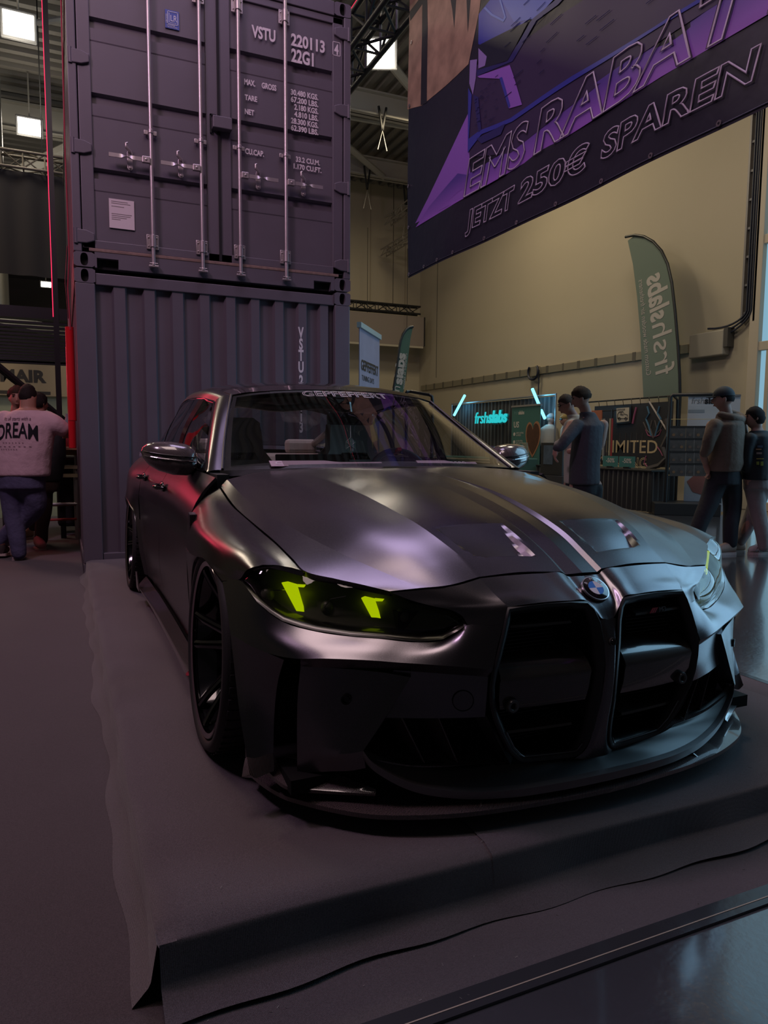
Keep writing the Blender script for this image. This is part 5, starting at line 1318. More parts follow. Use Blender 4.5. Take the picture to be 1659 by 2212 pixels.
# counters with teal cloth and slatted trays
ct = thing('display_counter', 'counter draped in teal cloth with rows of wooden slats in front of the black backdrop', 'counter', (9.0, 14.6, 0))
G().box((-.30, -1.7, 0), (.35, 2.3, .86)).build('cloth', mat('teal_cloth', (.05, .12, .10), .8), ct, bevel=.02)
SLAT = mat('pale_wood_slat', (.42, .38, .30), .6, noise=(12, .25))
for i in range(7):
    G().box((-.32-.07*i-.05, -1.7, .80-.055*i), (-.32-.07*i, 2.2, .83-.055*i)).build('slat', SLAT, ct)
G().box((-.85, -1.7, 0), (-.30, 2.2, .42)).build('base', BLACKC, ct)
PKC = [(.30, .22, .10), (.10, .07, .20), (.05, .06, .06), (.38, .16, .05), (.30, .30, .24), (.25, .05, .05)]
for i, (u, lb_) in enumerate(((1054, 'tan'), (1066, 'violet'), (1073, 'black'), (1082, 'orange'), (1138, 'tan-and-brown'))):
    p = onp(u, 958, 0, 9.05)
    t = tag(G().box((-.01, -.09, 0), (.01, .09, .26 if u < 1100 else .34), Matrix.Rotation(-.15, 4, 'Y')).build('picture_card', mat('card_%d' % i, PKC[i], .5, noise=(14, .6))), '%s picture card standing on the teal counter' % lb_, 'card', 'picture cards on the counter')
    t.location = (9.05, p[1], .862)
# dark display cabinet with a small picture
cb = thing('display_cabinet', 'dark upright display cabinet at the near end of the teal counter', 'cabinet', (8.35, 10.85, 0))
G().box((-.2, -.32, .60), (.2, .32, 1.20)).build('case', mat('cabinet_dark', (.030, .030, .028), .5), cb, bevel=.01); G().box((-.25, -.40, 0), (.25, .40, .60)).build('plinth', BLACKC, cb)
G().box((-.21, -.05, .80), (-.20, .22, 1.15)).build('picture', mat('cabinet_picture', (.10, .14, .18), .4, noise=(9, .5)), cb)
# key-chain stand
ks = thing('lanyard_stand', 'wire stand hung with coloured lanyards beside the dark cabinet', 'stand', (8.9, 11.95, .86))
G().tube([(0, -.16, .34), (0, .16, .34)], .006, 6).tube([(0, 0, 0), (0, 0, .34)], .008, 6).build('frame', SILVP, ks)
for i, cc in enumerate(((.25, .02, .05), (.04, .04, .05), (.35, .26, .12), (.30, .28, .26), (.05, .05, .05), (.2, .2, .2), (.03, .03, .04))):
    G().box((-.008, -.15+.047*i, .06-.02*(i % 3)), (.008, -.135+.047*i, .34)).build('lanyard', mat('lanyard_%d' % i, cc, .7), ks)
# long table with a pleated black skirt
tb = thing('skirted_table', 'long table with a pleated black skirt behind the men', 'table', (9.55, 11.2, 0))
g = G(); rows = []
for z in (0.01, .70):
    r = []
    for i in range(150):
        k = -1.69+3.3*i/149; r.append((-.30+.020*math.sin(2*math.pi*k/.125)*(1.3 if z < .1 else .7), k, z))
    for i in range(24):
        k = -.30+.6*i/23; r.insert(0, (k, -1.70+.02*math.sin(2*math.pi*k/.12), z))
    rows.append(r)
g.grid(rows); g.build('pleated_skirt', BLACKC, tb, smooth=60); G().box((-.32, -1.72, .70), (.32, 1.62, .735)).build('top', mat('table_top_black', (.02, .02, .02), .35), tb, bevel=.01)
for i, (u, side) in enumerate(((1318, 'left'), (1354, 'right'))):
    p = onp(u, 1018, 0, 9.4)
    t = thing('price_sign', 'teal sign reading -50% on the skirted table, the '+side+' one of two', 'sign', (9.40, p[1], .737))
    G().box((-.01, -.20, .02), (.0, .20, .22)).build('board', mat('teal_sign', (.05, .19, .17), .5), t); G().box((-.03, -.07, 0), (.03, .07, .03)).build('foot', PIPE, t)
    text('print', '-50%', frame((-.012, .11, .10), (0, -1, 0), (0, 0, 1)), .115, WHITEP, t, bold=.002)
# LIMITED backdrop hung on hooks
XB = 10.62
lb_ = thing('printed_backdrop', 'black printed backdrop reading LIMITED with a horned dragon, hung from hooks', 'backdrop', (XB, 11.5, 0))
yl, yr = 12.65, 10.42; z1 = 2.00; z0 = .74
G().box((0, yr-11.5, z0), (.01, yl-11.5, z1)).build('sheet', mat('limited_black', (.016, .015, .017), .6), lb_)
G().tube([(0, yr-11.5-.1, 2.10), (0, yl-11.5+.4, 2.10)], .016, 8).build('rail', PIPE, lb_)
for i in range(9):
    y = yr-11.5+.12+i*.245; G().tube([(0, y, 2.115), (-.02, y, 2.09), (-.005, y, 2.03), (.0, y, 1.98)], .006, 5).build('hook', PIPE, lb_)
def onlb(u, v, dx=-.002):
    p = onp(u, v, 0, XB); return (dx, p[1]-11.5, p[2])
GOLD = mat('gold_print', (.46, .36, .20), .6)
def lbt(body, u0, v0, u1, h, m, **k):
    a = onlb(u0, v0); b = onlb(u1, v0); return fitw(text('print', body, frame(a, (0, -1, 0), (0, 0, 1)), h, m, lb_, **k), abs(a[1]-b[1]))
lbt('LIMITED', 1308, 977, 1420, .37, GOLD, bold=.002); lbt('STANDING', 1290, 1007, 1396, .30, GOLD, outline=.006)
FINE = [mat('art_grey', (.10, .085, .08), .7), mat('art_blue', (.05, .14, .22), .7), mat('art_pink', (.30, .07, .14), .7), mat('art_dark', (.055, .045, .040), .7)]
def stroke(pts, r, m): G().tube([onlb(*p, -.004) for p in pts], r, 5).build('art_stroke', m, lb_)
for sx in (1, -1):
    cx = 1412
    stroke([(cx+sx*4, 942), (cx+sx*10, 920), (cx+sx*16, 905), (cx+sx*9, 893), (cx+sx*13, 878)], .022, FINE[1])
    stroke([(cx+sx*3, 940), (cx+sx*14, 930), (cx+sx*22, 912)], .012, FINE[0]); stroke([(cx+sx*2, 944), (cx+sx*12, 940), (cx+sx*17, 928)], .010, FINE[2]); stroke([(cx, 947), (cx+sx*7, 925), (cx+sx*3, 908)], .012, FINE[0])
stroke([(1440, 905), (1446, 935), (1432, 965), (1440, 990), (1425, 1005), (1400, 1012)], .05, FINE[3]); stroke([(1425, 1015), (1428, 1030), (1412, 1045)], .022, FINE[3])
stroke([(1420, 965), (1427, 975), (1432, 985)], .012, FINE[2]); stroke([(1396, 985), (1392, 1000), (1400, 1010)], .012, FINE[2]); stroke([(1426, 1022), (1415, 1040)], .010, FINE[2])
stroke([(1375, 880), (1370, 900), (1367, 915)], .020, FINE[2])
for u in (1340, 1352, 1364, 1376, 1388): stroke([(u, 935), (u-2, 975)], .004, FINE[0])
stroke([(1403, 868), (1440, 928)], .022, mat('pale_stick', (.34, .30, .26), .5))
# framed drawing of an off-road car hung on that backdrop
fd = thing('framed_drawing', 'black framed drawing of a boxy off-road car hung on the dragon backdrop', 'picture', (XB-.03, 11.5, 0))
def q4(us, name, m, dx, par): 
    P = [onlb(*p, dx) for p in us]; n = len(P); G().add(P+[(p[0]+.008, p[1], p[2]) for p in P], [tuple(range(n)), tuple(range(2*n-1, n-1, -1))]+[(i, (i+1) % n, n+(i+1) % n, n+i) for i in range(n)]).build(name, m, par)
q4([(1330, 878), (1366, 876), (1365, 914), (1331, 917)], 'frame', PIPE, 0, fd); q4([(1334, 882), (1362, 880), (1361, 910), (1335, 913)], 'sheet', mat('drawing_paper', (.45, .40, .30), .7), -.004, fd)
def dl(pts, r=.006): G().tube([onlb(*p, -.008) for p in pts], r, 5).build('drawn_line', PIPE, fd)
dl([(1337, 904), (1337, 896), (1340, 890), (1349, 889), (1351, 894), (1358, 896), (1359, 904), (1337, 904)]); dl([(1343, 890), (1343, 896), (1350, 896)]); dl([(1346, 890), (1346, 896)])
for u in (1341, 1355): dl([(u+2.4*math.cos(a), 904.5+3*math.sin(a)) for a in np.linspace(0, 6.3, 12)])
fitw(text('print', 'OFFENDER', frame(onlb(1335, 888, -.006), (0, -1, 0), (0, 0, 1)), .06, PIPE, fd), .25)
# string of ribbons and orange cloth left of it
rbn = thing('ribbon_rack', 'rack of hanging ribbons and an orange cloth behind the man in the grey jacket', 'rack', (10.2, 11.9, 0))
G().tube([(0, -.4, 1.86), (0, .6, 1.86)], .012, 6).cyl((0, -.30, 0), (0, -.30, 1.88), .02, 8).build('stand', PIPE, rbn)
G().box((-.02, .0, 1.55), (0, .52, 1.88)).build('cloth', mat('orange_cloth', (.34, .10, .04), .8), rbn)
for i, cc in enumerate(((.3, .03, .03), (.35, .32, .22), (.04, .04, .04), (.04, .04, .05), (.30, .30, .28), (.16, .18, .14))):
    G().box((-.03, -.28+.06*i-.06, .85+.10*(i % 2)), (-.01, -.25+.06*i-.06, 1.70)).build('ribbon', mat('ribbon_%d' % i, cc, .7), rbn)
# black pipe rack with packets on a plinth
pr0 = onp(1436, 1086, 2, .20); pr1 = onp(1448, 852, 1, pr0[1]); ztop = pr1[2]
pl_ = thing('plinth', 'low black plinth under the packet rack', 'plinth', (0, 0, 0))
a_ = onp(1413, 1112, 2, 0); b_ = onp(1557, 1116, 2, 0); d_ = Vector((b_[0]-a_[0], b_[1]-a_[1], 0)); nrm = Vector((-d_.y, d_.x, 0)).normalized()
if nrm.dot(Vector((1, 1, 0))) < 0: nrm = -nrm
Mp = frame(a_, d_, nrm); pl_.matrix_local = Mp
G().box((0, 0, 0), (d_.length, .75, .20)).build('box', mat('plinth_black', (.02, .02, .021), .4), pl_, bevel=.01)
rk = thing('packet_rack', 'black pipe rack hung with rows of small packets beside the man in the cap', 'rack', (0, 0, 0)); rk.matrix_local = Mp
H = ztop-.0
def rp(u, v, off=.25):
    """picture point on the rack plane, in rack coordinates"""
    d = _ray(u, v); o = Vector((0, 0, CAM_H)); p0 = a_+nrm*off; t = (p0-o).dot(nrm)/d.dot(nrm); w = o+d*t; return Mp.inverted() @ w
tl = rp(1449, 853); bl = rp(1437, 1086); tr = rp(1545, 856)
G().tube([(bl.x, bl.y, .20), (tl.x, tl.y, tl.z-.04), (tl.x+.03, tl.y, tl.z), (tr.x, tr.y, tl.z), (tr.x+.1, tr.y, tl.z), (tr.x+.13, tr.y, tl.z-.04), (tr.x+.15, tr.y, .20)], .030, 8).build('pipe_frame', PIPE, rk, smooth=50)
G().tube([(tl.x+.05, tl.y, tl.z-.02), (tl.x+.16, tl.y+.35, tl.z-.06), (tl.x+.17, tl.y+.35, tl.z-.55)], .022, 8).build('back_brace', PIPE, rk, smooth=50)
for zz in (1.60, 1.13, .66): G().tube([(tl.x-.02, tl.y-.01, zz), (tr.x+.1, tl.y-.01, zz)], .004, 5).build('wire', mat('brass_wire', (.35, .27, .12), .4, .6), rk)
PACK = mat('packet_film', (.075, .072, .070), .15, 0, .6, noise=(9, .6)); PHD = mat('packet_header', (.02, .02, .02), .4)
for r_, v in enumerate((920, 946, 974, 1000)):
    for c_, u in enumerate((1447, 1464, 1482, 1500, 1517)):
        a = rp(u, v+4); 
        t = thing('packet', 'clear packet with black header, %s in the %s of the rack' % (('leftmost', 'second', 'middle', 'fourth', 'rightmost')[c_], ('top row', 'upper middle row', 'lower middle row', 'bottom row')[r_]), 'packet', Mp @ a, group='packets hung on the pipe rack')
        t.rotation_euler = Mp.to_euler(); wd = .125
        G().box((0, -.02, -.19), (wd, -.005, .0)).build('film', PACK, t); G().box((-.002, -.024, .0), (wd+.002, -.003, .030)).build('header', PHD, t)
        tan = ((.15, .085, .04), (.10, .065, .045), (.08, .06, .05))[(r_*2+c_) % 3]
        G().lathe([(0, .002), (.026, .002), (.026, 0)], 7, frame((wd/2, -.021, -.12), (1, 0, 0), (0, 0, 1))).build('piece', mat('wood_piece_%d' % ((r_*2+c_) % 3), tan, .6), t)
# white roll-up behind the rack
wr = thing('rollup_banner', 'white roll-up banner with the black name frshslabs behind the packet rack', 'banner', (0, 0, 0)); wr.matrix_local = Mp @ Matrix.Translation((0, .62, 0))
def wp_(u, v): p = rp(u, v, .62); return (p.x, p.y-.62, p.z)
A0 = wp_(1487, 857); A1 = wp_(1600, 858)
G().box((A0[0], 0, .03), (A1[0], .012, A0[2])).build('sheet', mat('white_sheet', (.40, .40, .42), .6), wr); G().box((A0[0], -.02, A0[2]), (A1[0], .03, A0[2]+.03)).build('top_rail', SILVP, wr)
B0 = wp_(1494, 872); fitw(text('print', 'frsh', frame((B0[0], -.004, B0[2]), (1, 0, 0), (0, 0, 1)), .15, GREYP, wr, shear=.15), .20); fitw(text('print', 'slabs', frame((B0[0]+.205, -.004, B0[2]), (1, 0, 0), (0, 0, 1)), .15, PIPE, wr, bold=.006), .30)
B1 = wp_(1487, 885); G().box((B1[0], -.004, B1[2]-.05), (B1[0]+.26, 0, B1[2])).build('print_cloud', mat('cloud_grey', (.22, .24, .27), .6), wr)
B2 = wp_(1484, 1040); G().prism([(0, 0), (.10, -.18), (.30, -.24), (.32, .10), (.12, .12)], .004, frame((B2[0], -.003, B2[2]), (1, 0, 0), (0, 0, 1))).build('print_label', mat('label_red', (.30, .10, .08), .6), wr)
# ---------------------------------------------------------------- beach flags
FLAG = mat('flag_sage', (.125, .165, .135), .8)
def poly_thing(name, label, cat, ax, val, edge, pole, m, thick=.012):
    P = [onp(*p, ax, val) for p in edge]; base = Vector((P[0].x, P[0].y, 0)); t = thing(name, label, cat, base)
    n = len(P); d = Vector((0, 0, 0)); d[ax] = thick
    vs = [p-base for p in P]; G().add([v for v in vs]+[v+d for v in vs], [tuple(range(n)), tuple(range(2*n-1, n-1, -1))]+[(i, (i+1) % n, n+(i+1) % n, n+i) for i in range(n)]).build('cloth', m, t)
    PP = [onp(*p, ax, val)-base for p in pole]; PP = [(p.x-(.01 if ax == 0 else 0), p.y-(.01 if ax == 1 else 0), p.z) for p in PP]
    G().tube(PP+[(PP[-1][0], PP[-1][1], 0)], .028, 8).build('pole', PIPE, t, smooth=60)
    G().tube([(PP[-1][0]-.3, PP[-1][1], .02), (PP[-1][0]+.3, PP[-1][1], .02)], .03, 6).tube([(PP[-1][0], PP[-1][1]-.3, .02), (PP[-1][0], PP[-1][1]+.3, .02)], .03, 6).build('cross_base', PIPE, t)
    return t, base
pole = [(1352, 512), (1372, 508), (1392, 511), (1412, 522), (1430, 542), (1443, 570), (1452, 610), (1459, 670), (1465, 740), (1469, 810), (1470, 858)]
edge = pole[1:]+[(1390, 862), (1387, 800), (1383, 720), (1376, 640), (1367, 570), (1356, 520)]
XF = 10.9
fl, fb = poly_thing('beach_flag', 'tall sage green beach flag with pale mirrored lettering reaching up the right wall', 'flag', 0, XF, edge, pole, FLAG)
def flag_text(body, p_start, p_end, h, m, t, base, bold=0, mirror=True, side=-1):
    """lettering running up the cloth, seen from the back (mirrored)"""
    a = onp(*p_start, 0, XF)-base; b = onp(*p_end, 0, XF)-base; d = b-a
    up = Vector((0, d.z, -d.y)) if side < 0 else Vector((0, -d.z, d.y))
    M = frame((-.004, a.y, a.z), d, up)
    o = text('print', body, M, h, m, t, bold=bold); 
    return fitw(o, d.length)
FLW = mat('flag_print', (.40, .37, .34), .8)
def fh(u0, u1, v): return abs(onp(u0, v, 0, XF)[1]-onp(u1, v, 0, XF)[1])
flag_text('frsh', (1417, 815), (1409, 704), fh(1412, 1458, 760)*1.30, FLW, fl, fb, side=1); flag_text('slabs', (1408, 698), (1398, 600), fh(1402, 1446, 650)*1.30, FLW, fl, fb, bold=.02, side=1)
flag_text('Custom made wooden air fresheners', (1397, 812), (1380, 606), fh(1388, 1400, 700)*1.2, FLW, fl, fb, side=1)
pole2 = [(892, 706), (884, 707), (877, 712), (870, 722), (865, 736), (862, 752), (856, 800), (850, 838)]
edge2 = pole2+[(871, 850), (876, 820), (882, 770), (887, 730)]
f2, fb2 = poly_thing('beach_flag', 'smaller green beach flag with slabs in pale letters behind the car roof', 'flag', 1, 14.0, edge2, pole2, mat('flag_green', (.06, .12, .09), .8))
def ft2(body, p0, p1, h, bold=0):
    a = onp(*p0, 1, 14.0)-fb2; b = onp(*p1, 1, 14.0)-fb2; d = b-a
    return fitw(text('print', body, frame((a.x, -.016, a.z), d, Vector((-d.z, 0, d.x))), h, FLW, f2, bold=bold), d.length)
ft2('slabs', (867, 832), (875, 764), .27, .012); ft2('h', (862, 846), (864, 836), .27); ft2('wooden air fresheners', (873, 842), (879, 764), .08)
# roll-up banner with a yellow car
rg = [onp(777, 703, 2, 2.95), onp(820, 730, 2, 2.95)]
dv = Vector((rg[1].x-rg[0].x, rg[1].y-rg[0].y, 0)); rt = thing('rollup_banner', 'pale lilac roll-up banner with black lettering and a yellow car, right of the containers', 'banner', (rg[0].x, rg[0].y, 0)); rt.rotation_euler = (0, 0, math.atan2(dv.y, dv.x)); Wd = dv.length
G().box((0, 0, .05), (Wd, .012, 2.92)).build('sheet', mat('lilac_sheet', (.26, .26, .38), .6, noise=(2.5, .25)), rt); G().box((-.02, -.03, 2.92), (Wd+.02, .04, 3.0)).build('top_rail', mat('rail_mint', (.30, .42, .46), .4), rt); G().box((0, -.12, 0), (Wd, .12, .06)).build('foot', SILVP, rt)
fitw(text('print', 'GEPFEFFERT', frame((Wd*.06, -.004, 2.30), (1, 0, 0), (0, 0, 1)), .22, PIPE, rt, bold=.006), Wd*.86); fitw(text('print', 'TUNING DAYS', frame((Wd*.10, -.004, 2.14), (1, 0, 0), (0, 0, 1)), .12, PIPE, rt), Wd*.6)
YEL = mat('print_yellow', (.42, .29, .05), .5); DBL = mat('print_night', (.05, .06, .11), .6); 
def rpoly(pts, m, nm, dz=.004): G().prism([(p[0]*Wd, p[1]) for p in pts], .002, frame((0, -dz, 0), (1, 0, 0), (0, 0, 1))).build(nm, m, rt)
rpoly([(0, 1.0), (1, 1.0), (1, 1.95), (.8, 2.05), (.62, 1.9), (.45, 2.05), (.25, 1.95), (0, 2.0)], DBL, 'printed_trees', .003)
rpoly([(.22, 1.05), (.18, 1.45), (.30, 1.60), (.62, 1.62), (.88, 1.42), (.94, 1.05)], YEL, 'printed_car', .006); rpoly([(.30, 1.62), (.36, 1.84), (.55, 1.86), (.64, 1.62)], mat('print_glass', (.09, .13, .20), .4), 'printed_glass', .008)
rpoly([(.40, 1.30), (.58, 1.26), (.56, 1.20), (.42, 1.22)], PIPE, 'printed_lamp', .009); rpoly([(.64, 1.18), (.92, 1.22), (.92, 1.05), (.64, 1.05)], PIPE, 'printed_grille', .009)
# ---------------------------------------------------------------- board hung from a truss on the far wall
def truss(name, label, a, b, size, r, m, seg=.5, par=None, cat='truss', four=True):
    a = Vector(a); b = Vector(b); d = b-a; L = d.length; t = thing(name, label, cat, a) if par is None else par
    x = d.normalized(); upv = Vector((0, 0, 1)); y = upv.cross(x).normalized(); z = x.cross(y)
    cs = [(-.5, -.5), (.5, -.5), (.5, .5), (-.5, .5)] if four else [(-.5, .5), (.5, .5), (0, -.5)]
    def pt(k, u): c_ = cs[k]; return x*u+y*c_[0]*size+z*c_[1]*size
    for k in range(len(cs)): G().tube([pt(k, 0), pt(k, L)], r, 8).build('chord', m, t, smooth=60)
    n = max(2, int(L/seg)); g = G()
    for i in range(n):
        u0 = L*i/n; u1 = L*(i+1)/n
        for k in range(len(cs)):
            k2 = (k+1) % len(cs); g.tube([pt(k, u0 if i % 2 == 0 else u1), pt(k2, u1 if i % 2 == 0 else u0)], r*.5, 5); g.tube([pt(k, u0), pt(k2, u0)], r*.45, 5)
    tag(g.build('lacing', m, t), kind='stuff'); return t
TRB = mat('black_truss', (.020, .020, .022), .35, .4); TRS = mat('alu_truss', (.34, .32, .30), .4, .7)
bo = thing('hanging_board', 'large grey blank board hung under a truss in the far corner of the hall', 'board', (9.6, 21.9, 4.41))
G().box((-1.6, 0, 0), (1.52, .10, .95)).build('panel', mat('board_grey', (.22, .18, .155), .7), bo); G().box((1.52, -.02, 0), (1.56, .14, .95)).build('edge', PIPE, bo); G().box((-1.6, -.01, -.07), (1.5, .08, -.005)).build('torn_edge', mat('board_foam', (.40, .36, .28), .8), bo)
tr_ = truss('lighting_truss', 'black truss carrying the grey board in the far corner', (7.9, 21.95, 5.56), (10.95, 21.95, 5.56), .24, .03, TRB, .36)
G().tube([(2.1, 0, .12), (2.1, 0, 4.2)], .01, 5).build('hoist_cable', PIPE, tr_)
# ---------------------------------------------------------------- cable tray, junction box and ladder on the right wall
TRAYM = mat('tray_zinc', (.30, .27, .20), .5, .5)
cty = thing('cable_tray', 'flat cable tray running along the right wall above the booth', 'cable tray', (11.46, 16.1, 3.0))
G().box((-.03, -5.2, 0), (.025, 6.6, .17)).build('rail', TRAYM, cty)
for i in range(19):
    y = -5.0+i*.62; G().box((-.036, y, -.01), (-.028, y+(.10 if i % 3 else .05), .18)).build('bracket', mat('tray_dark', (.10, .09, .07), .6), cty)
G().box((-.10, -.25-3.1+3.1, -.04), (.02, .12, .20)).build('loop_box', TRAYM, cty)
jb = thing('junction_box', 'grey metal junction box at the right end of the cable tray', 'box', (11.40, 10.5, 3.05))
p0 = onp(1489, 728, 0, 11.3); p1 = onp(1560, 768, 0, 11.3)
G().box((-.10, p1[1]-10.5, p1[2]-3.05+.02), (.09, p0[1]-10.5, p0[2]-3.05+.04)).build('case', mat('junction_grey', (.34, .31, .25), .5), jb, bevel=.02)
G().box((-.09, p1[1]-10.5-.09, -.05), (.08, p1[1]-10.5, .30)).build('gland_plate', mat('gland_dark', (.06, .055, .05), .5), jb)
cl_ = thing('cable_ladder', 'upright cable ladder with dark cables on the right wall by the glazed doors', 'cable ladder', (11.45, 9.5, 3.4))
for y in (.16, -.10): G().box((-.05, y-.02, 0), (.03, y+.02, 6.4)).build('rail', mat('ladder_zinc', (.20, .19, .19), .5, .6), cl_)
for i in range(13): G().box((-.03, -.12, .15+i*.5), (.02, .14, .19+i*.5)).build('rung', mat('ladder_zinc'), cl_)
CBL = mat('dark_cable', (.012, .016, .035), .5)
for k in range(3):
    y = -.05+.05*k
    G().tube([(-.05, y, 6.4), (-.05, y, .2)]+[(-.05, y+(.9-y)*t**1.6, .2-.42*math.sin(t*1.57)**1.0+.11*k*t) for t in np.linspace(.12, 1, 8)], .020, 6).build('cable', CBL, cl_, smooth=60)
lp = thing('cable_loop', 'coil of black cable and its drop line on the tray above the booth', 'cable', (11.38, 15.95, 3.0))
G().tube([(-.06, .22*math.cos(a), .06+.20*math.sin(a)) for a in np.linspace(2.4, 7.0, 22)], .03, 6).build('coil', CBL, lp, smooth=60); G().tube([(0, -.18, .1), (0, -.18, -1.0)], .018, 5).build('drop_line', CBL, lp)
# black rail seen past the car roof, part of the stand behind
brl = thing('clothes_rail', 'black clothes rail just showing over the right end of the car roof', 'rail', (0, 0, 0))
p = [onp(878, 846, 1, 9.0), onp(888, 846, 1, 9.0), onp(928, 853, 1, 8.6), onp(933, 856, 1, 8.6), onp(934, 866, 1, 8.6)]
brl.location = (p[-1].x, p[-1].y, 0)
G().tube([v-Vector(brl.location) for v in p]+[(0, 0, 0)], .022, 8).tube([p[0]-Vector(brl.location), (p[0].x-brl.location.x, p[0].y-brl.location.y, 0)], .022, 8).build('tube', PIPE, brl, smooth=60)
# ceiling-hung alu trusses and straps by the far end of the right wall
t1 = truss('lighting_truss', 'thin aluminium truss hung below the ceiling along the right wall', (9.6, 14.0, 8.35), (9.6, 21.5, 8.15), .22, .022, TRS, .4)
t2 = truss('lighting_truss', 'second thin aluminium truss hung lower near the far corner', (9.9, 18.2, 7.5), (9.9, 22.5, 7.45), .20, .02, TRS, .4)
for i, (x, y, z0_, z1_) in enumerate(((7.25, 16.6, 8.2, 9.2), (8.35, 20.2, 8.0, 9.2), (9.6, 19.5, 8.3, 9.2), (9.9, 20.8, 7.5, 9.2), (9.9, 18.6, 7.5, 9.2))):
    s_ = thing('hoist_strap', ('dark lifting strap and shackle round the roof girder, %s' % ('nearest the containers', 'second from the containers', 'middle one', 'by the far corner', 'above the lower thin truss')[i]), 'strap', (x, y, z0_))
    G().tube([(0, 0, (z1_-z0_)*.45), (-.10, 0, z1_-z0_), ], .03, 5).tube([(0, 0, (z1_-z0_)*.45), (.10, 0, z1_-z0_)], .03, 5).build('webbing', PIPE, s_)
    G().tube([(-.12, 0, 0), (0, 0, (z1_-z0_)*.45), (.12, 0, 0)], .015, 5).build('shackle', TRS, s_)
for i, (x, y, z1_) in enumerate(((10.3, 21.5, 7.4), (10.6, 20.0, 7.4), (9.2, 22.2, 8.1))):
    tag(G().cyl((x, y, 3.2), (x, y, z1_), .008, 5).build('drop_wire', PIPE), 'thin wire hanging in front of the wall, %s' % ('left of three', 'right of three', 'nearest the corner')[i], 'wire')
# ================================================================== people
SKIN = mat('skin', (.36, .19, .14), .55, 0, .4); SKINR = SKIN
def bake(g, name, m, parent, voxel=.012, smooth=5):
    o = g.build(name, m, None)
    md = o.modifiers.new('r', 'REMESH'); md.mode = 'VOXEL'; md.voxel_size = voxel
    if smooth: s = o.modifiers.new('s', 'SMOOTH'); s.iterations = smooth; s.factor = .5
    dg = bpy.context.evaluated_depsgraph_get(); me = bpy.data.meshes.new_from_object(o.evaluated_get(dg))
    old = o.data; o.modifiers.clear(); o.data = me; bpy.data.meshes.remove(old); me.name = name
    me.materials.clear(); me.materials.append(m); me.shade_smooth()
    o.parent = parent; return o
def rings(g, R):
    """closed loft through rings of equal count"""
    n = len(R[0]); vs = [p for r in R for p in r]; fs = [(i*n+j, i*n+(j+1) % n, (i+1)*n+(j+1) % n, (i+1)*n+j) for i in range(len(R)-1) for j in range(n)]
    fs += [tuple(range(n-1, -1, -1)), tuple((len(R)-1)*n+j for j in range(n))]; return g.add(vs, fs)
NH = Vector((math.sin(CAM_YAW), math.cos(CAM_YAW), 0)); RH = Vector((math.cos(CAM_YAW), -math.sin(CAM_YAW), 0))
def pxd(u, v, D):
    d = _ray(u, v); o = Vector((0, 0, CAM_H)); return o+d*(D/d.dot(NH))
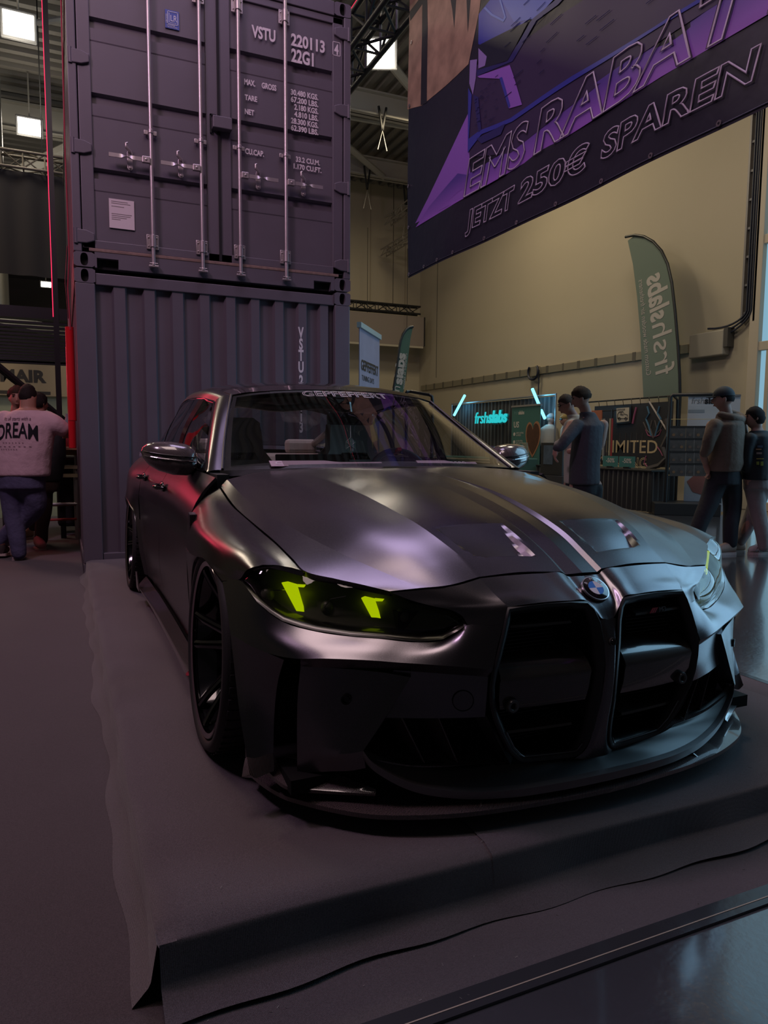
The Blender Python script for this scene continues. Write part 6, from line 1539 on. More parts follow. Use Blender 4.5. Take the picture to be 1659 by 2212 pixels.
class Fig:
    def __init__(s, name, label, D, foot_px, face, group=None):
        s.D = D; b = pxd(*foot_px, D); s.base = Vector((b.x, b.y, 0)); s.t = thing('person', label, 'person', s.base)
        s.f = Vector(face).normalized(); s.r = Vector((s.f.y, -s.f.x, 0))       # facing and the figure's right-hand side
    def p(s, u, v, dd=0): return pxd(u, v, s.D+dd)-s.base
    def ell(s, c, w, dpt, tilt=0, n=18):
        return [c+s.r*(w*math.cos(a))+s.f*(dpt*math.sin(a)) for a in [2*math.pi*k/n for k in range(n)]]
    def torso(s, g, secs):
        rings(g, [s.ell(c, w, d) for c, w, d in secs]); return g
    def limb(s, g, pts, rs, k=4):
        P = [np.array(p) for p in pts]; n = (len(P)-1)*k+1; Q = cr_u(np.array(P), n); R = np.interp(np.linspace(0, len(P)-1, n), range(len(P)), rs)
        g.tube([Vector(q) for q in Q], list(R), 14); g.sphere(Q[0], rs[0], 12, 8); g.sphere(Q[-1], rs[-1], 12, 8); return g
    def head(s, g, c, look, h=.232, tiltdn=0.0):
        """skull, jaw, nose, ears round centre c, looking along 'look'"""
        f = Vector(look).normalized(); r = Vector((f.y, -f.x, 0)).normalized(); u = r.cross(f).normalized()
        M = Matrix(((r.x, f.x, u.x, c[0]), (r.y, f.y, u.y, c[1]), (r.z, f.z, u.z, c[2]), (0, 0, 0, 1))); k = h/.232; vs = []; n, m = 20, 16; fs = []
        for i in range(m+1):
            t = math.pi*i/m
            for j in range(n):
                a = 2*math.pi*j/n; x, y, z = math.sin(t)*math.cos(a), math.sin(t)*math.sin(a), math.cos(t)
                X, Y, Z = x*.074, y*.096, z*.116
                if z < 0: X *= 1-.30*(-z)**1.3; Y = Y*(1-.28*(-z)) + (.016*(-z) if y > -.2 else .030*(-z))
                if y > .8 and -.05 < z < .35: Y -= .006                      # eye sockets
                vs.append(M @ Vector((X*k, Y*k, Z*k)))
        for i in range(m):
            for j in range(n): fs.append((i*n+j, (i+1)*n+j, (i+1)*n+(j+1) % n, i*n+(j+1) % n))
        g.add(vs, fs)
        def L(x, y, z): return M @ Vector((x*k, y*k, z*k))
        g.tube([L(0, .086, .022), L(0, .100, -.005), L(0, .108, -.024), L(0, .094, -.032)], [.009*k, .011*k, .014*k, .010*k], 8)
        for sx in (-1, 1):
            g.sphere(L(sx*.076, -.004, -.005), (.012*k, .017*k, .030*k), 8, 6)
        g.sphere(L(0, .088, -.062), (.022*k, .012*k, .008*k), 8, 6)           # lips
        s.HM = M; s.hk = k; return M
    def face(s):
        k = s.hk; M = s.HM
        for sx in (-1, 1):
            e = G(); e.sphere((0, 0, 0), 1, 10, 8); e.v = [tuple(M @ Vector((sx*.030*k+v[0]*.012*k, .083*k+v[1]*.010*k, .020*k+v[2]*.008*k))) for v in e.v]; e.build('eye', mat('eye_dark', (.03, .02, .02), .2), s.body)
            b = G(); b.tube([M @ Vector((sx*.014*k, .092*k, .038*k)), M @ Vector((sx*.046*k, .084*k, .040*k))], .005*k, 6); b.build('eyebrow', s.hairm, s.body)
        b = G(); b.tube([M @ Vector((-.020*k, .093*k, -.062*k)), M @ Vector((.020*k, .093*k, -.062*k))], .003*k, 6); b.build('mouth', mat('lip', (.22, .08, .07), .5), s.body)
    def hair(s, m, top=.008, back=-.35, front=.30, name='hair', fuzz=.004, seed=1):
        k = s.hk; M = s.HM; g = G(); n, mm = 28, 18; vs = []; fs = []; rr = random.Random(seed); s.hairm = m; grid = []
        for i in range(mm+1):
            t = math.pi*.80*i/mm; row = []
            for j in range(n+1):
                a = 2*math.pi*j/n; x, y, z = math.sin(t)*math.cos(a), math.sin(t)*math.sin(a), math.cos(t)
                lim = front if y > .45 else (back if y < -.1 else back+(front-back)*(y+.1)/.55)
                zz = max(z, lim); kk = math.sqrt(max(0, 1-zz*zz))/max(1e-6, math.sqrt(x*x+y*y)) if zz > z and (x or y) else 1
                rim = min(1, max(0, (z-lim)/.22)); o = (top+rr.uniform(-fuzz, fuzz))*rim+.0015
                X, Y, Z = x*kk*(.074+o), y*kk*(.096+o), zz*(.116+o)
                if zz < 0: X *= 1-.30*(-zz)**1.3
                row.append(M @ Vector((X*k, Y*k, Z*k)))
            grid.append(row)
        g.grid(grid); return g.build(name, m, s.body, smooth=70, weld=1e-4)
    def hand(s, g, w, d, up=(0, 0, 1), curl=.5, k=1.0):
        """palm and five bent fingers from wrist w along d"""
        w = Vector(w); d = Vector(d).normalized(); sd = d.cross(Vector(up)).normalized(); nn = sd.cross(d).normalized()
        g.tube([w-d*.01, w+d*.03, w+d*.085*k], [.024, .032, .030], 10)
        for i, (o, L) in enumerate(((-.030, .068), (-.010, .080), (.010, .075), (.028, .060))):
            a = w+d*.080*k+sd*o; b = a+d*L*.45+nn*(-curl*.018); c2 = b+d*L*.28-nn*curl*.030; e = c2+d*L*.12-nn*curl*.035
            g.tube([a, b, c2, e], [.0095, .0092, .0085, .0075], 8)
        a = w+d*.025-sd*.026; g.tube([a, a+d*.035-sd*.022-nn*.006, a+d*.065-sd*.024-nn*.018], [.012, .011, .009], 8)
    def shoe(s, heel, toe, m, sole, h=.115):
        heel = Vector(heel); toe = Vector(toe); d = (toe-heel); L = d.length; d.normalize(); sd = Vector((d.y, -d.x, 0)).normalized(); R = []; S = []
        for t, w, z in ((0, .030, .075), (.06, .040, .095), (.30, .043, .100), (.45, .046, .080), (.70, .050, .060), (.90, .040, .048), (1.0, .018, .030)):
            c = heel+d*L*t; n = 12
            R.append([c+sd*(w*math.cos(a))+Vector((0, 0, .022+max(0, z*h/.085*(.5+.5*math.sin(a))) if True else 0)) for a in [2*math.pi*q/n for q in range(n)]])
            S.append([c+sd*((w+.004)*x)+Vector((0, 0, zz)) for x, zz in ((-1, .0), (1, .0), (1, .026), (-1, .026))])
        g = G(); rings(g, R); o = g.build('shoe', m, s.t, smooth=60); g = G(); rings(g, S); g.build('sole', sole, o)
        return o
def V3(v): return Vector((v[0], v[1], 0)).normalized()
LEFT = -RH; AWAY = NH; TOW = -NH
GREYJ = mat('jacket_charcoal', (.040, .036, .046), .8, bump=(9, .5, .03)); NAVYT = mat('trousers_black', (.012, .012, .016), .85, bump=(10, .4, .02)); PINKT = mat('shirt_pink_white', (.50, .34, .38), .85, bump=(8, .6, .03)); JEANS = mat('jeans_blue', (.072, .068, .135), .85, noise=(14, .25), bump=(9, .6, .03))
HOOD = mat('hoodie_tan', (.155, .105, .078), .9, bump=(9, .5, .03)); BLKJ = mat('jacket_black', (.010, .011, .014), .75, bump=(9, .4, .02)); SWEAT = mat('sweatpants_grey', (.22, .18, .17), .9, bump=(8, .5, .03)); BROWN = mat('trousers_brown', (.070, .048, .045), .85, bump=(10, .5, .02)); WSH = mat('shirt_white', (.42, .38, .32), .85)
H_BR = mat('hair_brown', (.045, .027, .018), .8, 0, .2, noise=(160, .5)); H_DK = mat('hair_dark', (.014, .010, .010), .8, 0, .2, noise=(160, .5)); SH_P = mat('shoe_pink', (.42, .27, .26), .7); SH_T = mat('shoe_tan', (.36, .26, .20), .7); SOLE = mat('shoe_sole', (.45, .36, .33), .7); CAPB = mat('cap_black', (.012, .014, .020), .7)
# ---- man in the pink-white shirt, seen from behind, leaning on the bar table
f = Fig('person', 'broad man seen from behind in a pink-white DREAM shirt and blue jeans', 6.92, (40, 1205), AWAY+RH*.1)
P = f.p; g = G()
f.torso(g, [(P(45, 1030), .20, .16), (P(50, 985), .19, .15), (P(56, 935), .20, .14), (P(58, 900), .20, .12), (P(60, 884), .10, .09)])
f.limb(g, [P(60, 892), P(61, 862, -.0)], [.075, .070]); f.head(g, P(60, 856, .02), AWAY-RH*.2-Vector((0, 0, .15)), .225)
f.limb(g, [P(108, 905), P(140, 932, .05), P(146, 938, .25)], [.06, .052, .036]); f.hand(g, P(146, 939, .27), AWAY-RH*.6)
f.limb(g, [P(8, 905), P(-12, 950, .05), P(0, 955, .25)], [.06, .05, .036]); f.hand(g, P(0, 955, .27), AWAY+RH*.6)
f.limb(g, [P(28, 1025), P(34, 1110, .02), P(38, 1190)], [.10, .075, .05]); f.limb(g, [P(66, 1025), P(74, 1095, .05), P(20, 1150, .12), P(4, 1172, .14)], [.10, .075, .05, .05])
f.body = bake(g, 'body', SKIN, f.t, .011)
g = G(); f.torso(g, [(P(41, 1028), .305, .19), (P(44, 990), .300, .185), (P(50, 950), .300, .175), (P(54, 915), .295, .155), (P(57, 898), .24, .13), (P(60, 886), .12, .10)])
f.limb(g, [P(100, 908), P(118, 916, .0), P(134, 926, .04)], [.095, .090, .078]); f.limb(g, [P(12, 908), P(0, 925, .0), P(-10, 940, .04)], [.095, .090, .08])
sh_ = bake(g, 't_shirt', PINKT, f.t, .014, 6)
g = G(); f.torso(g, [(P(46, 1056), .23, .17), (P(44, 1022), .235, .18), (P(44, 1010), .22, .165)])
f.limb(g, [P(26, 1040), P(30, 1110, .02), P(37, 1160), P(41, 1194)], [.125, .100, .080, .070]); f.limb(g, [P(64, 1040), P(76, 1090, .05), P(52, 1122, .10), P(16, 1152, .14), P(4, 1168, .15)], [.125, .105, .09, .075, .068])
bake(g, 'jeans', JEANS, f.t, .014, 4)
f.hair(H_DK, .006, -.42, .35)
f.shoe(P(36, 1207)*1.0-Vector((0, 0, P(36, 1207).z)), V3(P(44, 1207, .25))*0+P(44, 1200, .24)-Vector((0, 0, P(44, 1200, .24).z)), SH_P, SOLE); q = P(2, 1185, .10); q.z = .03; q2 = P(12, 1180, .30); q2.z = .01; f.shoe(q, q2, mat('shoe_dark', (.03, .02, .02), .6), SOLE)
# lettering on his back, laid on the shirt
INKS = mat('shirt_ink', (.012, .012, .022), .8); INKL = mat('shirt_ink_light', (.18, .10, .15), .8)
def backtext(body, u, v, w, h, m, arc=0.0, bold=0):
    o = text('shirt_print', body, Matrix.Identity(4), h, m, sh_, align='LEFT', bold=bold); X = [q.co.x for q in o.data.vertices]; x0, x1 = min(X), max(X); c = P(u, v); D0 = f.D
    from mathutils.bvhtree import BVHTree
    bv = BVHTree.FromObject(sh_, bpy.context.evaluated_depsgraph_get()) if False else BVHTree.FromPolygons([q.co for q in sh_.data.vertices], [p.vertices for p in sh_.data.polygons])
    dirn = AWAY
    for q in o.data.vertices:
        t = (q.co.x-x0)/(x1-x0)-.5; pt = c+f.r*(t*w)+Vector((0, 0, q.co.y-arc*4*t*t)) - AWAY*1.0
        hit = bv.ray_cast(pt, AWAY); q.co = (hit[0]-AWAY*.006) if hit[0] else pt+AWAY*.8
    return o
f.r = RH
backtext('DREAM', 54, 945, .385, .20, INKS, .03, .003); backtext('its all starts with a', 53, 909, .26, .05, INKL); 
for u, v, w in ((48, 959, .20), (52, 967, .30), (40, 973, .16)): backtext('- - - - - - -', u, v, w, .05, INKL)
# ---- the two men beyond him
f = Fig('person', 'man with curly dark hair facing the camera over the shoulder of the man in pink', 8.0, (30, 1180), TOW-LEFT*.3); P = f.p; g = G()
f.torso(g, [(P(28, 1030), .17, .11), (P(28, 980), .16, .11), (P(28, 930), .18, .11), (P(30, 900), .10, .08)]); f.limb(g, [P(32, 905), P(35, 880)], [.055, .052]); f.head(g, P(37, 861), TOW+RH*.45, .235)
f.limb(g, [P(10, 908), P(0, 950), P(20, 965, -.1)], [.055, .045, .033]); f.limb(g, [P(50, 908), P(60, 950), P(40, 965, -.1)], [.055, .045, .033]); f.limb(g, [P(20, 1030), P(20, 1100), P(20, 1165)], [.09, .06, .04]); f.limb(g, [P(38, 1030), P(38, 1100), P(40, 1165)], [.09, .06, .04])
f.body = bake(g, 'body', SKIN, f.t, .012); g = G(); f.torso(g, [(P(28, 1035), .20, .13), (P(28, 980), .19, .13), (P(29, 915), .20, .13), (P(31, 898), .11, .09)]); f.limb(g, [P(12, 908), P(2, 945)], [.075, .07]); f.limb(g, [P(48, 908), P(58, 945)], [.075, .07]); bake(g, 'top', BLKJ, f.t, .016)
g = G(); f.torso(g, [(P(29, 1050), .18, .13), (P(29, 1025), .18, .13)]); f.limb(g, [P(20, 1040), P(20, 1100), P(20, 1168)], [.10, .075, .06]); f.limb(g, [P(38, 1040), P(38, 1100), P(40, 1168)], [.10, .075, .06]); bake(g, 'trousers', NAVYT, f.t, .016)
f.hair(H_BR, .022, -.1, .45, fuzz=.010, seed=3); f.face()
for u in (20, 40): q = P(u, 1178); q.z = 0; q2 = q+TOW*.26; f.shoe(q, q2, mat('shoe_dark'), SOLE)
f = Fig('person', 'dark-haired man in a black top and brown trousers behind the man in pink', 7.75, (90, 1178), AWAY+RH*.2); P = f.p; g = G()
f.torso(g, [(P(98, 1020), .16, .12), (P(100, 970), .16, .12), (P(92, 915), .18, .11), (P(88, 898), .09, .08)]); f.limb(g, [P(87, 900), P(86, 880)], [.055, .052]); f.head(g, P(85, 872), AWAY+RH*.5, .22)
f.limb(g, [P(92, 1030), P(96, 1095), P(92, 1165)], [.09, .06, .042]); f.limb(g, [P(80, 1030), P(80, 1090), P(74, 1140, .3)], [.09, .06, .042])
f.body = bake(g, 'body', SKIN, f.t, .012); g = G(); f.torso(g, [(P(99, 1040), .17, .15), (P(104, 985), .19, .16), (P(102, 945), .20, .15), (P(92, 912), .20, .13), (P(88, 897), .10, .09)]); bake(g, 'top', BLKJ, f.t, .016)
g = G(); f.torso(g, [(P(94, 1062), .16, .13), (P(97, 1035), .17, .14)]); f.limb(g, [P(94, 1050), P(96, 1100), P(90, 1140), P(89, 1166)], [.095, .080, .070, .070]); f.limb(g, [P(82, 1050), P(80, 1095), P(74, 1135, .3)], [.095, .08, .07]); bake(g, 'trousers', BROWN, f.t, .016)
f.hair(H_DK, .010, -.4, .3)
q = P(80, 1180); q.z = 0; f.shoe(q, q+RH*.15-NH*.17, SH_P, SOLE); q = P(70, 1150, .8); q.z = 0; f.shoe(q, q-RH*.10-NH*.20, SH_T, SOLE)
# ---- man in the charcoal jacket, arms folded, looking down to the left
f = Fig('person', 'man in a charcoal zip jacket with folded arms looking down beside the car', 8.09, (1262, 1178), LEFT+AWAY*.45); P = f.p; g = G()
f.torso(g, [(P(1262, 1050), .17, .12), (P(1262, 1000), .17, .12), (P(1268, 940), .20, .12), (P(1270, 905), .13, .09), (P(1268, 895), .08, .07)]); f.limb(g, [P(1270, 905), P(1262, 878)], [.062, .060]); f.head(g, P(1256, 860), LEFT+AWAY*.25-Vector((0, 0, .35)), .245)
f.limb(g, [P(1236, 918, -.12), P(1212, 962, -.22), P(1200, 975, -.02)], [.06, .05, .034]); f.hand(g, P(1203, 968, -.24), LEFT*.3-Vector((0, 0, 1)), curl=.8); f.limb(g, [P(1303, 918, .15), P(1290, 970, .10), P(1230, 975, .10)], [.06, .05, .034])
for u in (1248, 1282): f.limb(g, [P(u, 1050), P(u, 1110), P(u, 1168)], [.095, .065, .045])
f.body = bake(g, 'body', SKIN, f.t, .010)
g = G(); f.torso(g, [(P(1262, 1046), .225, .17), (P(1263, 1000), .225, .165), (P(1268, 955), .235, .165), (P(1272, 920), .225, .15), (P(1272, 902), .12, .10), (P(1268, 890), .085, .085)])
f.limb(g, [P(1246, 920, -.14), P(1222, 950, -.24), P(1208, 966, -.26), P(1203, 967, -.26)], [.078, .066, .054, .048]); f.limb(g, [P(1292, 922, .12), P(1288, 958, .14), P(1260, 972, .12)], [.075, .062, .05]); bake(g, 'jacket', GREYJ, f.t, .014, 5)
g = G(); f.torso(g, [(P(1264, 1068), .19, .14), (P(1264, 1036), .20, .15)])
for u in (1250, 1282): f.limb(g, [P(u, 1055), P(u, 1110), P(u, 1170)], [.105, .08, .065])
bake(g, 'trousers', NAVYT, f.t, .016, 4); f.hair(H_BR, .012, -.25, .42, fuzz=.005); f.face()
for u in (1248, 1282): q = P(u, 1178); q.z = 0; f.shoe(q, q+V3(LEFT+AWAY*.4)*.27, mat('shoe_dark'), SOLE)
# ---- man with glasses behind him
f = Fig('person', 'older man with glasses and a white collar bending behind the man in the charcoal jacket', 8.45, (1240, 1172), LEFT+AWAY*.4); P = f.p; g = G()
f.torso(g, [(P(1246, 1045), .16, .12), (P(1246, 1000), .17, .12), (P(1248, 945), .19, .12), (P(1246, 905), .10, .08)]); f.limb(g, [P(1244, 908), P(1230, 885)], [.058, .055]); f.head(g, P(1225, 874), LEFT-Vector((0, 0, .45)), .240)
for u in (1234, 1256): f.limb(g, [P(u, 1045), P(u, 1105), P(u, 1160)], [.09, .06, .042])
f.body = bake(g, 'body', SKIN, f.t, .011); g = G(); f.torso(g, [(P(1246, 1045), .19, .15), (P(1246, 990), .19, .15), (P(1248, 935), .20, .14), (P(1246, 905), .12, .10), (P(1240, 896), .09, .09)]); f.limb(g, [P(1232, 920, -.1), P(1218, 955, -.1), P(1205, 960)], [.08, .065, .05]); bake(g, 'shirt', WSH, f.t, .016)
g = G(); f.torso(g, [(P(1246, 1065), .17, .14), (P(1246, 1035), .18, .14)]); [f.limb(g, [P(u, 1050), P(u, 1105), P(u, 1164)], [.095, .075, .06]) for u in (1236, 1256)]; bake(g, 'trousers', NAVYT, f.t, .016)
f.hair(mat('hair_grey_brown', (.060, .042, .034), .8, 0, .2, noise=(160, .5)), .004, -.2, .5); f.face(); k = f.hk; M = f.HM
gg = G(); 
for sx in (-1, 1): gg.tube([M @ Vector((sx*.034+.018*math.cos(a), .098, .018+.014*math.sin(a))) for a in np.linspace(0, 6.28, 12)], .002, 5); gg.tube([M @ Vector((sx*.05, .09, .022)), M @ Vector((sx*.080, .0, .018))], .002, 5)
gg.build('glasses', PIPE, f.body)
for u in (1236, 1256): q = P(u, 1172); q.z = 0; f.shoe(q, q+V3(LEFT+AWAY*.4)*.26, mat('shoe_dark'), SOLE)
# ---- man in the tan hoodie and black cap, walking
f = Fig('person', 'man in a tan hoodie, black cap and black trousers walking at the right', 7.68, (1567, 1197), LEFT+AWAY*.55); P = f.p; g = G()
f.torso(g, [(P(1560, 1022), .16, .12), (P(1565, 985), .17, .12), (P(1570, 940), .19, .12), (P(1572, 905), .12, .09), (P(1570, 896), .08, .07)]); f.limb(g, [P(1572, 905), P(1566, 880)], [.062, .060]); f.head(g, P(1563, 862), LEFT+AWAY*.35-Vector((0, 0, .05)), .245)
f.limb(g, [P(1538, 920, -.1), P(1526, 962, -.12), P(1520, 985, -.10), P(1524, 1000, -.06)], [.06, .048, .040, .034]); f.hand(g, P(1523, 1002, -.06), RH*.5-Vector((0, 0, 1)), curl=.7); f.limb(g, [P(1602, 920, .15), P(1608, 965, .1), P(1600, 1000, .05)], [.06, .05, .036])
f.limb(g, [P(1548, 1025), P(1530, 1085, -.05), P(1500, 1160, -.1)], [.10, .068, .045]); f.limb(g, [P(1578, 1025), P(1580, 1100, .05), P(1576, 1180, .0)], [.10, .068, .045])
f.body = bake(g, 'body', SKIN, f.t, .010)
g = G(); f.torso(g, [(P(1562, 1018), .205, .17), (P(1566, 1000), .225, .19), (P(1570, 955), .235, .18), (P(1573, 918), .225, .16), (P(1574, 903), .15, .13), (P(1572, 893), .11, .11)])
f.limb(g, [P(1545, 920, -.12), P(1532, 950, -.15), P(1526, 972, -.14), P(1522, 978, -.13)], [.080, .068, .058, .052]); f.limb(g, [P(1596, 922, .12), P(1604, 960, .10), P(1600, 996, .05)], [.078, .066, .05]); hd_ = bake(g, 'hoodie', HOOD, f.t, .013, 5)
g = G(); f.limb(g, [P(1556, 895, -.10), P(1580, 902, -.14), P(1602, 905, .02), P(1594, 897, .14), P(1568, 888, .12)], [.034, .044, .046, .042, .034]); bake(g, 'hood', HOOD, hd_, .012, 5)
g = G(); f.torso(g, [(P(1563, 1046), .19, .16), (P(1563, 1012), .19, .16)]); f.limb(g, [P(1550, 1032), P(1532, 1085, -.05), P(1512, 1130, -.08), P(1500, 1168, -.1)], [.115, .10, .085, .078]); f.limb(g, [P(1578, 1032), P(1582, 1095, .05), P(1578, 1140), P(1577, 1172)], [.115, .095, .080, .075]); bake(g, 'trousers', NAVYT, f.t, .014, 4)
f.hair(H_DK, .004, -.25, .5); f.face()
M = f.HM; g = G(); rows = []
for i in range(9):
    t = math.pi*.5*i/8; rows.append([M @ Vector((.088*math.sin(t)*math.cos(a), .110*math.sin(t)*math.sin(a)-.002, .030+.105*math.cos(t))) for a in np.linspace(0, 2*math.pi, 25)])
g.grid(rows); cp_o = g.build('cap', CAPB, f.t, smooth=60, weld=1e-4)
g = G(); g.grid([[M @ Vector((x, .085+.085*(1-(x/.075)**2)*t, .032-.006*t)) for x in np.linspace(-.075, .075, 11)] for t in np.linspace(0, 1, 5)]); pk = g.build('cap_peak', CAPB, cp_o, smooth=60); md = pk.modifiers.new('s', 'SOLIDIFY'); md.thickness = .004
q = P(1586, 1197); q.z = 0; f.shoe(q, q+V3(LEFT-NH*.25)*.27, SH_T, SOLE); q = P(1516, 1180); q.z = 0; f.shoe(q, q+V3(LEFT)*.27, SH_T, SOLE)
# ---- person in the black jacket and grey sweatpants
f = Fig('person', 'person in a black printed jacket and grey sweatpants at the right edge', 7.70, (1640, 1197), LEFT+AWAY*.5); P = f.p; g = G()
f.torso(g, [(P(1632, 1040), .15, .11), (P(1634, 1000), .15, .11), (P(1638, 955), .16, .11), (P(1638, 935), .10, .08), (P(1636, 928), .07, .06)]); f.limb(g, [P(1638, 935), P(1634, 915)], [.050, .048]); f.head(g, P(1630, 903), LEFT+AWAY*.2, .225)
f.limb(g, [P(1618, 945, -.1), P(1612, 985, -.1), P(1616, 1018, -.06)], [.052, .042, .03]); f.hand(g, P(1616, 1020, -.05), Vector((0, 0, -1))+LEFT*.2); f.limb(g, [P(1662, 945, .1), P(1668, 985, .1), P(1662, 1015, .1)], [.052, .042, .03])
f.limb(g, [P(1628, 1040), P(1635, 1100, -.05), P(1648, 1180, -.1)], [.09, .06, .04]); f.limb(g, [P(1648, 1040), P(1625, 1110, .05), P(1596, 1172, .1)], [.09, .06, .04]); f.body = bake(g, 'body', SKIN, f.t, .010)
g = G(); f.torso(g, [(P(1633, 1036), .185, .15), (P(1634, 1005), .195, .16), (P(1638, 960), .20, .15), (P(1640, 942), .18, .13), (P(1639, 930), .09, .085)]); f.limb(g, [P(1620, 948, -.12), P(1612, 985, -.13), P(1614, 1012, -.10)], [.068, .056, .048]); f.limb(g, [P(1658, 948, .10), P(1664, 985, .10), P(1660, 1012, .1)], [.068, .056, .048]); jk = bake(g, 'jacket', BLKJ, f.t, .013, 5)
g = G(); f.torso(g, [(P(1636, 1056), .17, .14), (P(1636, 1028), .17, .14)]); f.limb(g, [P(1628, 1046), P(1636, 1100, -.05), P(1646, 1150, -.1), P(1650, 1180, -.1)], [.105, .085, .070, .06]); f.limb(g, [P(1646, 1046), P(1630, 1100, .05), P(1608, 1150, .1), P(1598, 1170, .1)], [.105, .085, .070, .06]); bake(g, 'sweatpants', SWEAT, f.t, .014, 4)
f.hair(H_DK, .010, -.55, .35); f.face()
fp = P(1636, 950, -.30)
for i, (dx, dz, w, h, cc) in enumerate(((0, 0, .16, .07, (.40, .32, .22)), (.0, -.10, .15, .02, (.36, .20, .10)), (.0, -.15, .15, .03, (.10, .16, .22)), (0, -.20, .14, .015, (.38, .30, .06)), (-.03, -.26, .05, .04, (.20, .22, .03)), (.05, -.27, .05, .05, (.30, .10, .10)))):
    pass
from mathutils.bvhtree import BVHTree
bv = BVHTree.FromPolygons([q.co for q in jk.data.vertices], [p.vertices for p in jk.data.polygons])
def onjk(u0, v0, u1, v1, m, nm='jacket_print'):
    rows = []
    for v in np.linspace(v0, v1, 5):
        r = []
        for u in np.linspace(u0, u1, 6):
            o = P(u, v, -1.0); d = (P(u, v, .5)-o).normalized(); h = bv.ray_cast(o, d); r.append((h[0]-d*.006) if h[0] else P(u, v, -.16))
        rows.append(r)
    G().grid(rows).build(nm, m, jk)
def jtext(body, u, v, w, h, m):
    o = text('jacket_lettering', body, Matrix.Identity(4), h, m, jk, bold=.002); X = [q.co.x for q in o.data.vertices]; x0, x1 = min(X), max(X); c = P(u, v, -1.0)
    for q in o.data.vertices:
        s_ = c+RH*((q.co.x-x0)/(x1-x0)*w)+Vector((0, 0, q.co.y)); h_ = bv.ray_cast(s_, NH); q.co = (h_[0]-NH*.006) if h_[0] else s_+NH*.84
jtext('PPER', 1631, 957, .10, .085, mat('print_cream', (.42, .34, .22), .7))
for a in ((1633, 969, 1645, 972, (.34, .20, .10)), (1634, 977, 1646, 981, (.30, .24, .20)), (1634, 990, 1650, 992, (.36, .28, .05)), (1634, 997, 1640, 1004, (.22, .24, .03)), (1643, 997, 1649, 1006, (.28, .09, .09)), (1636, 962, 1648, 967, (.06, .09, .14))): onjk(*a[:4], mat('jp_%d' % a[1], a[4], .7))
q = P(1664, 1197); q.z = 0; sho = f.shoe(q, q+V3(LEFT-NH*.1)*.25, mat('shoe_cream', (.42, .36, .33), .6), SOLE); q = P(1598, 1180, .1); q.z = 0; f.shoe(q+RH*.05, q+LEFT*.20, SH_T, SOLE)
q = P(1648, 1192, -.06); q.z = .03
for i in range(3):
    a = q+LEFT*(.04*i); G().tube([a+Vector((0, 0, .005)), a+RH*.02+Vector((0, 0, .05))], .006, 5).build('shoe_stripe', PIPE, sho)
# ---- two stall keepers behind the counter
f = Fig('person', 'stall keeper in a white shirt and grey cap behind the lanyard stand', 16.3, (1186, 1070), LEFT*.2+TOW); P = f.p; g = G()
f.torso(g, [(P(1186, 985), .16, .11), (P(1186, 950), .17, .11), (P(1186, 928), .17, .10), (P(1188, 918), .08, .07)]); f.limb(g, [P(1188, 922), P(1189, 912)], [.055, .052]); f.head(g, P(1190, 906), RH+TOW*.8, .24); f.limb(g, [P(1182, 985), P(1182, 1085)], [.09, .05]); f.limb(g, [P(1192, 985), P(1192, 1085)], [.09, .05]); f.body = bake(g, 'body', SKIN, f.t, .015)
g = G(); f.torso(g, [(P(1186, 990), .18, .14), (P(1186, 950), .19, .14), (P(1186, 926), .20, .12), (P(1188, 917), .09, .08)]); f.limb(g, [P(1174, 930), P(1170, 955), P(1176, 970)], [.085, .07, .05]); f.limb(g, [P(1198, 930), P(1202, 955), P(1196, 970)], [.085, .07, .05]); bake(g, 'shirt', WSH, f.t, .018)
f.hair(mat('cap_grey', (.20, .20, .19), .8), .016, .25, .20, name='cap'); f.hairm = H_DK; f.face()
f = Fig('person', 'stall keeper with dark glasses and a mustard cap beside the white-shirted one', 16.0, (1222, 1072), LEFT+TOW*.5); P = f.p; g = G()
f.torso(g, [(P(1226, 985), .16, .11), (P(1226, 950), .17, .11), (P(1226, 930), .17, .10), (P(1224, 920), .08, .07)]); f.limb(g, [P(1223, 924), P(1221, 912)], [.055, .052]); f.head(g, P(1219, 908), LEFT-NH*.2, .235); f.limb(g, [P(1220, 985), P(1220, 1085)], [.09, .05]); f.limb(g, [P(1231, 985), P(1231, 1085)], [.09, .05]); f.body = bake(g, 'body', SKIN, f.t, .015)
g = G(); f.torso(g, [(P(1226, 990), .18, .14), (P(1226, 950), .19, .14), (P(1226, 928), .19, .12), (P(1224, 919), .09, .08)]); bake(g, 'top', WSH, f.t, .018); f.hair(mat('cap_mustard', (.24, .17, .06), .8), .014, .25, .25, name='cap'); f.hairm = H_DK; f.face()
M = f.HM; G().tube([M @ Vector((x, .094-.6*x*x*6, .02)) for x in (-.06, -.03, 0, .03, .06)], .014, 6).build('dark_glasses', PIPE, f.body)
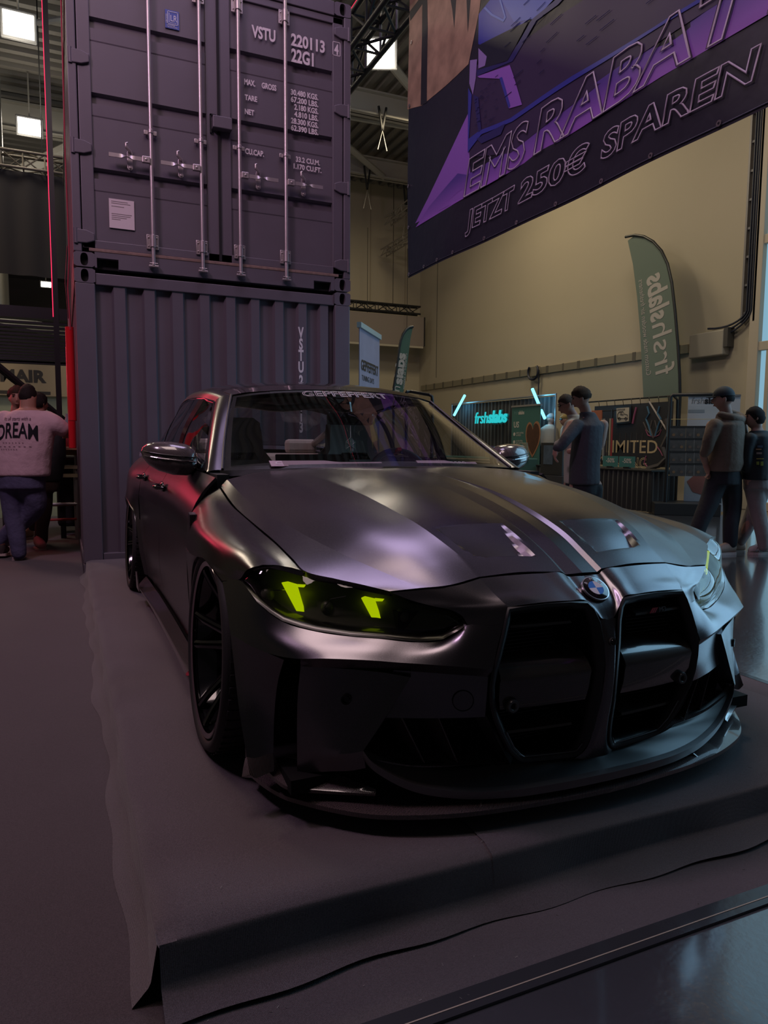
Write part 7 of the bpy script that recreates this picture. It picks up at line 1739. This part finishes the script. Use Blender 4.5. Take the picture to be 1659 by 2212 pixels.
# ================================================================== the big banner and its truss
XBN = 3.1
BN = mat('banner_navy', (.012, .011, .022), .42, 0, .5, bump=(2.2, .35, .05))
bn = thing('hanging_banner', 'huge dark banner with a violet car and outlined words EMS RABATT over the stand', 'banner', (XBN, 6.45, 2.76))
def bpt(a, z, dx=0): return (dx+.012*math.sin(2.1*a+1.3*z)+.006*math.sin(5.3*a-2.0*z), -a, z-2.76)
A1 = 6.3; g = G()
g.grid([[bpt(a, z) for a in np.linspace(-.0, A1, 90)] for z in np.linspace(2.755, 5.25, 36)])
g.build('cloth', BN, bn, smooth=60)
G().tube([bpt(a, 2.775, -.003) for a in np.linspace(0, A1, 60)], .004, 5).build('hem', mat('hem_stitch', (.03, .03, .05), .6), bn)
GROM = mat('grommet', (.42, .36, .38), .3, .9)
for a in [.03, .36, .63, .907, 1.38, 1.832, 2.288, 2.755, 3.185, 3.642, 4.1, 4.56, 5.0, 5.5, 6.0]:
    q = bpt(a, 2.785, -.008); G().lathe([(.007, .0), (.007, .004), (.016, .004), (.016, 0)], 14, frame(q, (0, -1, 0), (0, 0, 1))).build('grommet', GROM, bn, smooth=30)
for z in (3.22, 3.6, 4.33, 4.9):
    q = bpt(.03, z, -.008); G().lathe([(.007, .0), (.007, .004), (.016, .004), (.016, 0)], 14, frame(q, (0, -1, 0), (0, 0, 1))).build('grommet', GROM, bn, smooth=30)
def bpx(u, v): p = onp(u, v, 0, XBN); return (6.45-p[1], p[2])
def bprint(name, pts, m, lay, px=True, ms=.12):
    """flat print on the cloth: polygon triangulated and pressed on to the cloth's folds"""
    P = [bpx(*p) for p in pts] if px else pts
    bm = bmesh.new(); vs = [bm.verts.new((p[0], p[1], 0)) for p in P]; f = bm.faces.new(vs); bmesh.ops.triangulate(bm, faces=[f])
    for _ in range(3):
        es = [e for e in bm.edges if e.calc_length() > ms*2]
        if not es: break
        bmesh.ops.subdivide_edges(bm, edges=es, cuts=1); bmesh.ops.triangulate(bm, faces=bm.faces)
    for v in bm.verts: v.co = bpt(v.co.x, v.co.y, -.0022-.0012*lay)
    me = bpy.data.meshes.new(name); bm.to_mesh(me); bm.free(); me.materials.append(m); me.shade_smooth()
    o = bpy.data.objects.new(name, me); COL.objects.link(o); o.parent = bn; return o
def grad(name, ca, cb, z0, z1, axis=2, rough=.42):
    m = mat(name, ca, rough); nt = m.node_tree; b = nt.nodes['Principled BSDF']; tc = nt.nodes.new('ShaderNodeTexCoord'); sp = nt.nodes.new('ShaderNodeSeparateXYZ'); mr = nt.nodes.new('ShaderNodeMapRange'); mr.inputs['From Min'].default_value = z0; mr.inputs['From Max'].default_value = z1
    mx = nt.nodes.new('ShaderNodeMix'); mx.data_type = 'RGBA'; mx.inputs['A'].default_value = (*ca, 1); mx.inputs['B'].default_value = (*cb, 1)
    nt.links.new(tc.outputs['Object'], sp.inputs[0]); nt.links.new(sp.outputs[axis], mr.inputs['Value']); nt.links.new(mr.outputs[0], mx.inputs['Factor']); nt.links.new(mx.outputs['Result'], b.inputs['Base Color']); return m
VIO = grad('print_violet', (.24, .09, .42), (.075, .04, .24), .44, .62); VIOB = mat('print_violet_flat', (.22, .09, .40), .45); 
BLU = mat('print_blue', (.030, .035, .26), .35); BLUD = mat('print_blue_dark', (.018, .016, .10), .4); PLUM = mat('print_plum', (.030, .018, .055), .45); LIL = mat('print_lilac', (.22, .15, .36), .4); BLUL = mat('print_blue_light', (.10, .16, .42), .4)
FOR = mat('print_forest', (.26, .17, .105), .6, noise=(7, .65)); TRK = mat('print_trunk', (.010, .010, .014), .6)
bprint('printed_forest', [(883, -120), (883, 237), (912, 229), (960, 185), (1010, 138), (1035, 20), (1050, -120)], FOR, 0)
for q in ([(911, -60), (921, -60), (924, 60), (923, 222), (911, 228), (912, 80)], [(883, 25), (910, -10), (925, -10), (885, 45)], [(968, -20), (984, -20), (978, 60), (974, 20)], [(1004, -20), (1016, -20), (1008, 70)]): bprint('printed_trunk', q, TRK, 1)
bprint('printed_triangle', [(899, 483), (925, 430), (1010, 246), (1018, 420)], VIOB, 0)
bprint('printed_band', [(.17, 3.185), (A1, 3.185), (A1, 3.40), (2.6, 3.40), (1.7, 3.36), (1.10, 3.36), (.95, 3.42), (.45, 3.30)], VIO, 1, px=False)
# the printed car: bonnet, lamp, grille, frames
bprint('printed_bumper', [(1030, 140), (1110, 100), (1300, -20), (1659, -260), (1659, -60), (1320, 165), (1100, 330), (1015, 340), (1012, 245), (1020, 190)], PLUM, 2)
bprint('printed_bonnet', [(1034, 30), (1060, 0), (1110, -60), (1400, -200), (1200, 0), (1130, 50), (1040, 98), (1033, 95)], BLU, 3)
bprint('printed_bonnet_light', [(1085, 0), (1110, 48), (1160, 40), (1240, -40), (1180, -60)], mat('print_blue_mid', (.04, .07, .34), .35), 4)
bprint('printed_outline', [(1050, 15), (1065, 30), (1088, 42), (1090, 36), (1080, 0), (1084, 0), (1094, 38), (1088, 48), (1062, 34), (1046, 18)], BLUL, 5)
bprint('printed_lamp', [(1034, 98), (1112, 58), (1142, 46), (1095, 130), (1035, 152)], mat('print_lamp_dark', (.010, .012, .025), .4), 4)
bprint('printed_lamp_glint', [(1034, 104), (1052, 122), (1048, 142), (1034, 148)], LIL, 5)
bprint('printed_frame', [(1030, 152), (1095, 132), (1150, 42), (1200, 5), (1260, -40), (1210, 12), (1160, 45), (1106, 132), (1030, 165)], BLUD, 5)
bprint('printed_frame_light', [(1032, 165), (1100, 140), (1107, 160), (1127, 226), (1098, 234), (1080, 170), (1036, 168)], VIOB, 6)
bprint('printed_frame_shade', [(1078, 168), (1084, 166), (1101, 228), (1097, 234)], BLU, 7)
bprint('printed_wing', [(1015, 130), (1031, 128), (1028, 170), (1022, 205), (1014, 180)], LIL, 5)
bprint('printed_edge', [(1012, 190), (1020, 205), (1014, 300), (1036, 282), (1100, 255), (1240, 165), (1420, 60), (1659, -90), (1659, -78), (1250, 170), (1105, 262), (1040, 290), (1020, 318), (1012, 330)], BLU, 6)
bprint('printed_splitter', [(1030, 300), (1090, 266), (1080, 290), (1040, 310)], BLUD, 7)
bprint('printed_strut', [(1024, 205), (1034, 210), (1040, 280), (1034, 286)], BLUD, 7)
MESHL = mat('print_mesh_line', (.045, .05, .16), .5); rr = random.Random(5)
g = G()
for i in range(90):
    a = rr.uniform(1.62, 4.2); z = 3.62+(a-1.6)*.0+rr.uniform(0, 1.2)
    if z > 4.05+(a-1.5)*.9 or z < 3.55+(a-1.7)*.04: continue
    L = rr.uniform(.05, .13); g.tube([bpt(a, z, -.012), bpt(a+L, z+L*.02, -.012)], .0022, 4)
for i in range(40):
    a = rr.uniform(1.20, 1.50); z = rr.uniform(3.62, 3.95); L = rr.uniform(.02, .05); g.tube([bpt(a, z, -.012), bpt(a+L, z, -.012)], .0016, 4)
tag(g.build('printed_mesh', MESHL, bn), kind='stuff')
OUTL = mat('banner_outline', (.33, .27, .35), .5)
def btext(body, a0, a1, z, h, r, bold=0, shear=0.0, sp=1.0):
    o = text('outlined_text', body, Matrix.Identity(4), h, OUTL, bn, outline=r, shear=shear, space=sp, bold=h*.028)
    X = [v.co.x for v in o.data.vertices]; Yv = [v.co.y for v in o.data.vertices]; k = (a1-a0)/(max(X)-min(X)); m = min(X)
    for v in o.data.vertices:
        q = bpt(a0+(v.co.x-m)*k, z+v.co.y, -.0122); v.co = (q[0]+v.co.z, q[1], q[2])
btext('EMS', 1.06, 1.96, 3.20, .375, .0060, shear=.22); btext('RABATT', 2.02, 4.22, 3.20, .375, .0060, shear=.22)
btext('JETZT', 1.10, 1.80, 2.915, .205, .0048, shear=.16); btext('250\u20ac', 1.84, 2.64, 2.915, .205, .0048, shear=.16); btext('SPAREN', 2.74, 3.87, 2.915, .205, .0048, shear=.16)
bt = truss('lighting_truss', 'black square truss glowing red carrying the huge banner', (XBN+.02, -.4, 5.55), (XBN+.02, 13.5, 5.55), .34, .032, TRB, .42)
for i, y in enumerate((1.5, 4.0, 6.2)): G().tube([(0, y+.4, -.17), (0, y+.4, -.33)], .006, 5).build('banner_tie', PIPE, bt)
G().tube([(-.19, .0, .18), (-.19, 13.9, .18)], .012, 6).build('red_led_strip', emit_mat('led_red', (.9, .02, .08), 1.6), bt)
for k, y in enumerate((3.5, 10.6)): G().tube([(0, y+.4, .17), (0, y+.4, 4.15)], .012, 5).build('hoist_cable', PIPE, bt)
# ================================================================== left background
# black drape under a truss
lt = truss('lighting_truss', 'dark lighting truss above the black drape at the left edge', (-3.2, 16.0, 6.49), (.6, 16.0, 6.49), .30, .03, mat('dark_alu', (.16, .14, .12), .4, .6), .38)
for k in (.8, 3.0): G().tube([(k, 0, .15), (k, 0, 3.6)], .012, 5).build('hoist_cable', PIPE, lt)
dr = curtain('drape', 15.95, -3.2, .55, 4.36, 6.30, 'plain black drape hanging under the truss at the left edge', 'drape', amp=.03, pitch=.5, facing='Y', m=mat('drape_black', (.020, .016, .020), .9))
# thin black mast with red LED line beside the container
ms = thing('mast', 'thin black mast with a red light line beside the left edge of the containers', 'mast', (-.035, 9.4, 0))
G().box((-.03, -.03, 0), (.03, .03, 8.6)).build('post', TRB, ms); G().box((-.034, -.034, 2.6), (-.026, -.026, 8.6)).build('light_line', emit_mat('led_red'), ms)
# fold-out canopy of the stand behind, with struts
cn = thing('canopy', 'black slatted canopy folded out from the container at the left edge', 'canopy', (-.6, 9.4, 2.1))
z0c, z1c = .55, -.02
for i in range(15):
    t = i/14; G().box((-1.2, .05+3.4*t, .52-.22*t), (.69, .05+3.4*t+.10, .545-.22*t)).build('slat', TRB, cn)
G().box((-1.2, -.02, .47), (.72, .05, .60)).build('front_beam', TRB, cn); G().box((-1.2, 3.45, .28), (.72, 3.55, .38)).build('rear_beam', TRB, cn)
for y, r in ((0.05, .03), (1.6, .035), (3.2, .03)):
    a = (-.68+.10*y/3*2, y, .50-.06*y); b = (.66, y, -.72+.02*y); G().tube([a, b], r, 6).build('strut', TRB, cn)
# pale sign board in the distance
bdn = thing('sign_board', 'pale tan sign board with dark letters MAIR in the distance at the left edge', 'sign', (-.9, 20.0, 2.2))
G().box((-1.2, 0, .08), (1.08, .08, 1.05)).build('board', mat('board_tan', (.42, .31, .19), .7), bdn)
DKB = mat('board_letter', (.040, .032, .025), .6)
fitw(text('letters', 'MAIR', frame((-.46, -.01, .42), (1, 0, 0), (0, 0, 1)), .40, DKB, bdn, shear=.0, bold=.018), 1.02); G().box((-1.2, -.02, .12), (.64, .0, .19)).build('stripe', DKB, bdn)
wbk = thing('exhibition_wall', 'pale green low wall under the tan sign board', 'wall panel', (-.9, 20.2, 0)); G().box((-2.5, 0, 0), (1.2, .1, 2.28)).build('panel', mat('panel_pale', (.33, .34, .24), .8), wbk); G().box((-2.5, -.05, .9), (1.2, 0, 1.62)).build('dark_band', mat('panel_dark', (.06, .06, .055), .7), wbk)
# high bar table with bottles, crate and racks behind the men
bt_ = thing('bar_table', 'high wooden bar table behind the man in the pink shirt', 'table', (-.05, 9.3, 0))
G().box((-.35, -.25, 1.06), (.30, .35, 1.10)).build('top', mat('bar_wood', (.24, .12, .06), .5), bt_, bevel=.008); G().box((-.30, -.15, 1.00), (.28, .25, 1.06)).build('frame', mat('bar_yellow', (.35, .24, .06), .5), bt_)
for x in (-.20, .18):
    G().cyl((x, 0, 0), (x, 0, 1.02), .022, 8).build('leg', SILVP, bt_, smooth=60)
G().tube([(-.20, 0, .42), (.25, 0, .42)], .022, 8).build('foot_rail', SILVP, bt_, smooth=60); G().tube([(-.20, 0, .24), (.25, 0, .24)], .014, 8).build('red_rail', mat('rail_red', (.45, .02, .02), .5), bt_)
cr_ = tag(G().box((-.20, 8.98, .76), (-.02, 9.02+.1, .90)).build('crate', mat('crate_grey', (.20, .15, .15), .6), bevel=.01), 'small grey crate fixed below the bar table top', 'crate')
sh = thing('bar_shelf', 'pale double shelf rail beside the grey crate', 'shelf', (.03, 9.35, 0)); G().box((-.08, -.1, .84), (.14, .1, .88)).build('board', mat('shelf_pale', (.42, .36, .22), .6), sh); G().box((-.08, -.1, .74), (.14, .1, .78)).build('board', mat('shelf_pale'), sh); G().cyl((.08, 0, 0), (.08, 0, .84), .02, 8).build('post', SILVP, sh)
tag(G().box((-.10, 9.75, .10), (.40, 10.2, .98)).build('black_case', mat('case_black', (.012, .012, .013), .6), bevel=.05), 'black equipment case under the bar table', 'case')
bo_ = thing('drink_bottle', 'clear bottle with a red base standing on the bar table', 'bottle', (.045, 9.2, 1.10)); G().lathe([(0, 0), (.045, 0), (.045, .13), (.0, .13)], 16).build('base', mat('bottle_red', (.35, .04, .05), .4), bo_, smooth=40); G().lathe([(.042, .13), (.042, .28), (.020, .33), (.016, .38), (0, .38)], 16).build('bottle', mat('bottle_clear', (.22, .26, .28), .15), bo_, smooth=40)
# red cylinder pair on the container's side
for i, (y, z0_, z1_, r, lbl) in enumerate(((6.95, 1.345, 2.15, .035, 'long red tube mounted on the side of the lower container'), (7.55, 1.10, 2.05, .034, 'second red tube hanging lower behind the first'))):
    rt_ = thing('red_tube', lbl, 'tube', (CX-.045, y, z0_))
    G().cyl((0, 0, 0), (0, 0, z1_-z0_), r, 16).build('barrel', mat('red_gloss', (.62, .012, .02), .25, 0, .5, coat=.5), rt_, smooth=50)
    G().cyl((0, 0, z1_-z0_), (0, 0, z1_-z0_+.16), .010, 8).build('rod', SILVP, rt_, smooth=50); G().lathe([(r*.55, -.004), (r*.98, -.004), (r, .01)], 16).build('rim', mat('red_dark', (.25, .01, .01), .4), rt_)
cab = thing('cable_bundle', 'loose dark cables running down the side of the upper container', 'cable', (CX-.02, 6.75, 2.1)); G().tube([(-.02, 0, 0), (-.03, .02, .35), (-.01, 0, .6), (-.015, .01, 1.4), (-.005, 0, 3.0)], .007, 6).build('cable', mat('red_cable', (.30, .03, .05), .5), cab); G().tube([(-.03, .05, .1), (-.045, .05, .4), (-.02, .05, .7)], .006, 5).build('cable', PIPE, cab)
